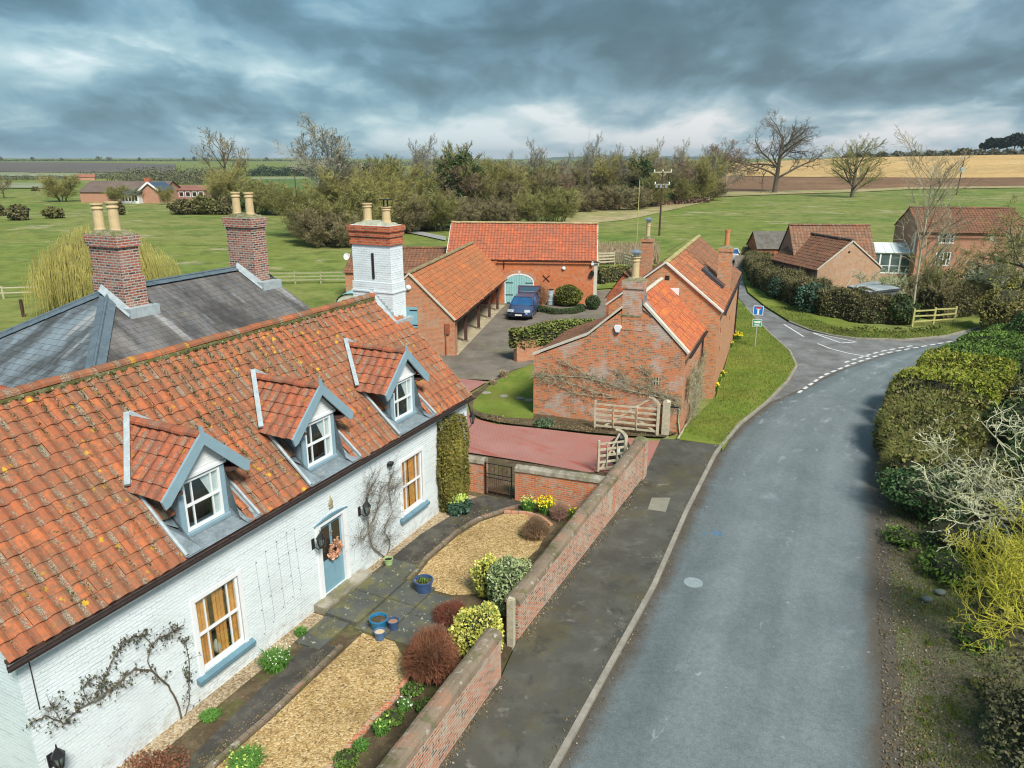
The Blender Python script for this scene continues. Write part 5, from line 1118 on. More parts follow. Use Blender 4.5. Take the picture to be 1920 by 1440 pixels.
ax, az = DF.hit(1159, 615); m = MB(); m.extr([(-.13, .13), (.13, .13), (.17, .05), (.07, -.17), (-.07, -.17), (-.17, .05)][::-1], 'y', -.10, 0); ab = m.build('alarm_box', WHITE, None, DF.w(ax, 0, az), DF.rz); tag(ab, 'white alarm box below the chimney on the stable gable', 'alarm box'); m = MB(); m.extr([(-.07, -.172), (.07, -.172), (.05, -.23), (-.05, -.23)][::-1], 'y', -.10, 0); m.build('strobe', plain('blue_strobe', (.03, .04, .15), .3, .1, 5), ab)
# ---------------------------------------------------------------- taller house along the lane
EF = Frame(4.94, 37.05, -R(20.2))
th = empty('lane_house', EF.w(0, 0), EF.rz, 'long red brick house with patchwork orange roof whose gable rises above the stable', 'house')
EW, EE, ER, ED = 5.5, 4.40, 6.55, 13.4
m = MB(); xgable(m, [(0, -.15), (EW, -.15), (EW, EE), (EW/2, ER), (0, EE)], 0, .3); m.bx(EW-.3, EW, .3, ED, -.15, EE); m.bx(0, .3, .3, ED, -.15, EE); xgable(m, [(0, -.15), (EW, -.15), (EW, EE), (EW/2, ER), (0, EE)], ED, ED+.3); m.build('wall', BR['tall'], th)
m = MB(); V = Vector((-EW/2, 0, ER-EE)); tiles(m, (EW+.12, .08, EE-.06), (0, 1, 0), V, ED*.45, V.length+.15, .33, .36, .03, random.Random(12)); ro = m.build('roof', T_TALL, th)
m = MB(); tiles(m, (EW+.12, .08+ED*.45, EE-.05), (0, 1, 0), V, ED*.55+.1, V.length+.15, .33, .36, .03, random.Random(13)); m.build('roof_far_half', pantile('tile_brown', (.36, .15, .08), (.28, .12, .07), (.20, .12, .07), .2, 0, .5), ro)
m = MB(); V = Vector((EW/2, 0, ER-EE)); tiles(m, (-.12, ED+.2, EE-.06), (0, -1, 0), V, ED+.12, V.length+.15); m.build('rear_slope', T_OLD, ro)
m = MB(); ridge_tiles(m, (EW/2, .0, ER+.06), (EW/2, ED+.2, ER+.06), .13); m.build('ridge', plain('lichen_ridge', (.42, .36, .16), .9, .3, 2.0, dirt=((.24, .23, .09), .8)), ro)
m = MB(); m.beam((EW+.14, .0, EE-.04), (EW/2, .0, ER+.08), .22, .08); m.beam((-.14, .0, EE-.04), (EW/2, .0, ER+.08), .22, .08); m.build('verge', plain('white_verge', (.66, .63, .57), .8, .1, 4.0), th)
m = MB(); gutter(m, (EW+.22, -.05, EE-.14), (EW+.22, ED+.2, EE-.14), .065); pipe(m, [(EW+.18, ED-.1, EE-.2), (EW+.05, ED-.1, EE-.5), (EW+.05, ED-.1, 0)], .05); m.build('gutter', GUTTER, th)
chimney(th, 4.75, 5.45, 5.75, 6.45, 3.8, 6.75, BR['tall'], None, [(5.1, 6.1, .95, .13, 'plain', POTR)], .04, 1)
chimney(th, .35, .95, 6.3, 6.9, 3.8, 7.05, BR['cart'], None, [(.65, 6.6, .85, .12, 'hat', POTC)], .05, 1)
m = MB(); yv0, yv1 = 4.6, 5.55; P0_ = Vector((EW-.55, 0, EE+.43)); nV = Vector((-EW/2, 0, ER-EE)).normalized()
for (q0, q1, wd) in ((.45, 2.0, .13),):
    a_ = Vector((EW, 0, EE))+nV*q0; b_ = Vector((EW, 0, EE))+nV*q1; nn = Vector((.61, 0, .79))
    m.beam(a_+Vector((0, 4.7, 0))+nn*.12, b_+Vector((0, 4.7, 0))+nn*.12, .16, .18); m.beam(a_+Vector((0, 5.5, 0))+nn*.10, b_+Vector((0, 5.5, 0))+nn*.10, .08, .12)
    m.poly([a_+Vector((0, 4.7, 0))+nn*.14, a_+Vector((0, 5.5, 0))+nn*.14, b_+Vector((0, 5.5, 0))+nn*.14, b_+Vector((0, 4.7, 0))+nn*.14])
m.build('rooflight', plain('rooflight_frame', (.05, .055, .065), .3, .1, 4, spec=.6), th)
vx, vz = EF.hit(1251, 521); m = MB(); m.bx(vx-.11, vx+.11, -.012, 0, vz-.11, vz+.11); m.build('vent', DARKIN, th)
vx, vz = EF.hit(1265, 544); m = MB(); m.poly([(vx-.25, -.02, vz+.10), (vx+.22, -.02, vz-.28), (vx+.22, -.02, vz+.12)]); m.build('verge_patch', WHITE, th)
for y, z in ((1.2, 3.2), (1.3, 2.2), (4.5, 3.3), (7.5, 2.6)): m = MB(); m.bx(EW, EW+.012, y-.12, y+.12, z-.12, z+.12); m.build('wall_vent', plain('red_tile', (.25, .05, .035), .8, .1, 5), th)
m = MB(); m.extr([(-1.7, -.1), (-.005, -.1), (-.005, 4.2), (-.7, 4.9), (-1.7, 3.5)][::-1], 'y', 6.9, 11.0); wg = m.build('side_wing_wall', BR['red'], th)
m = MB(); m.poly([(-1.85, 6.8, 3.32), (-1.85, 11.1, 3.32), (-.7, 11.1, 4.98), (-.7, 6.8, 4.98)][::-1]); m.poly([(-.7, 6.8, 4.98), (-.7, 11.1, 4.98), (.25, 11.1, 4.3), (.25, 6.8, 4.3)][::-1]); m.build('side_wing_roof', T_OLD, wg)
m = MB(); m.poly([(.7, ED-.5, ER-1.1), (2.0, ED-.5, ER-.25), (2.0, ED+1.5, ER-.25), (.7, ED+1.5, ER-1.1)]); m.build('rear_extension_roof', T_OLD, wg)
# ---------------------------------------------------------------- houses over the lane
GF = Frame(25.6, 61.7, R(12.2))
gr = empty('garage', GF.w(0, 0), GF.rz, 'brick garage with brown tiled roof and wide buff gable above the lane hedge', 'garage')
m = MB(); xgable(m, [(0, -.1), (6.0, -.1), (6.0, 2.6), (2.95, 4.85), (0, 2.6)], 0, .25); m.build('gable_wall', BR['buff'], gr); m = MB(); m.bx(0, .25, .25, 7, -.1, 2.55); m.bx(5.75, 6, .25, 7, -.1, 2.55); m.build('wall', BR['rose'], gr)
m = MB(); V = Vector((2.95, 0, 2.25)); tiles(m, (-.15, 7.2, 2.5), (0, -1, 0), V, 7.25, V.length+.18, rng=random.Random(2)); V = Vector((-3.05, 0, 2.25)); tiles(m, (6.15, -.05, 2.5), (0, 1, 0), V, 7.25, V.length+.18); ro = m.build('roof', T_OLD, gr)
m = MB(); ridge_tiles(m, (2.95, -.05, 4.93), (2.95, 7.2, 4.93), .13); m.build('ridge', plain('dark_ridge', (.12, .09, .07), .9, .3, 3), ro)
m = MB(); m.beam((-.1, -.06, 2.56), (2.95, -.06, 4.86), .07, .10); m.beam((6.1, -.06, 2.56), (2.95, -.06, 4.86), .07, .10); m.build('verge', PALESTONE, gr)
m = MB(); gutter(m, (-.22, -.05, 2.42), (-.22, 7, 2.42), .07); pipe(m, [(-.08, 6.8, 2.4), (-.08, 6.8, 1.0)], .06); m.build('gutter', GUTTER, gr)
m = MB(); m.lathe([(.1, 0), (.1, .02)], (0, 0, 0), 10); o = m.build('air_vent', BLACK, gr); o.location = (2.75, -.005, 3.95); o.rotation_euler = (pi/2, 0, 0)
m = MB(); m.beam((2.2, -.06, .0), (3.3, -.06, 1.75), .05, .12); m.build('leaning_board', OAKG, gr)
MF = Frame(25.3, 66.2, -R(4))
mh = empty('lane_cottage', MF.w(0, 0), MF.rz, 'brick cottage with old mottled brown tiled roof behind the garage', 'house')
mb = gable_walls(0, 7.0, 0, 5.2, 2.6, 2.9, 2.9, 5.55); mb.build('wall', BR['rose'], mh); slopes(mh, 0, 7.0, 0, 2.6, 5.2, 2.95, 5.6, 2.95, T_FAR, .15, rng=random.Random(21), amp=.04)
SFr = Frame(26.3, 79.5, 0)
sd_ = empty('garden_shed', SFr.w(0, 0), 0, 'small orange brick shed with grey mossy roof at the top of the lane', 'shed')
mb = gable_walls(0, 4.2, 0, 3.6, 1.8, 2.3, 2.3, 3.8); mb.build('wall', BR['red'], sd_); m = MB(); m.poly([(-.15, -.2, 2.2), (4.35, -.2, 2.2), (4.35, 1.8, 3.9), (-.15, 1.8, 3.9)]); m.poly([(4.35, 3.8, 2.2), (-.15, 3.8, 2.2), (-.15, 1.8, 3.9), (4.35, 1.8, 3.9)]); m.build('roof', plain('grey_roof', (.13, .12, .105), .9, .35, 1.6, dirt=((.20, .19, .13), .7)), sd_)
m = MB()
for k_ in range(14): m.bx(k_*.15, k_*.15+.135, 0, .03, 0, 1.3+.02*(k_ % 2))
m.bx(0, 2.1, .03, .08, .3, .4); m.bx(0, 2.1, .03, .08, 1.0, 1.1); tag(m.build('panel_fence', plain('grey_boards', (.26, .23, .19), .9, .2, 3), None, (24.4, 81.0, 0), R(8)), 'grey wooden panel fence between the silver car and the brick shed', 'fence')
HF = Frame(39.9, 73.2, -R(10))
h2 = empty('brick_house', HF.w(0, 0), HF.rz, 'two storey brick house with paired white casements and brown tiled roof', 'house')
def cw(px0, py0, px1, py1): a = HF.hit(px0, py1); b = HF.hit(px1, py0); return (a[0], b[0], a[1], b[1])
hs = [cw(1757, 437, 1792, 457), cw(1751, 472, 1785, 499), cw(1855, 438, 1866, 452)]
mb = gable_walls(0, 9.6, 0, 7.6, 3.8, 4.6, 4.6, 6.6, hs); mb.build('wall', BR['far'], h2)
for h_ in hs: sash(h2, h_[0]+.02, h_[1]-.02, h_[2]+.02, h_[3]-.02, .02, nx=4 if h_[1]-h_[0] > 1.2 else 2, fr=.11, bar=.09, name='window')
slopes(h2, 0, 9.6, 0, 3.8, 7.6, 4.65, 6.65, 4.65, T_OLD, .25, rng=random.Random(31), amp=.045)
m = MB(); m.bx(-.09, -.0, .6, .9, 2.7, 4.5); m.bx(-.12, 0, .5, 1.0, 2.5, 2.75); m.build('waste_pipe', WHITE, h2)
m = MB(); gutter(m, (0, -.32, 4.42), (9.6, -.32, 4.42), .07); m.build('gutter', GUTTER, h2)
CFm = Frame(35.4, 75.4, -R(10))
cs = empty('conservatory', CFm.w(0, 0), CFm.rz, 'white framed conservatory between the old cottage and the two storey house', 'conservatory')
f = MB(); W_, D_ = 4.9, 3.2
for x in (0, .95, 1.9, 2.85, 3.8, W_-.1): f.bx(x, x+.15, 0, .1, .3, 2.3)
for z0, z1 in ((.25, .38), (1.0, 1.06), (2.2, 2.35)): f.bx(0, W_, .01, .09, z0, z1)
for y in (1.0, 2.1, 3.1): f.bx(0, .1, y, y+.1, .3, 2.3)
f.bx(.01, .09, 0, D_, 2.2, 2.35); f.bx(.01, .09, 0, D_, .25, .38); f.build('frame', WHITE, cs)
g_ = MB(); g_.bx(.03, W_-.05, .04, .06, .38, 2.2); g_.bx(.04, .06, .04, D_, .38, 2.2); g_.build('glazing', plain('conservatory_glass', (.10, .14, .14), .12, .25, 1.2, spec=.8), cs)
q = MB(); q.bx(0, W_, .02, .2, -.1, .25); q.bx(.02, .2, .2, D_, -.1, .25); q.build('plinth', BR['far'], cs)
q = MB(); A0, A1, B0, B1 = (-.15, -.15, 2.35), (W_+.1, -.15, 2.35), (-.15, D_, 2.35), (W_+.1, D_, 2.35); T0, T1 = (1.0, 1.6, 3.15), (W_+.1, 1.6, 3.15)
q.poly([A0, A1, T1, T0]); q.poly([B1, B0, T0, T1]); q.poly([B0, A0, T0]); q.build('roof', plain('polycarbonate', (.62, .70, .72), .35, .06, 2.0), cs)
q = MB(); q.tube([T0, T1], .05, 6); q.tube([A0, T0], .05, 6); q.tube([B0, T0], .05, 6)
for k_ in range(1, 5): x = k_*.8; q.beam((x, -.15, 2.38), (max(1.0, x), 1.6, 3.17), .04, .04)
q.build('roof_bar', WHITE, cs)
fp = [at(1588, 536, 2.2), at(1629, 547, 2.2), at(1689, 540, 2.2), at(1641, 526, 2.2)]
fs = empty('flat_roofed_shed', (0, 0, 0), 0, 'flat pale roofed shed sunk behind the lane hedge', 'shed')
m = MB(); c_ = (sum(p[0] for p in fp)/4, sum(p[1] for p in fp)/4); inn = [(lerp(p[0], c_[0], .06), lerp(p[1], c_[1], .06)) for p in fp]; m.prism(inn, -.1, 2.02); m.build('wall', plain('shed_board', (.15, .16, .16), .8, .2, 2), fs)
m = MB(); m.prism(fp, 2.02, 2.18); m.build('fascia', plain('dark_fascia', (.08, .09, .10), .6, .1, 2), fs); m = MB(); inn = [(lerp(p[0], c_[0], .03), lerp(p[1], c_[1], .03)) for p in fp]; m.prism(inn, 2.18, 2.20); m.build('roof', plain('pale_felt', (.46, .50, .50), .7, .15, 1.5, dirt=((.32, .34, .32), .6)), fs)
# ---------------------------------------------------------------- distant farm
FB = Frame(*land(150, 382)[:2], R(14)); wpx = lambda d: d/F*1.02
def far_building(name, label, px0, px1, pyb, pye, pyr, wallm, roofm, dep=9, rz=0.0, cat='farm building', wins=0):
    a = land(px0, pyb); b = land(px1, pyb); L_ = hypot(b[0]-a[0], b[1]-a[1]); rz = atan2(b[1]-a[1], b[0]-a[0]); fr_ = Frame(a[0], a[1], rz)
    ze = fr_.hit((px0+px1)/2, pye, 0)[1]-a[2]; zr = fr_.hit((px0+px1)/2, pyr, dep/2)[1]-a[2]
    e = empty(name, (a[0], a[1], a[2]), rz, label, cat)
    gable_walls(0, L_, 0, dep, dep/2, ze, ze, zr, z0=-.3).build('wall', wallm, e)
    m = MB(); o = .35; dz_ = (zr-ze)/(dep/2)*o
    m.poly([(-o, -o, ze-dz_+.1), (L_+o, -o, ze-dz_+.1), (L_+o, dep/2, zr+.1), (-o, dep/2, zr+.1)]); m.poly([(L_+o, dep+o, ze-dz_+.1), (-o, dep+o, ze-dz_+.1), (-o, dep/2, zr+.1), (L_+o, dep/2, zr+.1)]); m.build('roof', roofm, e)
    for k_ in range(wins):
        x = L_*(k_+.6)/(wins+.2); m = MB(); m.bx(x-.7, x+.7, -.08, -.01, ze*.35, ze*.35+1.5); w_ = m.build('window', WHITE, e); m = MB(); m.bx(x-.55, x+.55, -.10, -.085, ze*.35+.15, ze*.35+1.35); m.build('pane', DARKIN, w_)
    return e, fr_, L_, ze, zr
RF_B = plain('farm_roof_brown', (.155, .115, .095), .9, .2, .5); RF_N = plain('farm_roof_blue', (.06, .09, .14), .5, .1, .5); RF_R = plain('farm_roof_red', (.26, .12, .09), .9, .2, .5)
far_building('farm_barn', 'long low farm barn with weathered brown roof behind the far farmhouse', 152, 306, 379, 360, 340, BR['far'], RF_B, 14)
e_, fr_, L_, ze_, zr_ = far_building('farm_barn', 'pinkish far farm barn with glazed bays and red brown roof', 322, 386, 376, 357, 348, BR['rose'], RF_R, 9, wins=5)
e_, fr_, L_, ze_, zr_ = far_building('farm_lean_to', 'low blue roofed farm lean-to left of the far farmhouse', 205, 250, 378, 366, 361, BR['far'], RF_N, 7, wins=2)
# farmhouse: gable to the viewer
a = land(266, 381); b = land(300, 381); L_ = hypot(b[0]-a[0], b[1]-a[1]); FH = Frame(a[0], a[1], atan2(b[1]-a[1], b[0]-a[0])); fe = FH.hit(266, 357)[1]-a[2]; fr2 = FH.hit(282, 343)[1]-a[2]
fh = empty('farmhouse', a, FH.rz, 'far farmhouse with white bargeboards and blue slate roof', 'house')
m = MB(); m.extr([(0, -.3), (L_, -.3), (L_, fe), (L_/2, fr2), (0, fe)], 'y', 0, 9); m.build('wall', BR['far'], fh)
m = MB(); m.poly([(-.4, -.4, fe-.2), (L_/2, -.4, fr2+.15), (L_/2, 9.4, fr2+.15), (-.4, 9.4, fe-.2)][::-1]); m.poly([(L_+.4, -.4, fe-.2), (L_+.4, 9.4, fe-.2), (L_/2, 9.4, fr2+.15), (L_/2, -.4, fr2+.15)][::-1]); m.bx(-3.2, 0, 2, 8, fe-.1, fe+.1); m.build('roof', RF_N, fh)
m = MB(); m.beam((-.4, -.45, fe-.2), (L_/2, -.45, fr2+.15), .12, .45); m.beam((L_+.4, -.45, fe-.2), (L_/2, -.45, fr2+.15), .12, .45); m.build('bargeboard', WHITE, fh)
m = MB(); m.bx(-3, 0, 2.2, 7.8, -.3, fe-.1); m.build('wing_wall', BR['far'], fh); m = MB(); m.bx(-.5, .9, 4, 5.2, fe, fr2+1.2); m.build('chimney', BR['red'], fh)
for x in (-2.4, -.9): m = MB(); m.bx(x-.45, x+.45, 2.05, 2.19, fe-1.9, fe-.5); m.build('window', WHITE, fh)
m = MB(); m.bx(-4.2, .4, -2.2, 0, -.2, 2.3); pc_ = m.build('sun_room', WHITE, fh); m = MB(); m.poly([(-4.5, -2.5, 2.3), (.7, -2.5, 2.3), (.7, 0, 3.4), (-4.5, 0, 3.4)]); m.build('sun_room_roof', RF_N, pc_)
for k_ in range(5): m = MB(); x = -3.9+k_*.85; m.bx(x, x+.55, -2.23, -2.21, .7, 2.0); m.build('pane', DARKIN, pc_)
far_building('ruined_outhouse', 'small pale stone outhouse right of the pinkish far barn', 392, 410, 372, 364, 356, STONE, plain('far_stone_roof', (.34, .33, .30), .9, .1, .5), 5)
far_building('distant_farmstead', 'orange roofed farmstead far off under the dark woods', 146, 178, 338, 332, 327, BR['far'], plain('far_orange', (.36, .14, .085), .9, .1, .3), 12)
# ---------------------------------------------------------------- garden walls, gates
def garden_wall(name, a, b, ha, hb, label, mat, cop, thick=.34, side=1, pier=None, curve=0.0, n=24):
    e = empty(name, (a[0], a[1], 0), atan2(b[1]-a[1], b[0]-a[0]), label, 'wall'); L_ = hypot(b[0]-a[0], b[1]-a[1])
    m = MB(); r = random.Random(int(L_*100))
    def h_(x): return lerp(ha, hb, x/L_)
    for i in range(n):
        x0, x1 = L_*i/n, L_*(i+1)/n; y0a, y0b = curve*sin(pi*x0/L_), curve*sin(pi*x1/L_)
        P = [(x0, y0a, -.1), (x1, y0b, -.1), (x1, y0b, h_(x1)), (x0, y0a, h_(x0))]; Q = [(x1, y0b+thick, -.1), (x0, y0a+thick, -.1), (x0, y0a+thick, h_(x0)), (x1, y0b+thick, h_(x1))]
        for X in (P, Q): m.poly(X, [(q[0], q[2]) for q in X])
    m.poly([(0, thick, -.1), (0, 0, -.1), (0, 0, h_(0)), (0, thick, h_(0))]); m.poly([(L_, 0, -.1), (L_, thick, -.1), (L_, thick, h_(L_)), (L_, 0, h_(L_))])
    m.build('brickwork', mat, e)
    c = MB(); k_ = 7; nn = n*3; R_ = []
    for i in range(nn+1):
        x = L_*i/nn; z = h_(x); y = curve*sin(pi*x/L_)+thick/2; o = r.uniform(-.008, .008); w_ = thick/2+.045
        R_.append(c.add([(x, y+w_*cos(pi*j/(k_-1))*(1 if 0 < j < k_-1 else 1), z-.03*(j in (0, k_-1))+.15*sin(pi*j/(k_-1))**.7+o) for j in range(k_)]))
    for i in range(nn):
        for j in range(k_-1): c.face((R_[i]+j+1, R_[i]+j, R_[i+1]+j, R_[i+1]+j+1))
    c.face([R_[0]+j for j in range(k_)]); c.face([R_[-1]+j for j in reversed(range(k_))])
    for i in range(n): x = L_*(i+.5)/n
    c.build('coping', cop, e, smooth=False)
    if pier:
        p = MB(); p.bx(L_-.02, L_+.42, -.06, thick+.06, -.1, hb+.05); pb = p.build('pier', mat, e); p = MB(); p.grid(lambda u, v: (L_-.05+.50*u, -.09+(thick+.18)*v, hb+.05+.16*sin(pi*u)**.5*sin(pi*v)**.5), 8, 8); p.build('pier_cap', MOSSY, pb)
    return e
garden_wall('garden_wall', WA0, WA1, 1.12, 1.15, 'near stretch of street garden wall in chequered red and blue brick', BR['street'], COPING)
garden_wall('garden_wall', WB0, WB1, 1.02, 1.42, 'far stretch of street garden wall in pink brick ending in a pier by the gateway', BR['street'], COPING, pier=True)
cwd = (3.28-(-.02), 22.27-23.55); 
garden_wall('cross_wall', (.10, 23.52), (3.35, 22.15), 1.15, 1.25, 'orange brick wall between the iron gate and the street wall', BR['garden'], STONE, .30, n=10)
garden_wall('cross_wall', (-2.6, 24.66), (-.98, 24.0), 1.18, 1.20, 'short orange brick wall between the ivy column and the iron gate', BR['garden'], STONE, .30, n=6)
m = MB(); p = at(966, 1196); m.box((0, 0, .62), (.13, .17, 1.40), CF.rz); m.box((0, 0, 1.33), (.10, .14, .05), CF.rz); tag(m.build('gate_post', OAKG, None, (-.02, 15.45, 0)), 'weathered grey timber post at the street opening of the garden wall', 'post')
# wrought iron gate
e = empty('iron_gate', (-.93, 23.93, 0), atan2(-.41, .91)-.0, 'rusty black iron garden gate between the two orange brick walls', 'gate')
m = MB(); GWd = 1.0
for x in (0, GWd): m.bx(x-.02, x+.02, -.02, .02, .06, 1.28)
for z in (.10, .72, .86, 1.25): m.bx(0, GWd, -.012, .012, z-.012, z+.012)
m.build('gate_frame', BLACK, e); m = MB()
for k_ in range(1, 12): x = GWd*k_/12; m.tube([(x, 0, .10), (x, 0, .72)], .010, 5); 
for k_ in range(1, 6): x = GWd*k_/6; m.tube([(x, 0, .72), (x, 0, 1.25)], .010, 5)
for sg in (0, 1):
    cx_ = GWd*(.27+.46*sg); m.tube([(cx_+.14*cos(t*.5)*(1-t*.03), 0, 1.05+.14*sin(t*.5)*(1-t*.03)) for t in range(18)], .011, 5)
m.build('bars', plain('rusty_iron', (.10, .045, .03), .7, .3, 9), e)
# five-bar gates
def five_bar(name, a, b, label, sw=1, h_=1.25, hook=True):
    L_ = hypot(b[0]-a[0], b[1]-a[1]); e = empty(name, (a[0], a[1], 0), atan2(b[1]-a[1], b[0]-a[0]), label, 'gate', 'five bar field gates at the drive')
    m = MB(); m.bx(-.04, .04, -.035, .035, .12, h_+.12); m.build('end_stile', OAKG, e)
    m = MB(); m.bx(L_-.06, L_+.06, -.045, .045, .05, h_+.20)
    for i in range(5): t0, t1 = i/5, (i+1)/5; m.beam((L_-.02*0-.45*t0**1.3, 0, h_+.15+.34*sin(t0*pi/2)), (L_-.45*t1**1.3, 0, h_+.15+.34*sin(t1*pi/2)), .08, .13-.02*i)
    m.build('hanging_stile', OAKG, e)
    for z in (.22, .48, .74, .99, 1.22): m = MB(); m.beam((.04, 0, z), (L_-.06, 0, z+.0), .035, .085 if z < 1.2 else .07); m.build('rail', OAKG, e)
    m = MB(); m.beam((L_*.16, .03, .25), (L_-min(.45, L_*.2), .03, h_+.36), .03, .08); m.beam((L_*.52, .055, .95), (L_-.05, .055, .15), .03, .08); m.build('brace', OAKG, e)
    m = MB()
    for x in (L_*.30, L_*.67): m.beam((x, -.035, .20), (x, -.035, h_), .03, .07)
    m.build('upright', OAKG, e); return e
ga, gb = at(1115, 806), at(1232, 818); five_bar('field_gate', ga, gb, 'five bar timber gate folded back against the stable gable')
five_bar('field_gate', at(1121, 889), (at(1121, 889)[0]+1.05, at(1121, 889)[1]+.32), 'five bar timber gate opened behind the end of the street wall')
m = MB(); m.bx(-.15, .15, -.15, .15, -.1, 1.50); m.lathe([(.17, 1.50), (.12, 1.56), (.02, 1.59)], (0, 0, 0), 4); pc = at(1246, 816)
tp = empty('gate_post', (pc[0]+.05, pc[1]+.12, 0), -R(20), 'stout square grey oak gatepost beside the stable corner', 'post'); m.build('post', OAKG, tp); m = MB(); m.beam((-.25, 0, 1.28), (.5, 0, 1.28), .05, .06); m.tube([(0, 0, .2), (-.2, -.1, .18)], .03, 6); m.build('hinge_strap', BLACK, tp)
pb = at(1150, 868); m = MB(); m.bx(-.30, .30, -.28, .28, 0, .82); e = empty('compost_bin', (pb[0]+.25, pb[1]+.12, 0), .2, 'dark green bin with round black lid and white stickers behind the opened gate', 'bin'); m.build('body', plain('bin_green', (.03, .055, .035), .5, .2, 4), e)
m = MB(); m.lathe([(.33, .82), (.30, .92), (.17, .96), (.16, 1.0), (.20, 1.06), (.12, 1.16), (.02, 1.19)], (0, 0, 0), 16); m.build('lid', BLACK, e, smooth=False); m = MB(); m.bx(-.24, -.10, -.295, -.284, .52, .68); m.bx(.08, .22, -.295, -.284, .45, .70); m.bx(-.06, -.03, -.295, -.284, .18, .40); m.build('sticker', WHITE, e)
# ---------------------------------------------------------------- pots
def pot(loc, r0, h_, mat, label, soil=G_SOIL, group='glazed pots by the doorstep', plants=0):
    e = empty('plant_pot', loc, 0, label, 'pot', group); m = MB(); n = 20
    m.lathe([(r0*.72, 0), (r0*.78, .02), (r0*.98, h_*.8), (r0*1.0, h_*.88), (r0*1.10, h_*.90), (r0*1.10, h_), (r0*.96, h_), (r0*.90, h_*.78)], (0, 0, 0), n); m.build('bowl', mat, e, smooth=False)
    m = MB(); m.lathe([(.01, h_*.78), (r0*.90, h_*.78), (r0*.90, h_*.80), (.01, h_*.82)], (0, 0, 0), n); m.build('soil', soil, e)
    if plants:
        m = MB(); r = random.Random(4)
        for _ in range(plants): leaf(m, (r.gauss(0, r0*.35), r.gauss(0, r0*.35), h_*.85+r.random()*.07), .06, r)
        m.build('seedling', LEAF_HG, e)
GLZ = plain('cobalt_glaze', (.045, .09, .20), .25, .25, 6, spec=.6); GLZ2 = plain('turquoise_glaze', (.02, .17, .33), .22, .25, 6, spec=.6); GLZ3 = plain('mid_blue_glaze', (.07, .15, .30), .3, .2, 8, spec=.6); GLZ4 = plain('lime_glaze', (.36, .50, .22), .35, .1, 6)
pot((*at(795, 1113), .03), .25, .42, GLZ, 'large dark blue glazed pot with a small plant at the gravel corner', plants=60)
pot((*at(711, 1183), .05), .22, .34, GLZ2, 'turquoise blue glazed pot, widest of the three at the slab edge')
pot((*at(738, 1183), .05), .14, .27, GLZ, 'small navy glazed pot touching the turquoise one', plain('pot_compost', (.33, .20, .12), .9, .2, 9))
pot((*at(713, 1200), .035), .14, .24, GLZ3, 'small blue pot with bare pale inside in front of the turquoise one', plain('pale_clay', (.60, .47, .28), .8, .1, 9))
pot((*at(729, 1062), .03), .13, .24, GLZ4, 'little lime green pot at the foot of the leggy climber', None or DARKIN, None)
# ---------------------------------------------------------------- street sign
p = at(1415, 651); e = empty('street_sign', (p[0], p[1], .02), -R(17), 'blue dead end sign over a green sign on a grey pole in the grass', 'sign')
m = MB(); m.tube([(0, 0, 0), (0, 0, 2.62)], .038, 10); m.build('pole', plain('galvanised', (.42, .47, .40), .5, .1, 5, metal=.3), e)
BLU = plain('sign_blue', (.02, .19, .55), .35, .03, 5); GRN = plain('sign_green', (.04, .30, .14), .4, .03, 5); RED = plain('sign_red', (.50, .03, .04), .4, .03, 5)
def rrect(x0, x1, z0, z1, rr): return [(x1-rr+rr*cos(a), z1-rr+rr*sin(a)) for a in (0, pi/4, pi/2)]+[(x0+rr-rr*sin(a), z1-rr+rr*cos(a)) for a in (0, pi/4, pi/2)]+[(x0+rr-rr*cos(a), z0+rr-rr*sin(a)) for a in (0, pi/4, pi/2)]+[(x1-rr+rr*sin(a), z0+rr-rr*cos(a)) for a in (0, pi/4, pi/2)]
def plate(name, x0, x1, z0, z1, y, mat, rr=.04, t=.012, par=None):
    m = MB(); m.extr(rrect(x0, x1, z0, z1, rr)[::-1], 'y', y-t, y); return m.build(name, mat, par)
s1 = plate('sign_plate', -.30, .30, 2.06, 2.66, -.04, WHITE, par=e); plate('blue_field', -.265, .265, 2.095, 2.625, -.053, BLU, par=s1, t=.003); m = MB(); m.bx(-.055, .055, -.060, -.0565, 2.10, 2.46); m.bx(-.14, .14, -.060, -.0565, 2.44, 2.48); m.build('stem_mark', WHITE, s1); m = MB(); m.bx(-.13, .13, -.0635, -.0605, 2.475, 2.58); m.build('bar_mark', RED, s1)
s2 = plate('lower_plate', -.28, .28, 1.32, 1.80, -.04, WHITE, par=e); plate('green_field', -.255, .255, 1.345, 1.775, -.053, GRN, par=s2, t=.003); m = MB(); m.extr([(-.23, 1.66), (-.12, 1.60), (.20, 1.62), (.23, 1.67), (.16, 1.71), (-.05, 1.68)][::-1], 'y', -.060, -.0565); m.extr([(-.21, 1.55), (.19, 1.55), (.19, 1.62), (-.10, 1.62)][::-1], 'y', -.0605, -.0568); m.bx(-.15, .15, -.060, -.0565, 1.40, 1.47); m.build('sign_lettering', WHITE, s2)
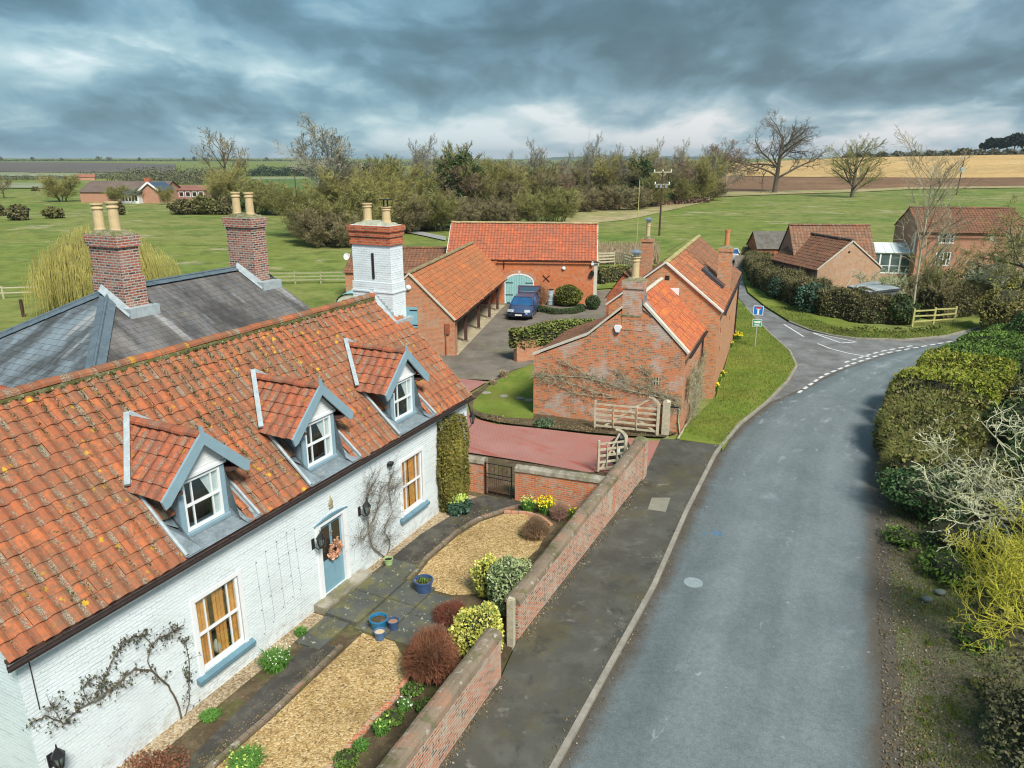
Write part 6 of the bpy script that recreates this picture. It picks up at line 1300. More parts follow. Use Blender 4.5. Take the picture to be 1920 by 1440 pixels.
# ---------------------------------------------------------------- cars
def car(loc, rz, label, body, open_gate=False, L_=4.4, W_=1.82, H_=1.50, name='parked_car', rear_red=True):
    """front towards -y"""
    e = empty(name, loc, rz, label, 'car'); hw = W_/2
    st = [(-L_/2, .42, .58, .62, .35), (-L_/2+.10, .62, .72, .80, .28), (-L_/2+.45, .80, .82, .89, .22), (-L_/2+.75, .88, .88, .92, .22), (-L_/2+1.10, .90, .95, .95, .2), (-L_/2+1.6, .90, 1.0, .96, .2), (0, .91, 1.02, .97, .2), (L_/2-1.0, .91, 1.03, .96, .2), (L_/2-.35, .89, 1.04, .93, .22), (L_/2-.04, .84, 1.0, .88, .30), (L_/2, .78, .90, .80, .38)]
    m = MB(); R_ = []
    for (y, wt, zt, wm, zb) in st:
        a = W_/1.82; wt, wm = wt*a, wm*a
        half = [(wm*.80, zb), (wm, zb+.10), (wm*1.0, (zb+zt)*.5), (wt*.985, zt-.10), (wt*.86, zt), (wt*.4, zt+.035)]
        ring = half+[(-x, z) for x, z in reversed(half)]; R_.append(m.add([(x, y, z) for x, z in ring]))
    n = 12
    for i in range(len(R_)-1):
        for j in range(n): m.face((R_[i]+j, R_[i]+(j+1) % n, R_[i+1]+(j+1) % n, R_[i+1]+j))
    m.face([R_[0]+j for j in reversed(range(n))]); m.face([R_[-1]+j for j in range(n)])
    bo = m.build('body', body, e, smooth=True)
    # cabin: glass hull, pillars and roof
    yb0, yt0, yt1, yb1 = -L_/2+1.15, -L_/2+1.95, L_/2-.55, L_/2-.12; wb, wt = hw*.93, hw*.72; zb, zt = .98, H_-.04
    m = MB(); B_ = [(-wb, yb0, zb), (wb, yb0, zb), (wb, yb1, zb), (-wb, yb1, zb)]; T_ = [(-wt, yt0, zt), (wt, yt0, zt), (wt, yt1, zt), (-wt, yt1, zt)]
    for i in range(4): j = (i+1) % 4; m.poly([B_[i], B_[j], T_[j], T_[i]])
    m.build('glass', plain('car_glass', (.02, .09, .22), .08, .3, 1.2, spec=.9), e)  # blue reflection of the sky put into the glass colour
    m = MB(); m.grid(lambda u, v: (lerp(-wt-.03, wt+.03, u), lerp(yt0-.08, yt1+.05, v), zt-.01+.06*sin(pi*u)**.5*sin(pi*min(1, max(0, v)))**.4), 8, 8)
    for s_ in (-1, 1):
        m.beam((s_*wb, yb0, zb), (s_*wt, yt0, zt+.01), .06, .07); m.beam((s_*wb, yb1, zb), (s_*wt, yt1, zt+.01), .10, .09)
        for f_ in (.38, .72): m.beam((s_*(wb+.008), lerp(yb0, yb1, f_), zb), (s_*(wt+.01), lerp(yt0, yt1, f_), zt), .03, .07)
    m.build('roof', body, e)
    for s_ in (-1, 1):
        for y in (-L_/2+.86, L_/2-.80):
            w_ = MB(); w_.lathe([(.20, -.11), (.315, -.10), (.335, -.05), (.335, .05), (.315, .10), (.20, .11)], (0, 0, 0), 20); wo_ = w_.build('wheel', plain('tyre', (.02, .02, .02), .8, .2, 8), e); wo_.location = (s_*(hw-.10), y, .335); wo_.rotation_euler = (0, pi/2, 0)
            w_ = MB(); w_.lathe([(.05, -.118), (.20, -.115), (.20, .115), (.05, .118)], (0, 0, 0), 10); w_.build('rim', CHROME, wo_)
        m = MB(); m.box((s_*hw*.66, -L_/2+.16, .72), (.42, .30, .14), s_*.35); m.build('headlight', plain('lamp_glass', (.65, .70, .74), .1, .05, 5, spec=.8), e)
        m = MB(); m.box((s_*hw*.90, L_/2-.08, .95), (.16, .14, .34)); m.build('tail_light', RED, e)
        m = MB(); m.box((s_*(hw+.12), yb0+.28, 1.04), (.20, .12, .15)); m.beam((s_*(hw-.05), yb0+.3, 1.0), (s_*(hw+.06), yb0+.28, 1.02), .05, .05); m.build('wing_mirror', body, e)
    m = MB(); m.bx(-.45, .45, -L_/2-.03, -L_/2+.10, .50, .62); m.bx(-.7, .7, -L_/2-.02, -L_/2+.1, .30, .42); m.build('grille', BLACK, e); m = MB(); m.bx(-.26, .26, -L_/2-.045, -L_/2-.031, .40, .50); m.build('number_plate', WHITE, e)
    if open_gate:
        m = MB(); a_ = Vector((0, yt1+.02, zt)); b_ = Vector((0, yt1+.80, zt+.34))
        fr_ = [((-wt-.05), a_), (wt+.05, a_), (hw*.94, b_), (-hw*.94, b_)]
        P = [Vector((x, q.y, q.z)) for x, q in fr_]; nn = Vector((0, -.37, .93))*.06
        m.beam(P[0], P[3], .14, .10); m.beam(P[1], P[2], .14, .10); m.beam(P[0], P[1], .12, .10); m.poly([P[3]+nn, P[2]+nn, P[2]+nn+Vector((0, .28, -.42)), P[3]+nn+Vector((0, .28, -.42))]); m.poly([P[2], P[3], P[3]+Vector((0, .22, -.42)), P[2]+Vector((0, .22, -.42))]); m.beam(P[2], P[3], .14, .12)
        tg = m.build('tailgate', plain('maroon_reflection', (.10, .05, .09), .25, .2, 2, spec=.7), e)
        m = MB(); m.poly([P[0]+nn*.4, P[1]+nn*.4, P[2]+nn*.4, P[3]+nn*.4]); m.build('rear_window', GLASS_R, tg)
    return e
CBLUE = plain('car_blue', (.09, .14, .27), .25, .15, 1.5, spec=.8, metal=.55, dirt=((.05, .055, .07), .4))
pf, pr = at(975, 600), at(1002, 573); 
car((*at(982, 591), .012), -R(11), 'dark blue people carrier with its tailgate raised in the yard', CBLUE, True)
c2_ = at(1380, 492); car((c2_[0]-.1, c2_[1]+1.8, -.05), R(166), 'silver hatchback seen from behind beyond the lane house chimney', plain('car_silver', (.45, .50, .52), .3, .05, 2, spec=.7), L_=3.9, H_=1.55)
# ---------------------------------------------------------------- barrel, border kerb, fences, poles
p = at(1032, 572); e = empty('water_butt', (p[0], p[1], .02), 0, 'grey plastic water butt against the barn wall beside the clipped shrub', 'water butt')
m = MB(); m.lathe([(.26, 0), (.30, .04), (.31, .3), (.34, .34), (.34, .40), (.31, .44), (.33, .8), (.33, .86), (.30, .9), (.27, 1.18), (.22, 1.24)], (0, 0, 0), 18); m.build('barrel', plain('barrel_grey', (.33, .42, .46), .5, .1, 4), e); m = MB(); m.lathe([(.26, 1.22), (.26, 1.28), (.05, 1.32)], (0, 0, 0), 14); m.build('lid', BLACK, e)
def post_rail(name, pts, label, h_=1.2, nr=3, step=2.4, mat=OAKG, rw=.11, cat='fence', pr_=.06, z0=0):
    e = empty(name, (pts[0][0], pts[0][1], z0), 0, label, cat); A, L_ = resample(pts, max(1, int(round(sum(hypot(pts[i+1][0]-pts[i][0], pts[i+1][1]-pts[i][1]) for i in range(len(pts)-1))/step)))); o = pts[0]
    for q in A: m = MB(); m.bx(q[0]-o[0]-pr_, q[0]-o[0]+pr_, q[1]-o[1]-pr_, q[1]-o[1]+pr_, -.2, h_+.1); m.build('post', mat, e)
    r = random.Random(3)
    for k_ in range(nr):
        m = MB(); z = h_*(k_+1)/nr-.05
        for i in range(len(A)-1): m.beam((A[i][0]-o[0], A[i][1]-o[1]-.06, z+r.uniform(-.03, .03)), (A[i+1][0]-o[0], A[i+1][1]-o[1]-.06, z+r.uniform(-.03, .03)), .04, rw)
        m.build('rail', mat, e)
    return e
post_rail('rail_fence', [at(1122, 496), at(1160, 494), at(1185, 502), at(1212, 506)], 'weathered grey post and rail fence right of the long barn', 1.3, 4, 2.0, rw=.16)
post_rail('rail_fence', [at(1710, 611), at(1788, 606)], 'yellow lichened three rail fence in the roadside hedge', 1.15, 3, 2.2, WOODY, .10)
post_rail('field_fence', [at(505, 531), at(580, 530), at(650, 529)], 'grey rail fence across the meadow behind the slate house', 1.0, 3, 2.5, WOODG, .12)
post_rail('field_fence', [at(-60, 560), at(60, 556), at(140, 552)], 'pale rail fence behind the yellow willow', .9, 2, 3.0, OAKG, .10)
post_rail('field_fence', [at(-80, 420), at(150, 409), at(240, 405)], 'thin wire fence line beyond the round field bushes', 1.0, 1, 6.0, WOODG, .05)
def single_post(px, py, h_, label): q = at(px, py); m = MB(); m.bx(-.09, .09, -.09, .09, -.2, h_); m.extr([(-.09, h_), (.09, h_), (0, h_+.08)][::-1], 'y', -.08, .08); tag(m.build('fence_post', WOODD, None, (q[0], q[1], 0)), label, 'post')
single_post(44, 592, 1.2, 'dark stub post in the grass left of the willow, nearer one'); single_post(95, 573, 1.1, 'dark stub post under the willow fronds')
def pole(px, py, h_, label, arms=(), mat=WOODD, r0=.15, extra=None, lean=0.0, terr=True):
    q = land(px, py) if terr else (*at(px, py), 0); e = empty('utility_pole', q, 0, label, 'utility pole'); m = MB(); m.tube([(0, 0, -.3), (lean*h_, 0, h_)], [r0, r0*.7], 8); m.build('pole', mat, e)
    for z, w_ in arms: m = MB(); m.beam((-w_/2+lean*z, 0, z), (w_/2+lean*z, 0, z), .12, .14); m.beam((-w_/4, 0, z), (0, 0, z-.7), .06, .06); m.beam((w_/4, 0, z), (0, 0, z-.7), .06, .06); ao = m.build('crossarm', OAKG, e); m = MB(); [m.lathe([(.05, z+.07), (.12, z+.12), (.07, z+.2), (.12, z+.25), (.04, z+.4)], (x+lean*z, 0, 0), 6) for x in (-w_/2+.1, 0, w_/2-.1)]; m.build('insulator', WHITE, ao)
    if extra:
        for (x, z, sx, sz, mt) in extra: m = MB(); m.bx(x-sx/2+lean*z, x+sx/2+lean*z, -.3, .3, z-sz/2, z+sz/2); m.build('switch_box', mt, e)
    return e, q
ep, qp = pole(1236, 442, 9.9, 'brown utility pole with crossarm and white insulators behind the stable chimneys', [(9.75, 2.8), (7.9, 2.4)], r0=.17, extra=[(-.9, 7.7, .35, .6, CHROME), (-.2, 7.7, .35, .6, CHROME), (.6, 7.7, .35, .6, CHROME)])
pole(1193, 470, 9.0, 'thin pale bare pole in dead grass left of the tall utility pole', mat=WOODY, r0=.07)
e2, q2 = pole(1793, 366, 12.2, 'leaning utility pole with a pale transformer box in the far field', [(12.0, 3.0)], r0=.2, extra=[(.1, 8.2, 1.2, 1.5, plain('transformer', (.40, .50, .50), .5, .1, 4))], lean=.05)
pole(372, 366, 7.5, 'slim pole beside the far pinkish barn', r0=.13); pole(556, 372, 9.5, 'dark pole in the far meadow right of the farm', [(9.3, 1.6)], r0=.16)
m = MB(); m.tube([(0, 0, 0), (0, 0, 62)], [.45, .25], 4); tag(m.build('radio_mast', plain('mast_grey', (.25, .27, .3), .7, .1, 5), None, ((1091-CX)/F*1500*1.046, 1500, 0)), 'hair thin radio mast on the horizon above the wood', 'mast')
def wire(a, b, sag, label, r0=.014):
    P = [(lerp(a[0], b[0], t/16), lerp(a[1], b[1], t/16), lerp(a[2], b[2], t/16)-sag*4*(t/16)*(1-t/16)) for t in range(17)]; m = MB(); m.tube([(p_[0]-a[0], p_[1]-a[1], p_[2]-a[2]) for p_ in P], r0, 4); tag(m.build('overhead_wire', GUTTER, None, a), label, 'wire')
wire((qp[0]-1.3, qp[1], qp[2]+9.9), (-22, 122, 7.5), 1.3, 'overhead wire sagging from the brown utility pole towards the left wood', .022)
wire((qp[0]+1.3, qp[1], qp[2]+9.9), (q2[0], q2[1], q2[2]+12), 3.0, 'overhead wire sagging from the brown pole to the leaning transformer pole', .022)
# ---------------------------------------------------------------- planting: front garden
def shrub(name, px, py, rad, h_, n, s, mat, label, z=0, seed=1, cat='shrub', inner=.6, lump=.2, core=True, stems=BARK, group=None, loc=None):
    q = loc or at(px, py, z); r = random.Random(seed); e = empty(name, (q[0], q[1], z), 0, label, cat, group); m = MB(); ry = rad if not isinstance(rad, tuple) else rad[1]; rx = rad if not isinstance(rad, tuple) else rad[0]
    cz = h_/2
    if core:
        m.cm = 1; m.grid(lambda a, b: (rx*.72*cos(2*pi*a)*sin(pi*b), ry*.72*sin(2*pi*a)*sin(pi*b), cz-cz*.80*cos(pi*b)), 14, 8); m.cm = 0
    cloud(m, (0, 0, cz), (rx, ry, cz), n, s, r, inner, 1.5, lump); m.build('foliage', mat, e)
    m = MB(); [m.tube([(rx*.1*cos(a), ry*.1*sin(a), -.05), (rx*.3*cos(a), ry*.3*sin(a), cz)], .02, 5) for a in (0, 2, 4)]; m.build('stem', stems, e); return e
def twigball(name, px, py, rx, ry, h_, n, mat, label, seed=1, r0=.006, z=0.0, cat='shrub'):
    q = at(px, py); r = random.Random(seed); e = empty(name, (q[0], q[1], z), 0, label, cat); m = MB()
    ph_ = [r.uniform(0, 6) for _ in range(3)]
    for _ in range(n):
        d = rvec(r); d.z = abs(d.z)*1.0-.12; d.normalize(); t = r.uniform(.70, 1.08)*(1+.10*sin(d.x*4+ph_[0])+.09*sin(d.y*5+ph_[1])+.07*sin(d.z*7+d.x*3+ph_[2])); k0 = r.uniform(.15, .4); E_ = Vector((d.x*rx*t, d.y*ry*t, h_*.42+d.z*h_*.58*t)); S_ = Vector((d.x*rx*k0, d.y*ry*k0, h_*.2*r.random())); M_ = S_.lerp(E_, .5)+rvec(r)*.06
        m.tube([S_, M_, E_], [r0*1.5, r0, r0*.6], 3, caps=False)
        for _k in range(4): a_ = M_.lerp(E_, r.random()); m.tube([a_, a_+(d+rvec(r)*.8).normalized()*r.uniform(.06, .16)], [r0*.8, r0*.5], 3, caps=False)
    m.build('twigs', mat, e); m = MB(); m.grid(lambda a, b: (rx*.62*cos(2*pi*a)*sin(pi*b), ry*.62*sin(2*pi*a)*sin(pi*b), h_*.42-h_*.36*cos(pi*b)), 12, 7); m.build('heart', TWIG_D, e); return e
twigball('berberis', 812, 1268, .66, .66, 1.15, 2600, TWIG_R, 'round russet twiggy shrub behind the near street wall', 1)
twigball('small_berberis', 845, 1165, .40, .36, .50, 700, foliage('twigs_crimson', [(.20, .05, .04), (.26, .10, .06), (.14, .06, .04)]), 'low crimson twiggy shrub beside the stone slabs', 2)
twigball('bare_shrub', 1005, 1010, .45, .40, .75, 900, foliage('twigs_tan', [(.24, .15, .09), (.32, .21, .12), (.20, .13, .08)]), 'tan bare shrub overhanging the far gravel by the street wall', 3, r0=.005)
twigball('bare_shrub', 1050, 972, .32, .28, .50, 500, foliage('twigs_pinkish', [(.30, .17, .12), (.36, .22, .16)]), 'small pinkish bare shrub beside the daffodils', 4, r0=.005)
shrub('euonymus', 900, 1205, .64, 1.42, 5600, .060, LEAF_EUY, 'bright yellow variegated shrub at the street opening of the wall', seed=2, loc=(-.78, 14.95))
shrub('euonymus', 940, 1085, .44, 1.25, 2600, .062, LEAF_EUY, 'yellow variegated shrub behind the silvery green one', seed=3, loc=(-.62, 17.6))
shrub('variegated_shrub', 975, 1120, .66, 1.52, 5600, .058, LEAF_EUS, 'round silvery green variegated shrub against the far street wall', seed=4, loc=(-.02, 16.95))
# ivy column
q = CF.w(-1.22, -.28); e = empty('clipped_column_shrub', (q[0], q[1], 0), CF.rz, 'tall narrow clipped evergreen column against the cottage front', 'shrub'); m = MB(); r = random.Random(6)
def colr(z, w0): return w0*(.78+.22*sin(min(1, z/.8)*pi/2))*(1-.22*sstep(2.3, 3.25, z))
m.grid(lambda a, b: (.86*colr(b*3.1, .66)*cos(2*pi*a), .36*cos(0)*colr(b*3.1, 1)*sin(2*pi*a)*.9, b*3.0), 16, 8)
for _ in range(9000):
    z = r.random()**.95*3.25; a = r.uniform(0, 2*pi); k_ = 1+.07*sin(a*3+z*4)+r.gauss(0, .05); c_, s_ = cos(a), sin(a); pw = .7; cx_ = math.copysign(abs(c_)**pw, c_); sx_ = math.copysign(abs(s_)**pw, s_); leaf(m, (colr(z, .68)*cx_*k_, .34*sx_*k_, z+r.gauss(0, .02)), r.uniform(.035, .065), r, 1.6)
for _ in range(500): a = r.uniform(0, 2*pi); t = sqrt(r.random()); leaf(m, (.52*t*cos(a), .28*t*sin(a), 3.12+r.random()*.25*(1-t*.4)), .05, r, 1.6)
m.build('foliage', LEAF_COL, e); m = MB(); m.tube([(0, 0, -.1), (0, 0, 2.4)], .06, 6); m.build('stem', BARK, e)
# hellebore by the column
q = CF.w(-1.55, -.62); e = empty('hellebore', (q[0], q[1], .02), 0, 'lime flowered hellebore at the foot of the evergreen column', 'plant'); m = MB(); cloud(m, (0, 0, .25), (.42, .36, .28), 500, .12, random.Random(3), .3, 2.2); m.build('leaves', LEAF_LAU, e); m = MB(); cloud(m, (-.05, 0, .55), (.36, .3, .14), 420, .07, random.Random(4), .2, 1.1); m.build('flowers', PETAL_L, e)
def blades(name, q, rad, h_, n, label, flowers=None, nf=0, seed=1, cat='plant', z=.015, fl=.06, leafm=None):
    r = random.Random(seed); e = empty(name, (q[0], q[1], z), 0, label, cat); m = MB()
    for _ in range(n):
        a = r.uniform(0, 2*pi); t = sqrt(r.random())*rad*.6; b = Vector((t*cos(a), t*sin(a), 0)); an = r.uniform(0, 2*pi); o = Vector((cos(an), sin(an), 0)); hh = h_*r.uniform(.6, 1.1); ln = rad*r.uniform(.2, .75); w_ = .012; sd_ = Vector((-o.y, o.x, 0))*w_
        p1 = b+o*ln*.35+Vector((0, 0, hh*.7)); p2 = b+o*ln+Vector((0, 0, hh*r.uniform(.55, 1.0))); m.poly([b-sd_, b+sd_, p1+sd_, p1-sd_]); m.poly([p1-sd_, p1+sd_, p2])
    m.build('leaves', leafm or LEAF_BLADE, e)
    if flowers:
        m = MB()
        for _ in range(nf):
            a = r.uniform(0, 2*pi); t = sqrt(r.random())*rad; c_ = Vector((t*cos(a), t*sin(a), h_*r.uniform(.75, 1.1))); [leaf(m, c_+rvec(r)*fl*.3, fl*r.uniform(.6, 1), r) for _k in range(3)]
        m.build('flowers', flowers, e)
    return e
blades('snowflake_clump', at(517, 1252), .42, .42, 900, 'clump of strap leaves with small white bells by the cottage path', PETAL_W, 50, 1, fl=.035)
blades('daffodils', at(1022, 960), .38, .42, 500, 'dense yellow daffodils in front of the orange cross wall', PETAL_Y, 110, 2, fl=.07)
blades('daffodils', at(990, 958), .30, .42, 350, 'paler daffodil clump beside the iron gate', PETAL_L, 40, 3, fl=.06)
blades('daffodils', at(1068, 972), .25, .36, 220, 'few daffodils close to where the cross wall meets the street wall', PETAL_Y, 16, 4, fl=.06)
blades('primrose_clump', at(462, 1436), .42, .22, 600, 'leafy clump dotted with pale yellow flowers at the near end of the gravel', PETAL_L, 40, 5, fl=.05)
blades('grass_tuft', at(395, 1347), .26, .14, 380, 'low green grass tuft beside the cottage path'); blades('grass_tuft', at(565, 1192), .20, .22, 260, 'small green tuft under the wall wires by the path')
blades('daffodil_leaves', at(715, 1375), .22, .28, 240, 'green daffodil leaves with a yellow bud behind the near street wall', PETAL_L, 10, 8, fl=.06)
blades('flowering_tuft', at(678, 1405), .20, .20, 220, 'low green tuft in the narrow bed behind the near street wall')
blades('white_flowers', at(760, 1330), .20, .22, 260, 'low tuft with white flowers beneath the russet shrub', PETAL_W, 12, 9, fl=.05)
for k_, (px, py) in enumerate(((775, 1298), (738, 1352), (648, 1430), (800, 1330))):
    shrub('ground_cover', px, py, .25, .20, 500, .05, LEAF_HG, ('dark green ground cover under the russet shrub', 'ground cover beside the bed edging halfway along', 'ground cover at the nearest end of the wall bed', 'ground cover tight against the street wall by the russet shrub')[k_], seed=20+k_, cat='plant', z=.01)
shrub('leafy_plant', 940, 1130, .22, .35, 300, .07, LEAF_HG, 'dark leafy plant with yellow buds under the silvery shrub', seed=31, cat='plant')
shrub('catmint', 1020, 798, .45, .28, 500, .08, foliage('catmint', [(.08, .14, .07), (.14, .22, .12)]), 'grey green plant at the foot of the stable gable', seed=33, cat='plant')
# low creeping russet plant in the cottage corner
q = at(290, 1445); e = empty('russet_groundcover', (q[0], q[1], .01), 0, 'low russet creeping plant at the cottage wall foot', 'plant'); m = MB(); cloud(m, (0, 0, .06), (.75, .55, .14), 1800, .04, random.Random(2), .0, 2); m.build('leaves', TWIG_R, e)
# wall creepers: stems traced along the wall they grow on
def creeper(name, label, frame, stems, y, mat, leafmat=None, nleaf=0, ls=.035, r0=.014, twigs=0, seed=1, tl=.22, cat='climber'):
    r = random.Random(seed); o = frame.w(0, 0); e = empty(name, o, frame.rz, label, cat); m = MB(); lf = MB(); ends = []
    for st_, wd in stems:
        P = []
        for px, py in st_: x, z = frame.hit(px, py, y); P.append(Vector((x, y+r.uniform(-.02, .02), max(-.05, z))))
        Q = []
        for i in range(len(P)-1):
            for k_ in range(4): t = k_/4; Q.append(P[i].lerp(P[i+1], t)+Vector((r.uniform(-.012, .012), r.uniform(-.01, .01), r.uniform(-.012, .012))))
        Q.append(P[-1]); n = len(Q); m.tube(Q, [wd*lerp(1, .45, i/n) for i in range(n)], 5)
        for _ in range(int(twigs*n/10)):
            i = r.randrange(n//5, n); a = Q[i]; d = Vector((r.uniform(-1, 1), -r.random()*.25, r.uniform(-.5, 1))).normalized(); l_ = tl*r.uniform(.3, 1); b = a+d*l_*.5+rvec(r)*.03; c_ = b+(d+rvec(r)*.5).normalized()*l_*.5; m.tube([a, b, c_], [r0*.5, r0*.35, r0*.25], 3, caps=False); ends += [b, c_]
    m.build('stem', mat, e)
    if leafmat:
        for _ in range(nleaf): p_ = r.choice(ends)+rvec(r)*.06; leaf(lf, (p_.x, min(y, p_.y), p_.z), ls*r.uniform(.5, 1.3), r, 1.3)
        lf.build('leaves', leafmat, e)
    return e
DRY = foliage('dark_leaves', [(.05, .045, .03), (.10, .085, .05), (.07, .09, .03)])
creeper('bare_creeper', 'sprawling dark creeper trained low across the white wall', CF, [([(345, 1380), (333, 1320), (315, 1285), (285, 1258), (250, 1256), (222, 1280), (190, 1305), (150, 1330), (118, 1356), (85, 1340), (70, 1352)], .022), ([(285, 1258), (276, 1240), (284, 1208), (300, 1195), (318, 1187), (335, 1180)], .012), ([(284, 1208), (270, 1192), (248, 1195), (230, 1205), (218, 1225), (205, 1250)], .010), ([(350, 1378), (352, 1320), (357, 1260), (352, 1215), (343, 1200)], .012), ([(118, 1356), (100, 1330), (92, 1318)], .008), ([(165, 1320), (155, 1290), (165, 1275)], .008), ([(190, 1305), (190, 1280), (200, 1268)], .008)], -.03, BARK_D, DRY, 900, .045, .010, 22, 3, .28)
creeper('leggy_climber', 'leggy climber with bare twigs between the door and the right hand gold curtained window', CF, [([(724, 1058), (715, 1040), (700, 1028), (693, 1012), (690, 985), (688, 950), (692, 925), (700, 905)], .022), ([(724, 1050), (730, 1030), (731, 1012), (722, 1000), (722, 985), (735, 960), (731, 930), (728, 905), (738, 885)], .016), ([(692, 990), (705, 965), (712, 940), (715, 915)], .010), ([(690, 1000), (680, 1010), (672, 1008)], .008), ([(728, 920), (742, 915), (750, 905)], .008), ([(700, 930), (690, 905), (700, 890)], .007)], -.06, BARK, foliage('sparse_leaves', [(.09, .07, .05), (.16, .12, .07), (.06, .05, .05)]), 1000, .028, .008, 50, 4, .85)
creeper('stable_creeper', 'tangle of bare stems spread over the stable gable', DF, [([(1275, 815), (1272, 790), (1273, 768), (1262, 755), (1240, 745), (1205, 738), (1175, 730), (1140, 718), (1100, 708), (1060, 705), (1010, 704)], .035), ([(1272, 760), (1270, 750), (1255, 742), (1230, 735), (1185, 720), (1160, 705), (1158, 695)], .022), ([(1220, 735), (1218, 710), (1215, 698), (1200, 692)], .018), ([(1160, 745), (1120, 735), (1080, 722), (1050, 712), (1020, 700)], .018), ([(1150, 745), (1110, 742), (1070, 735), (1030, 715), (1005, 705)], .014), ([(1120, 712), (1080, 690), (1050, 680)], .012), ([(1180, 730), (1130, 722), (1100, 700)], .012)], -.05, BARK_P, TWIG_G, 800, .04, .012, 90, 5, .6)
SFm = Frame(*DF.w(6.8, 0)[:2], DF.rz+pi/2)
creeper('corner_creeper', 'thick pale stemmed climber massed on the roadside corner of the stable', SFm, [([(1272, 822), (1285, 800), (1296, 780), (1300, 750), (1305, 720), (1312, 690), (1318, 670)], .05), ([(1285, 815), (1295, 795), (1310, 770), (1315, 740), (1305, 715), (1300, 700)], .035), ([(1290, 800), (1300, 770), (1290, 740), (1292, 715)], .03), ([(1310, 770), (1325, 760), (1335, 745)], .03)], -.10, BARK_P, TWIG_G, 1500, .05, .012, 420, 6, .85)
# ---------------------------------------------------------------- yard planting
q = at(960, 648); e = empty('ivy_wall', (0, 0, 0), 0, 'ivy topped brick wall dividing the yard in front of the blue car', 'wall'); A1, A2 = at(962, 676), at(1112, 655)
A1 = (-.05, 42.3); A1 = at(963, 678); m = MB(); an = atan2(A2[1]-A1[1], A2[0]-A1[0]); L_ = hypot(A2[0]-A1[0], A2[1]-A1[1]); m.box(((A1[0]+A2[0])/2+.1, (A1[1]+A2[1])/2, .55), (L_, .35, 1.3), an); m.build('brickwork', BR['cart'], e); m = MB(); hedge_run(m, [(A1[0]-.1, A1[1]+.15, .75, 1.75), (lerp(A1[0], A2[0], .5), lerp(A1[1], A2[1], .5)+.15, .9, 1.9), (A2[0], A2[1]+.15, .8, 1.8)], .8, 1.7, 5200, .12, random.Random(5), base=.0, bulge=.2)
m.v = [(x, y, z if z > .75 else z) for x, y, z in m.v]
for i in range(len(m.v)): x, y, z = m.v[i]; m.v[i] = (x, y, .80+z*.62)
m.build('ivy', LEAF_IV, e)
lt = at(1075, 665); m = MB(); cxl, czl = at(1040, 632, 1.0); 
yb_ = [DF.l(*at(1035, 665))[0]]
shrub('clipped_shrub', 1065, 574, (1.15, .8), 1.75, 2600, .10, LEAF_TOP, 'large clipped olive green shrub against the barn wall', seed=41, lump=.06, inner=.8)
shrub('box_ball', 1111, 580, .62, 1.15, 1500, .07, LEAF_BOX, 'dark green box ball at the far corner of the barn', seed=42, lump=.04, inner=.85)
shrub('low_box', 1088, 580, (.45, .4), .45, 500, .07, LEAF_BOX, 'small dark mound between the clipped shrub and the box ball', seed=43, lump=.1)
m = MB(); P_ = [at(1010, 583), at(1040, 589), at(1075, 588), at(1092, 583)]; hedge_run(m, P_, .5, .38, 1600, .07, random.Random(7), bulge=.05); tag(m.build('low_hedge', LEAF_BOX, None), 'low clipped curved hedge round the barn border', 'hedge')
twigball('bare_bush', 1014, 576, .65, .5, 1.9, 500, foliage('twigs_orange', [(.36, .17, .09), (.42, .23, .12)]), 'orange brown bare bush against the barn right of the doors', 9, r0=.012)
m = MB(); hedge_run(m, [at(1121, 529), at(1160, 527), at(1200, 526), at(1222, 524)], 1.5, 1.35, 3200, .12, random.Random(8), bulge=.05); tag(m.build('yard_hedge', LEAF_HB, None), 'clipped square topped hedge along the yard beyond the barn', 'hedge')
blades('dry_grass', at(945, 708), .35, .45, 300, 'dry tufted plant on the edge of the oval lawn', leafm=REED); blades('dry_grass', at(925, 722), .3, .3, 220, 'shorter dry tuft on the oval lawn edge', leafm=REED)
for k_, (px, py) in enumerate(((1380, 636), (1368, 652), (1352, 708), (1343, 718), (1340, 732))): blades('daffodils', at(px, py), (.5, .25, .3, .3, .25)[k_], .4, 160, ('thick row of daffodils at the far lane house wall', 'single daffodil tuft on the verge by the lane house', 'daffodils halfway along the lane house wall', 'sparse daffodils by the climber on the verge', 'daffodils nearest the stable creeper')[k_], PETAL_Y, (70, 10, 22, 16, 14)[k_], 50+k_, fl=.10)
# stepping stones
for k_, (px, py) in enumerate(((912, 738), (945, 744), (975, 748), (992, 752))): q = at(px, py); m = MB(); m.lathe([(.24, 0), (.25, .02), (.23, .03)], (0, 0, 0), 7); tag(m.build('stepping_stone', STONE, None, (q[0], q[1], .03), k_), 'round grey stepping stone set in the oval lawn', 'stepping stone', 'stepping stones across the oval lawn')
# ---------------------------------------------------------------- hedges
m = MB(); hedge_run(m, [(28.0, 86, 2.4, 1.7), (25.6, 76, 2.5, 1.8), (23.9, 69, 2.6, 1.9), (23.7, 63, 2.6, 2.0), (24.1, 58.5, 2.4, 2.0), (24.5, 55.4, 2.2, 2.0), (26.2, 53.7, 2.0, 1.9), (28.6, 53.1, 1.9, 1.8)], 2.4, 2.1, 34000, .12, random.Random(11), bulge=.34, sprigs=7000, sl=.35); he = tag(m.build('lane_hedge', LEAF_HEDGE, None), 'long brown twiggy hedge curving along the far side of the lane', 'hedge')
m = MB(); hedge_run(m, [(31.3, 54.4, 2.0, 1.9), (34.0, 56.0, 2.0, 2.0), (37.5, 58.0, 2, 1.9)], 2, 1.9, 8000, .12, random.Random(12), bulge=.3, sprigs=2500, sl=.4); tag(m.build('roadside_hedge', LEAF_HEDGE, None), 'dark hedge right of the lichened rail fence', 'hedge')
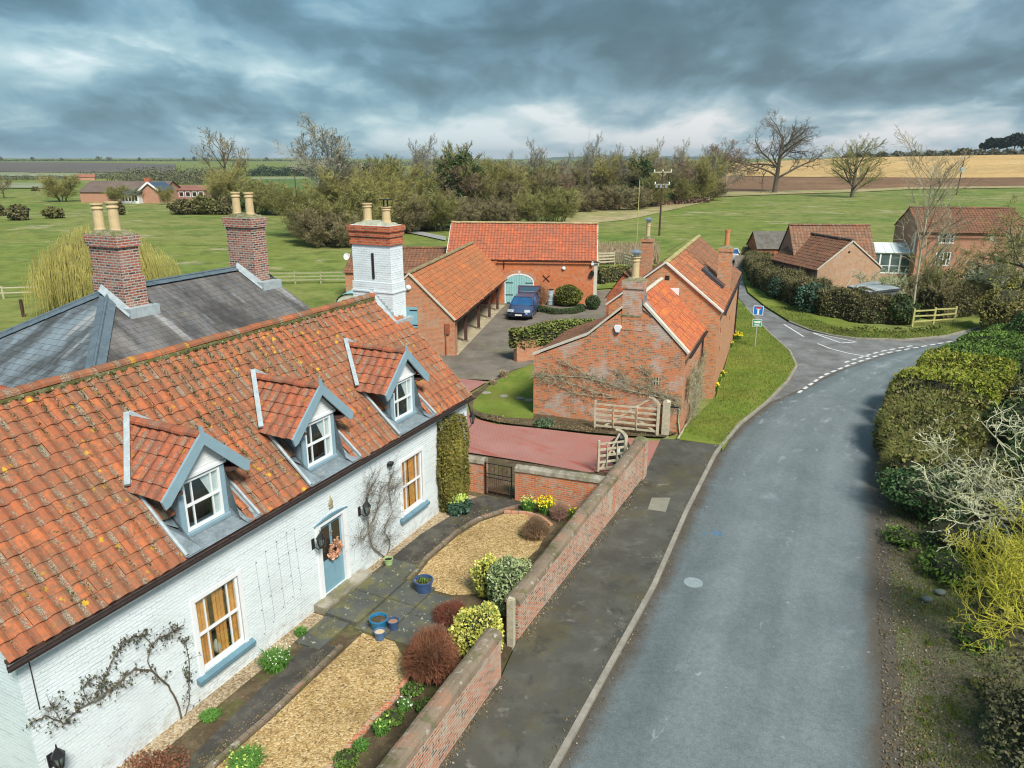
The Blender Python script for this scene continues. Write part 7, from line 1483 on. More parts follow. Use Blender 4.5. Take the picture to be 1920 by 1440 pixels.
shrub('laurel', 1470, 640, (1.2, 1.0), 2.2, 1500, .17, LEAF_LAU, 'blue green laurel bulging from the lane hedge', seed=51, loc=(23.3, 56.6)); shrub('laurel', 1420, 600, (.8, .8), 1.9, 800, .15, LEAF_LAU, 'smaller dark laurel in the lane hedge further up', seed=52, loc=(22.6, 62.0))
shrub('laurel', 1690, 610, (1.2, 1.0), 2.0, 1400, .15, IVY, 'dark ivy mound under the pale fan shaped tree', seed=53, loc=(28.3, 52.6))
def bigshrub(name, label, loc, rx, ry, h_, n, s, mat, seed, cat='shrub', tw=None, lump=.3):
    e = shrub(name, 0, 0, (rx, ry), h_, n, s, mat, label, seed=seed, loc=loc, lump=lump, cat=cat, inner=.6)
    return e
bigshrub('golden_shrub', 'big yellow olive shrub spilling over the road bend', (34.0, 49.8), 2.0, 1.9, 3.2, 5200, .13, TWIG_W if 0 else foliage('leaf_olive_gold', [(.16, .14, .05), (.26, .22, .07), (.20, .20, .05), (.12, .11, .05)]), 61)
bigshrub('shade_fill_bush', 'dark bush added in place of the shade under trees past the clipped green hedge', (31.8, 44.0), 1.6, 1.5, 2.6, 3200, .13, LEAF_BOX, 62)  # bush added to stand in for black shade under the trees
bigshrub('garden_shrub', 'bright yellow green garden shrub before the two storey house', (43.5, 64.5), 1.3, 1.2, 2.4, 1600, .14, LEAF_EUY, 63); bigshrub('garden_shrub', 'deep green garden bush left of the bright yellow one', (41.5, 65.5), 1.4, 1.2, 2.3, 1500, .14, IVY, 64)
bigshrub('garden_shrub', 'olive garden bush under the paired lower windows', (38.0, 66.0), 1.8, 1.3, 2.0, 1800, .14, LEAF_HB, 65); bigshrub('garden_shrub', 'low green shrub in the garden behind the rail fence', (34.5, 60.0), 2.2, 1.5, 1.3, 1800, .13, LEAF_HG, 66); bigshrub('garden_shrub', 'brownish garden thicket beside the flat roofed shed', (31.5, 58.0), 1.6, 1.4, 2.2, 2000, .13, LEAF_HB, 67)
# banked hedge on the right of the road
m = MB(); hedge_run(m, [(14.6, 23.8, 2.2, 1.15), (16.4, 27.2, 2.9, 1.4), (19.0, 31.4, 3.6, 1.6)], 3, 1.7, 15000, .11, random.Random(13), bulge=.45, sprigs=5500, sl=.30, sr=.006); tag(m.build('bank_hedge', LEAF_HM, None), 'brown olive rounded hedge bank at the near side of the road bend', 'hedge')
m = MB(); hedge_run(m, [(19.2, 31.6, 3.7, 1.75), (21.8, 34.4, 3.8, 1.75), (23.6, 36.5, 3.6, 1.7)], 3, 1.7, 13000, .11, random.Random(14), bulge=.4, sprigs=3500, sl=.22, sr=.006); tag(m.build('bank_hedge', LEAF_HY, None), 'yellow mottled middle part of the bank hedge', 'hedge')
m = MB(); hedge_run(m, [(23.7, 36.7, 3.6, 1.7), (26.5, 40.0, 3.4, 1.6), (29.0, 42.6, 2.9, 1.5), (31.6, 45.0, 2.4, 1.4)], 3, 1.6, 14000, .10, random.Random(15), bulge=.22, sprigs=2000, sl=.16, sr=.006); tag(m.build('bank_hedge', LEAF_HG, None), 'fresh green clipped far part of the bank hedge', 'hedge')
shrub('ivy_bank', 0, 0, (1.3, 1.6), 1.5, 3600, .085, foliage('leaf_bank', [(.04, .09, .03), (.07, .15, .05), (.12, .20, .08)]), 'dark green ivy bank at the near end of the hedge', seed=71, loc=(13.9, 22.6)); shrub('ivy_bank', 0, 0, (1.7, 1.6), 1.7, 3600, .085, LEAF_HB, 'brown green ivy mound behind the lichened bare tree', seed=72, loc=(15.9, 23.4))
shrub('verge_undergrowth', 0, 0, (.8, 1.1), .55, 1500, .08, LEAF_HG, 'low green undergrowth beside the leaf littered verge', seed=73, loc=(12.7, 18.6), cat='plant')
for k_, (x_, y_, w_, h_) in enumerate(((11.6, 15.6, .5, .25), (12.9, 16.6, .6, .4), (12.2, 20.6, .5, .35), (13.6, 20.2, .9, .8), (10.9, 13.6, .5, .25), (14.6, 19.0, 1.0, 1.0))): shrub('verge_plant', 0, 0, (w_, w_*1.2), h_, 700, .07, (LEAF_HG, LEAF_HB, LEAF_HG, IVY, LEAF_HB, LEAF_HB)[k_], ('low green tuft on the verge nearest the mossy stone', 'brown green tuft under the yellow branches', 'small green tuft at the road edge below the ivy bank', 'dark ivy hummock below the pale lichened tree', 'lowest olive tuft near the shadowy bramble', 'brown scrub between the lichened trees')[k_], seed=80+k_, loc=(x_, y_), cat='plant', lump=.35)
shrub('bramble_mass', 0, 0, (1.9, 1.8), 1.7, 9000, .06, foliage('leaf_bramble', [(.07, .07, .04), (.12, .11, .06), (.09, .11, .04)]), 'shadowy bramble mass at the bottom right corner', seed=74, loc=(11.3, 11.6))
shrub('thicket', 0, 0, (2.2, 2.8), 2.3, 5000, .10, LEAF_HB, 'dense thicket behind the yellow lichened branches', seed=75, loc=(16.2, 17.0)); shrub('thicket', 0, 0, (2.4, 2.6), 2.2, 5000, .10, IVY, 'dark thicket behind the pale lichened tree', seed=76, loc=(19.2, 23.4))
for k_, (x_, y_, w_, h_) in enumerate(((21.6, 28.6, 1.6, 1.9), (24.6, 32.6, 1.7, 1.6), (27.6, 36.6, 1.8, 1.6))): shrub('thicket', 0, 0, (w_, w_*1.3), h_, 3000, .11, (IVY, LEAF_HB, IVY)[k_], ('dark thicket on the garden side of the brown bank hedge', 'brown thicket on the garden side of the yellow bank hedge', 'dark thicket on the garden side of the green bank hedge')[k_], seed=90+k_, loc=(x_, y_), lump=.3)
# lichened bare trees on the right
LT = dict(levels=5, split=2, kids=[7, 5, 4, 3], wig=[.25, .35, .42, .5], up=[.02, .05, .02, .0], ang=[(30, 75), (30, 70), (30, 75), (30, 80)], len=[.72, .62, .55, .5], min=.007, r=.11, trunk=.70, lo=[.25, .2, .15, .1], rk=.6, segs=5, stems=3, spreadb=.2, lean=.45)
mt, mc = tree_meshes(5, 5.6, dict(LT, lean=.85, stems=6, kids=[7, 5, 4, 3], min=.011, r=.10), 'x'); plant('lichened_tree', (17.0, 21.6, 0), mt, mc, plain('bark_lichen', (.34, .35, .22), .9, .3, 3.0, dirt=((.50, .52, .40), .6)), TWIG_L, 'pale lichened bare tree reaching over the bank hedge towards the road', sc=1.0)
mt, mc = tree_meshes(8, 4.0, dict(LT, up=[.05, .12, .10, .08], lean=.8, stems=7, kids=[8, 6, 5, 3], r=.055, min=.007), 'x'); plant('yellow_shrub_tree', (13.4, 15.2, 0), mt, mc, plain('bark_yellow', (.38, .38, .04), .9, .25, 3.0, dirt=((.30, .27, .12), .6)), TWIG_Y, 'yellow lichened bare bush over the gravelly verge', sc=1.0)
mt, mc = tree_meshes(12, 3.2, dict(LT, stems=4, r=.05), 'x'); plant('bare_bush', (16.6, 18.8, 0), mt, mc, BARK, TWIG_L, 'tangled grey bare bush between the pale tree and the yellow one')
m = MB(); r = random.Random(23)
def along(P, n_, off, sp, z, s0, s1):
    for _ in range(n_):
        i = r.randrange(len(P)-1); f_ = r.random(); a, b = P[i], P[i+1]; l_ = hypot(b[0]-a[0], b[1]-a[1]); o = off+abs(r.gauss(0, sp))*(1 if off >= 0 else -1); x, y = lerp(a[0], b[0], f_)-(b[1]-a[1])/l_*o, lerp(a[1], b[1], f_)+(b[0]-a[0])/l_*o; leaf(m, (x, y, z+r.random()*.012), r.uniform(s0, s1), r, 1.4)
kp, _l = resample(kerb[:14], 40); along(kp, 900, .14, .12, .046, .02, .045); along(kp, 1500, -.02, .18, -.044, .015, .04)
along([WA0, WA1], 700, -.03, .10, .045, .02, .05); along([WB0, WB1], 900, -.03, .12, .045, .02, .05)
along([at(765, 1092), at(800, 1049), at(855, 1001), at(895, 976), at(945, 959)], 500, .1, .2, .04, .015, .04); along([at(640, 1215), at(500, 1350), at(385, 1450)], 450, -.12, .15, .042, .015, .035)
along([at(1110, 816), at(1010, 804), at(930, 796), at(890, 785)], 1300, -.2, .4, .045, .02, .06); along([at(1232, 822), at(1110, 812), at(1010, 800)], 700, -.1, .5, .045, .02, .06)
tag(m.build('fallen_leaves', LITTER, None), 'dead leaves and grit along the kerb, wall foot and borders', 'fallen leaves', kind='stuff')
# verge litter and stones
m = MB(); r = random.Random(15)
for _ in range(9000):
    t = r.random(); i = min(int(t*6), 5); f_ = t*6-i; a, b = nearr[1+i], nearr[2+i]; x, y = lerp(a[0], b[0], f_), lerp(a[1], b[1], f_); o = -.35+abs(r.gauss(0, 1.3)); s_ = r.uniform(.02, .055); leaf(m, (x+o, y-.3*o, -.03+r.random()*.02), s_, r, 1.3)
tag(m.build('leaf_litter', LITTER, None), 'scattered stones and dead leaves along the verge', 'leaf litter', kind='stuff')
for k_, (px, py) in enumerate(((1738, 1125), (1762, 1112))):
    q = at(px, py); m = MB(); rr = random.Random(k_); m.grid(lambda a, b: (.16*cos(2*pi*a)*sin(pi*b)*(1+.15*sin(a*20)), .12*sin(2*pi*a)*sin(pi*b), .06-.08*cos(pi*b)), 10, 6); tag(m.build('verge_stone', plain('pale_rock', (.13, .16, .14), .8, .2, 5), None, (q[0], q[1], -.03)), ('mossy pale stone in the undergrowth, the greener one', 'blue grey stone beside the mossy one in the undergrowth')[k_], 'stone')
m = MB(); r = random.Random(19)
for _ in range(150):
    t = r.random(); i = min(int(t*5), 4); f_ = t*5-i; a, b = nearr[2+i], nearr[3+i]; cx_, cy_ = lerp(a[0], b[0], f_)+.25+abs(r.gauss(0, 1.3)), lerp(a[1], b[1], f_); rr = r.uniform(.06, .4)
    for _k in range(int(40+120*rr)):
        an = r.uniform(0, 2*pi); q_ = rr*sqrt(r.random()); x, y = cx_+q_*cos(an), cy_+q_*sin(an); l_ = r.uniform(.03, .10); o = r.uniform(0, 2*pi); w_ = .008; m.poly([(x-w_*cos(o), y-w_*sin(o), -.04), (x+w_*cos(o), y+w_*sin(o), -.04), (x+r.uniform(-.04, .04), y+r.uniform(-.04, .04), -.03+l_)])
tag(m.build('verge_moss_grass', GRASS_T, None), 'patchy grass and moss on the gravelly verge', 'grass', kind='stuff')
# grass blades on the near verges
m = MB(); r = random.Random(16); vp = [(8.75, 28.62), (10.5, 31.5), (14.9, 37.9), (17.2, 44), (17.8, 52), (15.0, 47), (10.9, 35.8), (8.0, 30.8)]
def inpoly(x, y, P):
    c = False
    for i in range(len(P)):
        a, b = P[i], P[i-1]
        if (a[1] > y) != (b[1] > y) and x < (b[0]-a[0])*(y-a[1])/(b[1]-a[1])+a[0]: c = not c
    return c
n = 0
while n < 14000:
    x, y = r.uniform(7, 19), r.uniform(28, 60)
    if not inpoly(x, y, [(8.75, 28.62), (8.6, 28.2), (10.25, 31.5), (12.45, 34.5), (14.75, 38.1), (16.4, 41.1), (17.25, 44.5), (17.6, 49.3), (18.2, 54.5), (18.8, 60), (17.3, 60), (15.4, 49.5), (10.4, 35.4), (7.4, 30.3)]): continue
    a = r.uniform(0, 2*pi); l_ = r.uniform(.05, .11); w_ = .014; m.poly([(x-w_*cos(a), y-w_*sin(a), .028), (x+w_*cos(a), y+w_*sin(a), .028), (x+r.uniform(-.05, .05), y+r.uniform(-.05, .05), .03+l_)]); n += 1
tag(m.build('verge_grass_blades', GRASS_T, None), 'short mown grass on the verge beside the lane house', 'grass', kind='stuff')
m = MB(); r = random.Random(17)
for _ in range(9000):
    A_ = laner[4:]; t = r.random()*(len(A_)-1); i = int(t); f_ = t-i; a, b = A_[i], A_[i+1] if i+1 < len(A_) else A_[i]; x, y = lerp(a[0], b[0], f_), lerp(a[1], b[1], f_); l_ = hypot(b[0]-a[0], b[1]-a[1]) or 1; o = r.uniform(.1, 2.3); x -= (b[1]-a[1])/l_*o; y += (b[0]-a[0])/l_*o
    a = r.uniform(0, 2*pi); w_ = .016; l2 = r.uniform(.06, .17); m.poly([(x-w_*cos(a), y-w_*sin(a), .026), (x+w_*cos(a), y+w_*sin(a), .026), (x+r.uniform(-.07, .07), y+r.uniform(-.07, .07), .03+l2)])
for (px_, py_) in ((1600, 621), (1650, 624), (1690, 623), (1720, 622), (1625, 618), (1750, 617)):
    q_ = at(px_, py_)
    for _ in range(60): leaf(m, (q_[0]+r.gauss(0, .45), q_[1]+r.gauss(0, .25), .05+r.random()*.22), r.uniform(.08, .16), r, 2)
tag(m.build('verge_undergrowth_leaves', foliage('verge_blades', [(.10, .14, .025), (.16, .19, .04), (.20, .19, .06), (.08, .15, .03)]), None), 'rough leafy grass under the lane hedge', 'undergrowth', kind='stuff')
# ---------------------------------------------------------------- landscape trees
def tree(name, px, py, H, P, seed, bark, twig, label, group=None, sc=1.0, extra=None, loc=None, cat='tree', rz=0.0, xy=1.0):
    q = loc or land(px, py); mt, mc = tree_meshes(seed, H, P, extra=extra); e = plant(name, q, mt, mc, bark, twig, label, cat, group, rz, sc)
    if xy != 1.0: e.scale = (sc*xy, sc*xy, sc)
    return e
oak = tree('oak', 1452, 362, 30.5, dict(OAK, min=.022, r=.80, kids=[13, 7, 7, 6], trunk=.62, len=[.66, .58, .52, .45], lo=[.22, .25, .2, .1], wig=[.05, .24, .38, .5]), 21, BARK_D, TWIG_D, 'tallest bare oak with crooked spreading limbs in the field edge', xy=1.15)
ot = tree('field_tree', 1597, 370, 21.5, dict(ROUND, min=.022, kids=[20, 7, 6, 5], r=.50, len=[.68, .5, .48, .45], lo=[.12, .15, .1, .1], wig=[.03, .12, .2, .3]), 22, BARK_D, TWIG_G, 'round headed bare tree standing alone right of the tall oak', xy=1.25)
# ivy clad and twiggy trees of the wood: prototypes then copies
def ivyx(n, lo_, hi_, w_, s=.5):
    def f(mc, r): cloud(mc, (0, 0, (lo_+hi_)/2), (w_, w_, (hi_-lo_)/2), n, s, r, .25, 1.3, .35)
    return f
WOODG_ = 'trees of the wood behind the barns'
def wood_proto(name, H, P, seed, bark, twig, label, ivy=None):
    mt, mc = tree_meshes(seed, H, P); e = plant(name, (0, 0, 0), mt, mc, bark, twig, label, 'tree', WOODG_)
    if ivy:
        m = MB(); r = random.Random(seed)
        for (c_, rad, n, s_) in ivy: cloud(m, c_, rad, n, s_, r, .3, 1.3, .4)
        m.build('ivy', IVY, e)
    return e
W1 = wood_proto('bare_tree', 14, dict(ROUND, min=.020, kids=[13, 7, 6, 6], trunk=.8, lo=[.28, .2, .1, .1], r=.30), 31, BARK, TWIG, 'brown twiggy bare tree in the wood behind the barns')
W2 = wood_proto('bare_tree', 13, dict(OAK, min=.022, r=.3, kids=[12, 7, 6, 6], trunk=.7), 32, BARK, foliage('twigs_reddish', [(.20, .135, .09), (.28, .19, .13), (.17, .12, .08)]), 'reddish brown bare tree with wide crooked crown in the wood')
W3 = wood_proto('ivy_tree', 14, dict(ROUND, min=.022, kids=[12, 7, 6, 5], trunk=.75), 33, BARK, TWIG_G, 'tree with trunk and limbs smothered in dark ivy in the wood', [((0, 0, 5), (2.2, 2.2, 5.0), 3200, .34), ((1.5, .3, 8.8), (1.9, 1.9, 2.6), 1200, .32), ((-1.6, -.2, 7.7), (1.7, 1.7, 2.8), 1000, .32), ((.2, -1.4, 10.8), (1.3, 1.3, 1.8), 900, .3), ((-.8, .9, 9.8), (1.6, 1.6, 2.2), 900, .3)])
W4 = wood_proto('scrub_tree', 8.5, dict(SCRUB, min=.018, kids=[12, 10, 9], stems=11, r=.08, spreadb=1.6), 34, BARK, TWIG_G, 'many stemmed olive scrub tree at the foot of the wood')
W5 = wood_proto('scrub_tree', 6, dict(SCRUB, min=.018, kids=[12, 10, 9], stems=12, r=.07, spreadb=1.8, lean=.55), 35, BARK_D, TWIG, 'low brown scrub tree at the foot of the wood')
W6 = wood_proto('blossoming_tree', 11, dict(SCRUB, min=.018, kids=[13, 10, 10], stems=7, r=.13, spreadb=.7), 36, BARK, foliage('twigs_budding', [(.26, .26, .07), (.34, .31, .09), (.22, .20, .07), (.30, .26, .13)]), 'yellow green budding tree in the wood')
W7 = wood_proto('bare_tree', 11, dict(ROUND, min=.018, kids=[14, 7, 6, 5], trunk=.85, r=.16, lo=[.3, .2, .1, .1]), 37, BARK_P, foliage('twigs_grey', [(.26, .25, .19), (.33, .32, .26), (.20, .18, .13)]), 'pale grey slender bare tree at the wood edge')
protos = [W1, W2, W3, W4, W5, W6, W7]; used = set(); BASE = [p_['label'] for p_ in protos]
def place(i, px, py, s, rz=0.0, xy=1.0, label=None, pyoff=0):
    x, y, z = land(px, py); sc = (s*xy, s*xy, s); src = protos[i]
    if i not in used: used.add(i); src.location = (x, y, z); src.rotation_euler = (0, 0, rz); src.scale = sc; o = src
    else: o = replant(src, (x, y, z), rz, sc)
    o['label'] = label or BASE[i]
    return o
R_ = random.Random(77)
# (kind, px, py of the base, height in pixels)
HP = (14.0, 13.0, 13.0, 7.5, 5.0, 10.0, 11.0)
wood = [(6, 625, 440, 180, 1.3, 'tall pale bare tree with fan top over the left end of the wood'), (3, 590, 447, 100, 1.3, None), (5, 665, 445, 135, 1.5, 'broad olive grey tree at the left end of the wood'), (3, 640, 452, 95, 1.6, None), (4, 612, 458, 70, 1.3, None), (2, 705, 430, 125, 1.1, None), (5, 745, 428, 128, 1.4, 'yellow green tree with flat top behind the white chimney'),
 (2, 735, 410, 120, 1.2, None), (6, 800, 405, 132, .9, 'slim pale tree rising left of the dark dome topped tree'), (2, 800, 415, 100, 1.0, None), (1, 862, 408, 148, 1.3, 'dome topped tall tree dark with ivy in the middle of the wood'), (2, 850, 410, 125, 1.2, None), (2, 885, 408, 112, 1.2, None), (5, 925, 400, 112, 1.2, None), (0, 955, 398, 108, 1.2, None), (5, 985, 396, 100, 1.1, 'golden green tree right of the wood centre'), (0, 1015, 396, 96, 1.2, None),
 (1, 1045, 394, 98, 1.2, None), (0, 1075, 392, 104, 1.1, None), (0, 1100, 390, 112, 1.2, None), (5, 1125, 389, 100, 1.2, None), (0, 1150, 388, 112, 1.2, None), (6, 1165, 388, 112, .9, None), (2, 1195, 388, 92, 1.3, 'broad ivy covered tree by the utility pole'), (0, 1215, 385, 108, 1.2, None), (0, 1240, 383, 98, 1.3, None), (1, 1265, 381, 108, 1.3, 'dark brown bare tree in the thin end of the wood'), (0, 1290, 379, 98, 1.3, None), (5, 1305, 378, 84, 1.3, None), (1, 1345, 368, 118, 1.1, 'round headed bare tree left of the tall oak'), (2, 1336, 372, 92, .55, 'narrow ivy pillar tree left of the tall oak'), (6, 1360, 368, 100, 1.2, None),
 (4, 1180, 392, 45, 1.4, None), (4, 1140, 393, 42, 1.4, None), (3, 1220, 388, 55, 1.3, None), (3, 1275, 382, 48, 1.4, None), (4, 1320, 375, 40, 1.3, None), (4, 905, 405, 55, 1.4, None), (3, 950, 402, 60, 1.3, None), (4, 1080, 396, 40, 1.5, None), (3, 1050, 398, 48, 1.4, None), (3, 700, 440, 78, 1.6, None), (4, 770, 430, 62, 1.5, None), (4, 735, 436, 55, 1.3, None), (5, 690, 442, 90, 1.3, None), (3, 820, 432, 62, 1.5, None), (4, 800, 424, 60, 1.4, None),
 (4, 880, 424, 52, 1.6, 'brown thicket tree above the barn ridge'), (4, 925, 424, 48, 1.5, None), (4, 965, 424, 46, 1.5, None), (3, 1010, 422, 62, 1.5, 'big rounded grey green scrub above the barn roof'), (3, 1040, 420, 66, 1.4, None), (4, 845, 430, 46, 1.5, None), (4, 630, 462, 46, 1.4, None), (3, 660, 458, 60, 1.3, None),
 (2, 870, 402, 132, 1.0, None), (0, 840, 400, 110, 1.1, None), (0, 900, 398, 105, 1.2, None), (1, 770, 402, 100, 1.2, None), (0, 720, 408, 100, 1.2, None), (2, 940, 400, 95, .8, None), (2, 1030, 396, 78, .9, None), (2, 1250, 384, 72, .8, None), (2, 1085, 392, 70, .9, None), (1, 1180, 384, 104, 1.0, None), (6, 1000, 394, 118, .8, None), (6, 1060, 392, 112, .8, None), (6, 1110, 390, 122, .7, None), (6, 1140, 389, 108, .8, None), (6, 1230, 384, 112, .8, None), (6, 1280, 380, 108, .8, None), (6, 950, 398, 112, .7, None), (6, 780, 408, 118, .8, None), (6, 650, 436, 128, .9, None), (6, 1320, 378, 92, .8, None), (0, 660, 430, 120, 1.3, None), (0, 690, 425, 118, 1.2, None)]
for (i, px, py, hp, xy, lab) in wood:
    q = land(px, py); d = q[1]*cp_+(CH-q[2])*sp_; H_ = hp*d/F*(.99 if px < 915 else .90)*R_.uniform(.84, 1.1); place(i, px, py, H_/HP[i], R_.uniform(0, 6.2), xy*.95, lab)
# dense understorey so the wood reads closed low down
m = MB(); r = random.Random(44)
for _ in range(16000):
    px = r.uniform(575, 1330); t = (px-575)/755; base = lerp(440, 379, t**.7); q = land(px, base+r.uniform(-8, 3)) if _ % 400 == 0 else None
    a_ = (px-CX)/F; D_ = lerp(112, 215, t**.75)+r.uniform(-6, 22); x, y = a_*D_*1.0, D_; x = a_*(y*cp_+10*sp_); z = hgt(x, y)+r.random()**1.4*(4.6 if t < .48 else 2.6); leaf(m, (x, y, z), r.uniform(.25, .6), r, 1.5)
tag(m.build('undergrowth', foliage('undergrowth', [(.09, .09, .04), (.15, .14, .06), (.10, .13, .04), (.18, .17, .08)]), None), 'tangled undergrowth below the trees of the wood', 'undergrowth', kind='stuff')
# reddish bramble bank and dead grass
m = MB(); r = random.Random(45)
for _ in range(2600): px = r.uniform(1060, 1330); q = land(px, lerp(396, 379, (px-1060)/270)); leaf(m, (q[0], q[1]+r.uniform(-2, 2), q[2]+r.random()*1.3), r.uniform(.2, .5), r, 1.6)
tag(m.build('bramble', foliage('bramble', [(.20, .12, .09), (.26, .17, .12), (.16, .10, .07)]), None), 'reddish bramble bank along the bare end of the wood', 'bramble', kind='stuff')
m = MB(); r = random.Random(46)
for _ in range(6500):
    t = r.random(); px = lerp(1118, 1235, t); q = at(px, r.uniform(466, 494)); h_ = r.uniform(.5, 1.3); a = r.uniform(0, pi); w_ = .05; m.poly([(q[0]-w_*cos(a), q[1]-w_*sin(a), -.1), (q[0]+w_*cos(a), q[1]+w_*sin(a), -.1), (q[0]+r.uniform(-.3, .3), q[1]+r.uniform(-.3, .3), h_)])
tag(m.build('dead_grass', REED, None), 'tall buff dead grass around the rail fence and thin pole', 'dead grass', kind='stuff')
# left side
LT_ = tree('field_tree', 425, 392, 17.5, dict(ROUND, min=.035, kids=[10, 6, 5, 4], trunk=.75, lo=[.35, .2, .1, .1]), 51, BARK_D, TWIG, 'tall bare tree with round top above the far chimney pots', xy=.9)
for (i, px, py, hp, xy, lab) in [(5, 440, 398, 75, 1.3, 'olive scrub tree under the tall bare left tree'), (3, 480, 400, 55, 1.6, 'grey brown scrub right of the tall bare left tree'), (3, 520, 402, 42, 1.8, 'low scrub trailing right into the meadow'), (5, 118, 378, 46, 1.5, 'olive rounded tree in the meadow left of the farm'), (0, 8, 372, 38, 1.6, 'dark bare tree at the left edge'), (3, 235, 382, 30, 1.6, 'scrub tree before the long farm barn'), (5, 312, 384, 32, 1.0, 'slim olive tree right of the farmhouse gable'), (4, 560, 403, 30, 1.7, 'small brown scrub at the meadow fence')]:
    q = land(px, py); d = q[1]*cp_+(CH-q[2])*sp_; place(i, px, py, hp*d/F/HP[i], R_.uniform(0, 6), xy, lab)
def fbush(px, py, wpx, hpx, mat, label, n=900, name='field_bush'):
    q = land(px, py); d = q[1]*cp_+11*sp_; e = shrub(name, 0, 0, (wpx/2*d/F, wpx/2*d/F*.8), hpx*d/F, n, .028*d/10, mat, label, seed=int(px), loc=(q[0], q[1]), lump=.2, inner=.7); e.location = (q[0], q[1], q[2]-.2)
fbush(35, 413, 42, 30, LEAF_HEDGE, 'dark round bush in the left meadow'); fbush(103, 409, 38, 22, LEAF_HB, 'smaller brown round bush in the left meadow'); fbush(0, 405, 20, 24, LEAF_HEDGE, 'bush cut by the left edge of the meadow'); fbush(222, 403, 26, 28, LEAF_HEDGE, 'dark bush just right of the near chimney pots'); fbush(284, 378, 26, 24, IVY, 'dark evergreen before the farmhouse gable'); fbush(67, 358, 12, 7, LEAF_HEDGE, 'tiny bush at the pale strip of field')
for k_, (px, w_, h_) in enumerate(((345, 50, 30), (385, 56, 34), (425, 50, 32), (455, 44, 30))): fbush(px, 402, w_, h_, (LEAF_HEDGE, LEAF_HB, LEAF_HEDGE, IVY)[k_], ('left end bush of the rounded hedge row below the farm', 'olive second bush of the rounded hedge row below the farm', 'third bush of the rounded hedge row below the farm', 'right end bush of the rounded hedge row below the farm')[k_], 1400, 'hedge_bush')
# yellow willow
q = (-32.4, 58.0, -.1); r = random.Random(61); mt, mc = MB(), MB(); mt.tube([(0, 0, -.2), (.1, 0, 2.0), (.2, 0, 3.6)], [.40, .32, .24], 8)
for k_ in range(34):
    a = r.uniform(0, 2*pi); e_ = r.uniform(.3, 1.35); rr = 4.6*cos(e_)*r.uniform(.7, 1.05); zz = 2.8+3.6*sin(e_)*r.uniform(.8, 1.05)
    P = [Vector((.1, 0, 2.4)), Vector((rr*.4*cos(a), rr*.4*sin(a), lerp(2.4, zz, .62))), Vector((rr*.75*cos(a), rr*.75*sin(a), zz*.97)), Vector((rr*cos(a), rr*sin(a), zz*.93))]
    mt.tube(P, [.13, .09, .05, .03], 5)
for _ in range(6500):
    a = r.uniform(0, 2*pi); e_ = math.asin(r.uniform(.02, 1)); lob = 1+.14*sin(3*a+1)+.10*sin(5*a+e_*4); t = r.uniform(.55, 1.04)*lob; x, y, z = 4.9*cos(e_)*cos(a)*t, 4.2*cos(e_)*sin(a)*t, 2.6+3.9*sin(e_)*min(1.05, t)
    ln = min(z-.1, r.uniform(.8, 3.4)); ox, oy = cos(a)*r.uniform(0, .3), sin(a)*r.uniform(0, .3)
    mc.tube([(x, y, z), (x+ox*.6+r.gauss(0, .08), y+oy*.6, z-ln*.45+.1), (x+ox+r.gauss(0, .1), y+oy+r.gauss(0, .1), z-ln)], [.016, .013, .010], 3, caps=False)
plant('weeping_willow', q, mt, mc, BARK, TWIG_W, 'yellow weeping willow behind the slate house chimney')
# pale fan shaped tree by the rail fence and others on the right
tree('fan_tree', 0, 0, 10.8, dict(THIN, min=.009, kids=[20, 8, 6], r=.07, trunk=.98, lo=[.28, .2, .1], len=[.40, .45, .5], up=[.0, .12, .08], wig=[.03, .12, .2], ang=[(22, 45), (20, 45), (25, 60)]), 71, BARK_P, foliage('twigs_pale', [(.27, .25, .16), (.34, .32, .22), (.22, .17, .11)]), 'slender pale fan shaped bare tree beside the rail fence', loc=(*at(1712, 608), 0), xy=1.3)
tree('garden_tree', 0, 0, 7.2, dict(OAK, min=.014, r=.14, trunk=.5, stems=1, kids=[8, 6, 6, 4]), 72, BARK_P, TWIG_L, 'pale barked small tree in the garden of the two storey house', loc=(*at(1868, 585), 0), xy=1.3)
tree('garden_tree', 0, 0, 5.8, dict(THIN, min=.012, r=.08, stems=3, spreadb=.06, lean=.25), 73, BARK_P, TWIG_G, 'thin stemmed bare tree before the paired windows', loc=(*at(1740, 590), 0))
tree('edge_tree', 0, 0, 12.5, dict(OAK, min=.016, r=.2, kids=[12, 7, 6, 4], trunk=.5, lo=[.15, .2, .1, .1]), 74, BARK, TWIG_G, 'large twiggy tree filling the right edge over the bend', loc=(*at(1905, 588), 0), xy=1.15)
tree('edge_tree', 0, 0, 9.0, dict(ROUND, min=.014, r=.16, kids=[12, 7, 6, 4], trunk=.6, lo=[.1, .2, .1, .1]), 75, BARK_P, foliage('twigs_greyish', [(.24, .22, .16), (.32, .30, .22), (.20, .18, .10)]), 'grey twiggy tree beside the two storey house', loc=(45.0, 63.5, 0), xy=1.2)
tree('twiggy_shrub', 0, 0, 3.4, dict(SCRUB, min=.014, r=.05, kids=[9, 7, 6], stems=6), 76, BARK, TWIG, 'brown twiggy shrub behind the rail fence', loc=(31.5, 55.0, 0)); tree('twiggy_shrub', 0, 0, 3.6, dict(SCRUB, min=.014, r=.05, kids=[8, 7, 6], stems=6), 77, BARK_P, TWIG_L, 'pale twiggy bush over the flat roofed shed corner', loc=(29.3, 57.0, 0)); tree('yellow_bush', 0, 0, 3.3, dict(SCRUB, min=.012, r=.04, kids=[9, 8, 7], stems=10), 78, BARK, TWIG_G, 'wispy olive bush springing from the golden shrub', loc=(34.3, 49.8, 0))
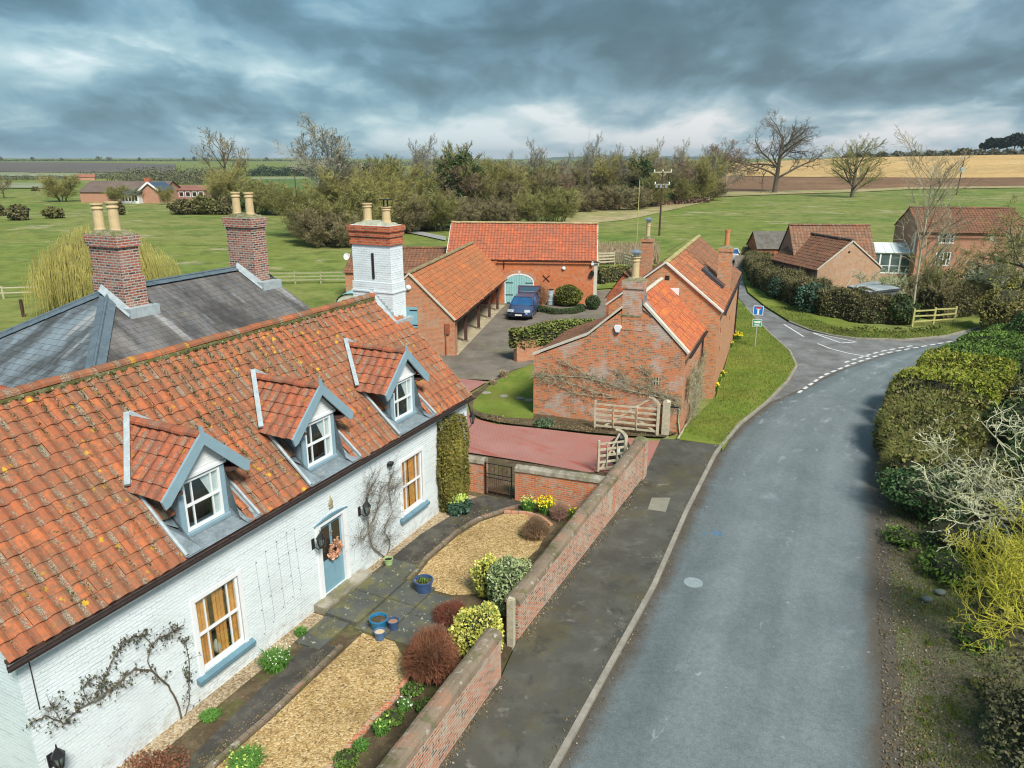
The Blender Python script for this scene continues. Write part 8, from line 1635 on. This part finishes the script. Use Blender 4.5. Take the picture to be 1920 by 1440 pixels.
# pine clump and hedge line on the skyline
def pine(px, hp, label, i, wpx):
    q = land(px, 289.5); d = q[1]; H_ = hp*d/F; e = empty('pine_tree', q, 0, label, 'tree', 'pines on the golden skyline'); m = MB(); m.tube([(0, 0, -1), (0, 0, H_*.7)], [.5, .3], 6); m.build('trunk', BARK_D, e); m = MB(); r = random.Random(i); w_ = wpx/2*d/F
    for _ in range(5): cloud(m, (r.uniform(-.5, .5)*w_, r.uniform(-.5, .5)*w_, H_*r.uniform(.55, .85)), (w_*.7, w_*.7, H_*.2), 160, 2.0, r, .3)
    m.build('crown', foliage('pine_needles', [(.02, .035, .02), (.035, .055, .03)]) if i == 0 else bpy.data.materials['pine_needles'], e)
for i, (px, hp, wp, lb) in enumerate(((1846, 24, 18, 'first small pine of the skyline clump'), (1858, 28, 20, 'second pine of the skyline clump'), (1872, 27, 20, 'third pine of the skyline clump'), (1886, 30, 20, 'fourth pine of the skyline clump'), (1900, 36, 22, 'tallest pine of the skyline clump'), (1915, 32, 24, 'last pine of the skyline clump by the edge'))): pine(px, hp, lb, i, wp)
fbush(1808, 292, 34, 13, LEAF_HEDGE, 'rounded dark copse on the golden skyline', 500, 'copse')
m = MB(); r = random.Random(47)
for _ in range(5200): px = r.uniform(1560, 1940); q = land(px, lerp(296.5, 290.0, (px-1560)/380)); leaf(m, (q[0], q[1]+r.uniform(-4, 4), q[2]+r.random()*(2.6+1.5*sin(px*.21))), r.uniform(1, 2), r, 1.5)
tag(m.build('skyline_hedge', FARWOOD, None), 'dark hedge line along the top of the golden field', 'hedge', kind='stuff')
# far woods and hedges on the left
def band(name, label, px0, px1, pyb, hp, n, mat, seed, ps=2.2, dd=18, cat='woodland'):
    m = MB(); r = random.Random(seed); ph = [r.uniform(0, 6) for _ in range(4)]
    for _ in range(n):
        px = r.uniform(px0, px1); q = land(px, pyb+r.uniform(-.6, .3), 3200); d = q[1]; top = hp*(.72+.16*sin(px*.13+ph[0])+.12*sin(px*.31+ph[1])+.08*sin(px*.83+ph[2])); e_ = sstep(px0, px0+12, px)*(1-sstep(px1-12, px1, px)); z = q[2]+r.random()**.8*top*d/F*e_; leaf(m, (q[0], d+r.uniform(0, dd), z), ps*d/F*r.uniform(.6, 1.3), r, .8)
    tag(m.build(name, mat, None), label, cat, kind='stuff')
band('woodland', 'grey brown far wood behind the farm roofs', 196, 425, 347, 33, 9000, FARWOOD, 81, 3.0, 30); band('conifer_plantation', 'dark blue green conifer plantation beyond the left meadow', 455, 600, 331, 20, 4500, foliage('conifer', [(.02, .04, .035), (.035, .06, .045)]), 82, 2.4)
band('hedge_row', 'dark far hedge row under the ploughed field', -40, 150, 338, 9, 2600, FARWOOD, 83, 2.2, 10, 'hedge'); band('hedge_row', 'far hedge line on the left skyline', -60, 640, 302.5, 3.5, 5000, foliage('far_hedge', [(.03, .05, .045), (.05, .07, .06)]), 84, 1.6, 60, 'hedge'); band('woodland', 'far copse behind the orange roofed farmstead', 130, 215, 336, 14, 1400, FARWOOD, 85, 2.4, 20); band('hedge_row', 'thin dark hedge above the pale far field', 40, 420, 325.5, 3, 2400, FARWOOD, 86, 1.6, 12, 'hedge')
band('woodland', 'wooded horizon strip behind the village wood', 560, 1380, 312, 12, 9000, FARWOOD, 87, 2.4, 60)
for k_, (px, hp, wp) in enumerate(((2, 7, 8), (62, 7, 7), (115, 5, 6), (186, 8, 12), (205, 7, 10), (262, 6, 6), (345, 6, 5), (365, 8, 9), (385, 6, 7), (500, 6, 8))):
    q = land(px, 301.5, 2600); d = q[1]; e = empty('hilltop_tree', q, 0, 'tiny tree on the left skyline', 'tree', 'tiny trees on the left skyline'); m = MB(); cloud(m, (0, 0, hp*.55*d/F), (wp/2*d/F, wp/2*d/F, hp*.45*d/F), 70, 2.0*d/F, random.Random(k_), .2); m.build('crown', FARWOOD, e); m = MB(); m.tube([(0, 0, -1), (0, 0, hp*.5*d/F)], .5, 4); m.build('trunk', BARK_D, e)
# ---------------------------------------------------------------- air
hz = MB(); hz.bx(-9600, 9600, -60, 9700, -1.7, 88)
hm = bpy.data.materials.new('air'); hm.use_nodes = True; hm.node_tree.nodes.clear(); t_ = NT(hm.node_tree)
v_ = t_.n('ShaderNodeVolumePrincipled'); v_.inputs['Color'].default_value = (.70, .84, .95, 1); v_.inputs['Density'].default_value = .00011; v_.inputs['Anisotropy'].default_value = .2
o_ = t_.n('ShaderNodeOutputMaterial', {1: v_.outputs[0]})
tag(hz.build('haze', hm), 'thin blue grey air softening the far fields', 'haze', kind='stuff')
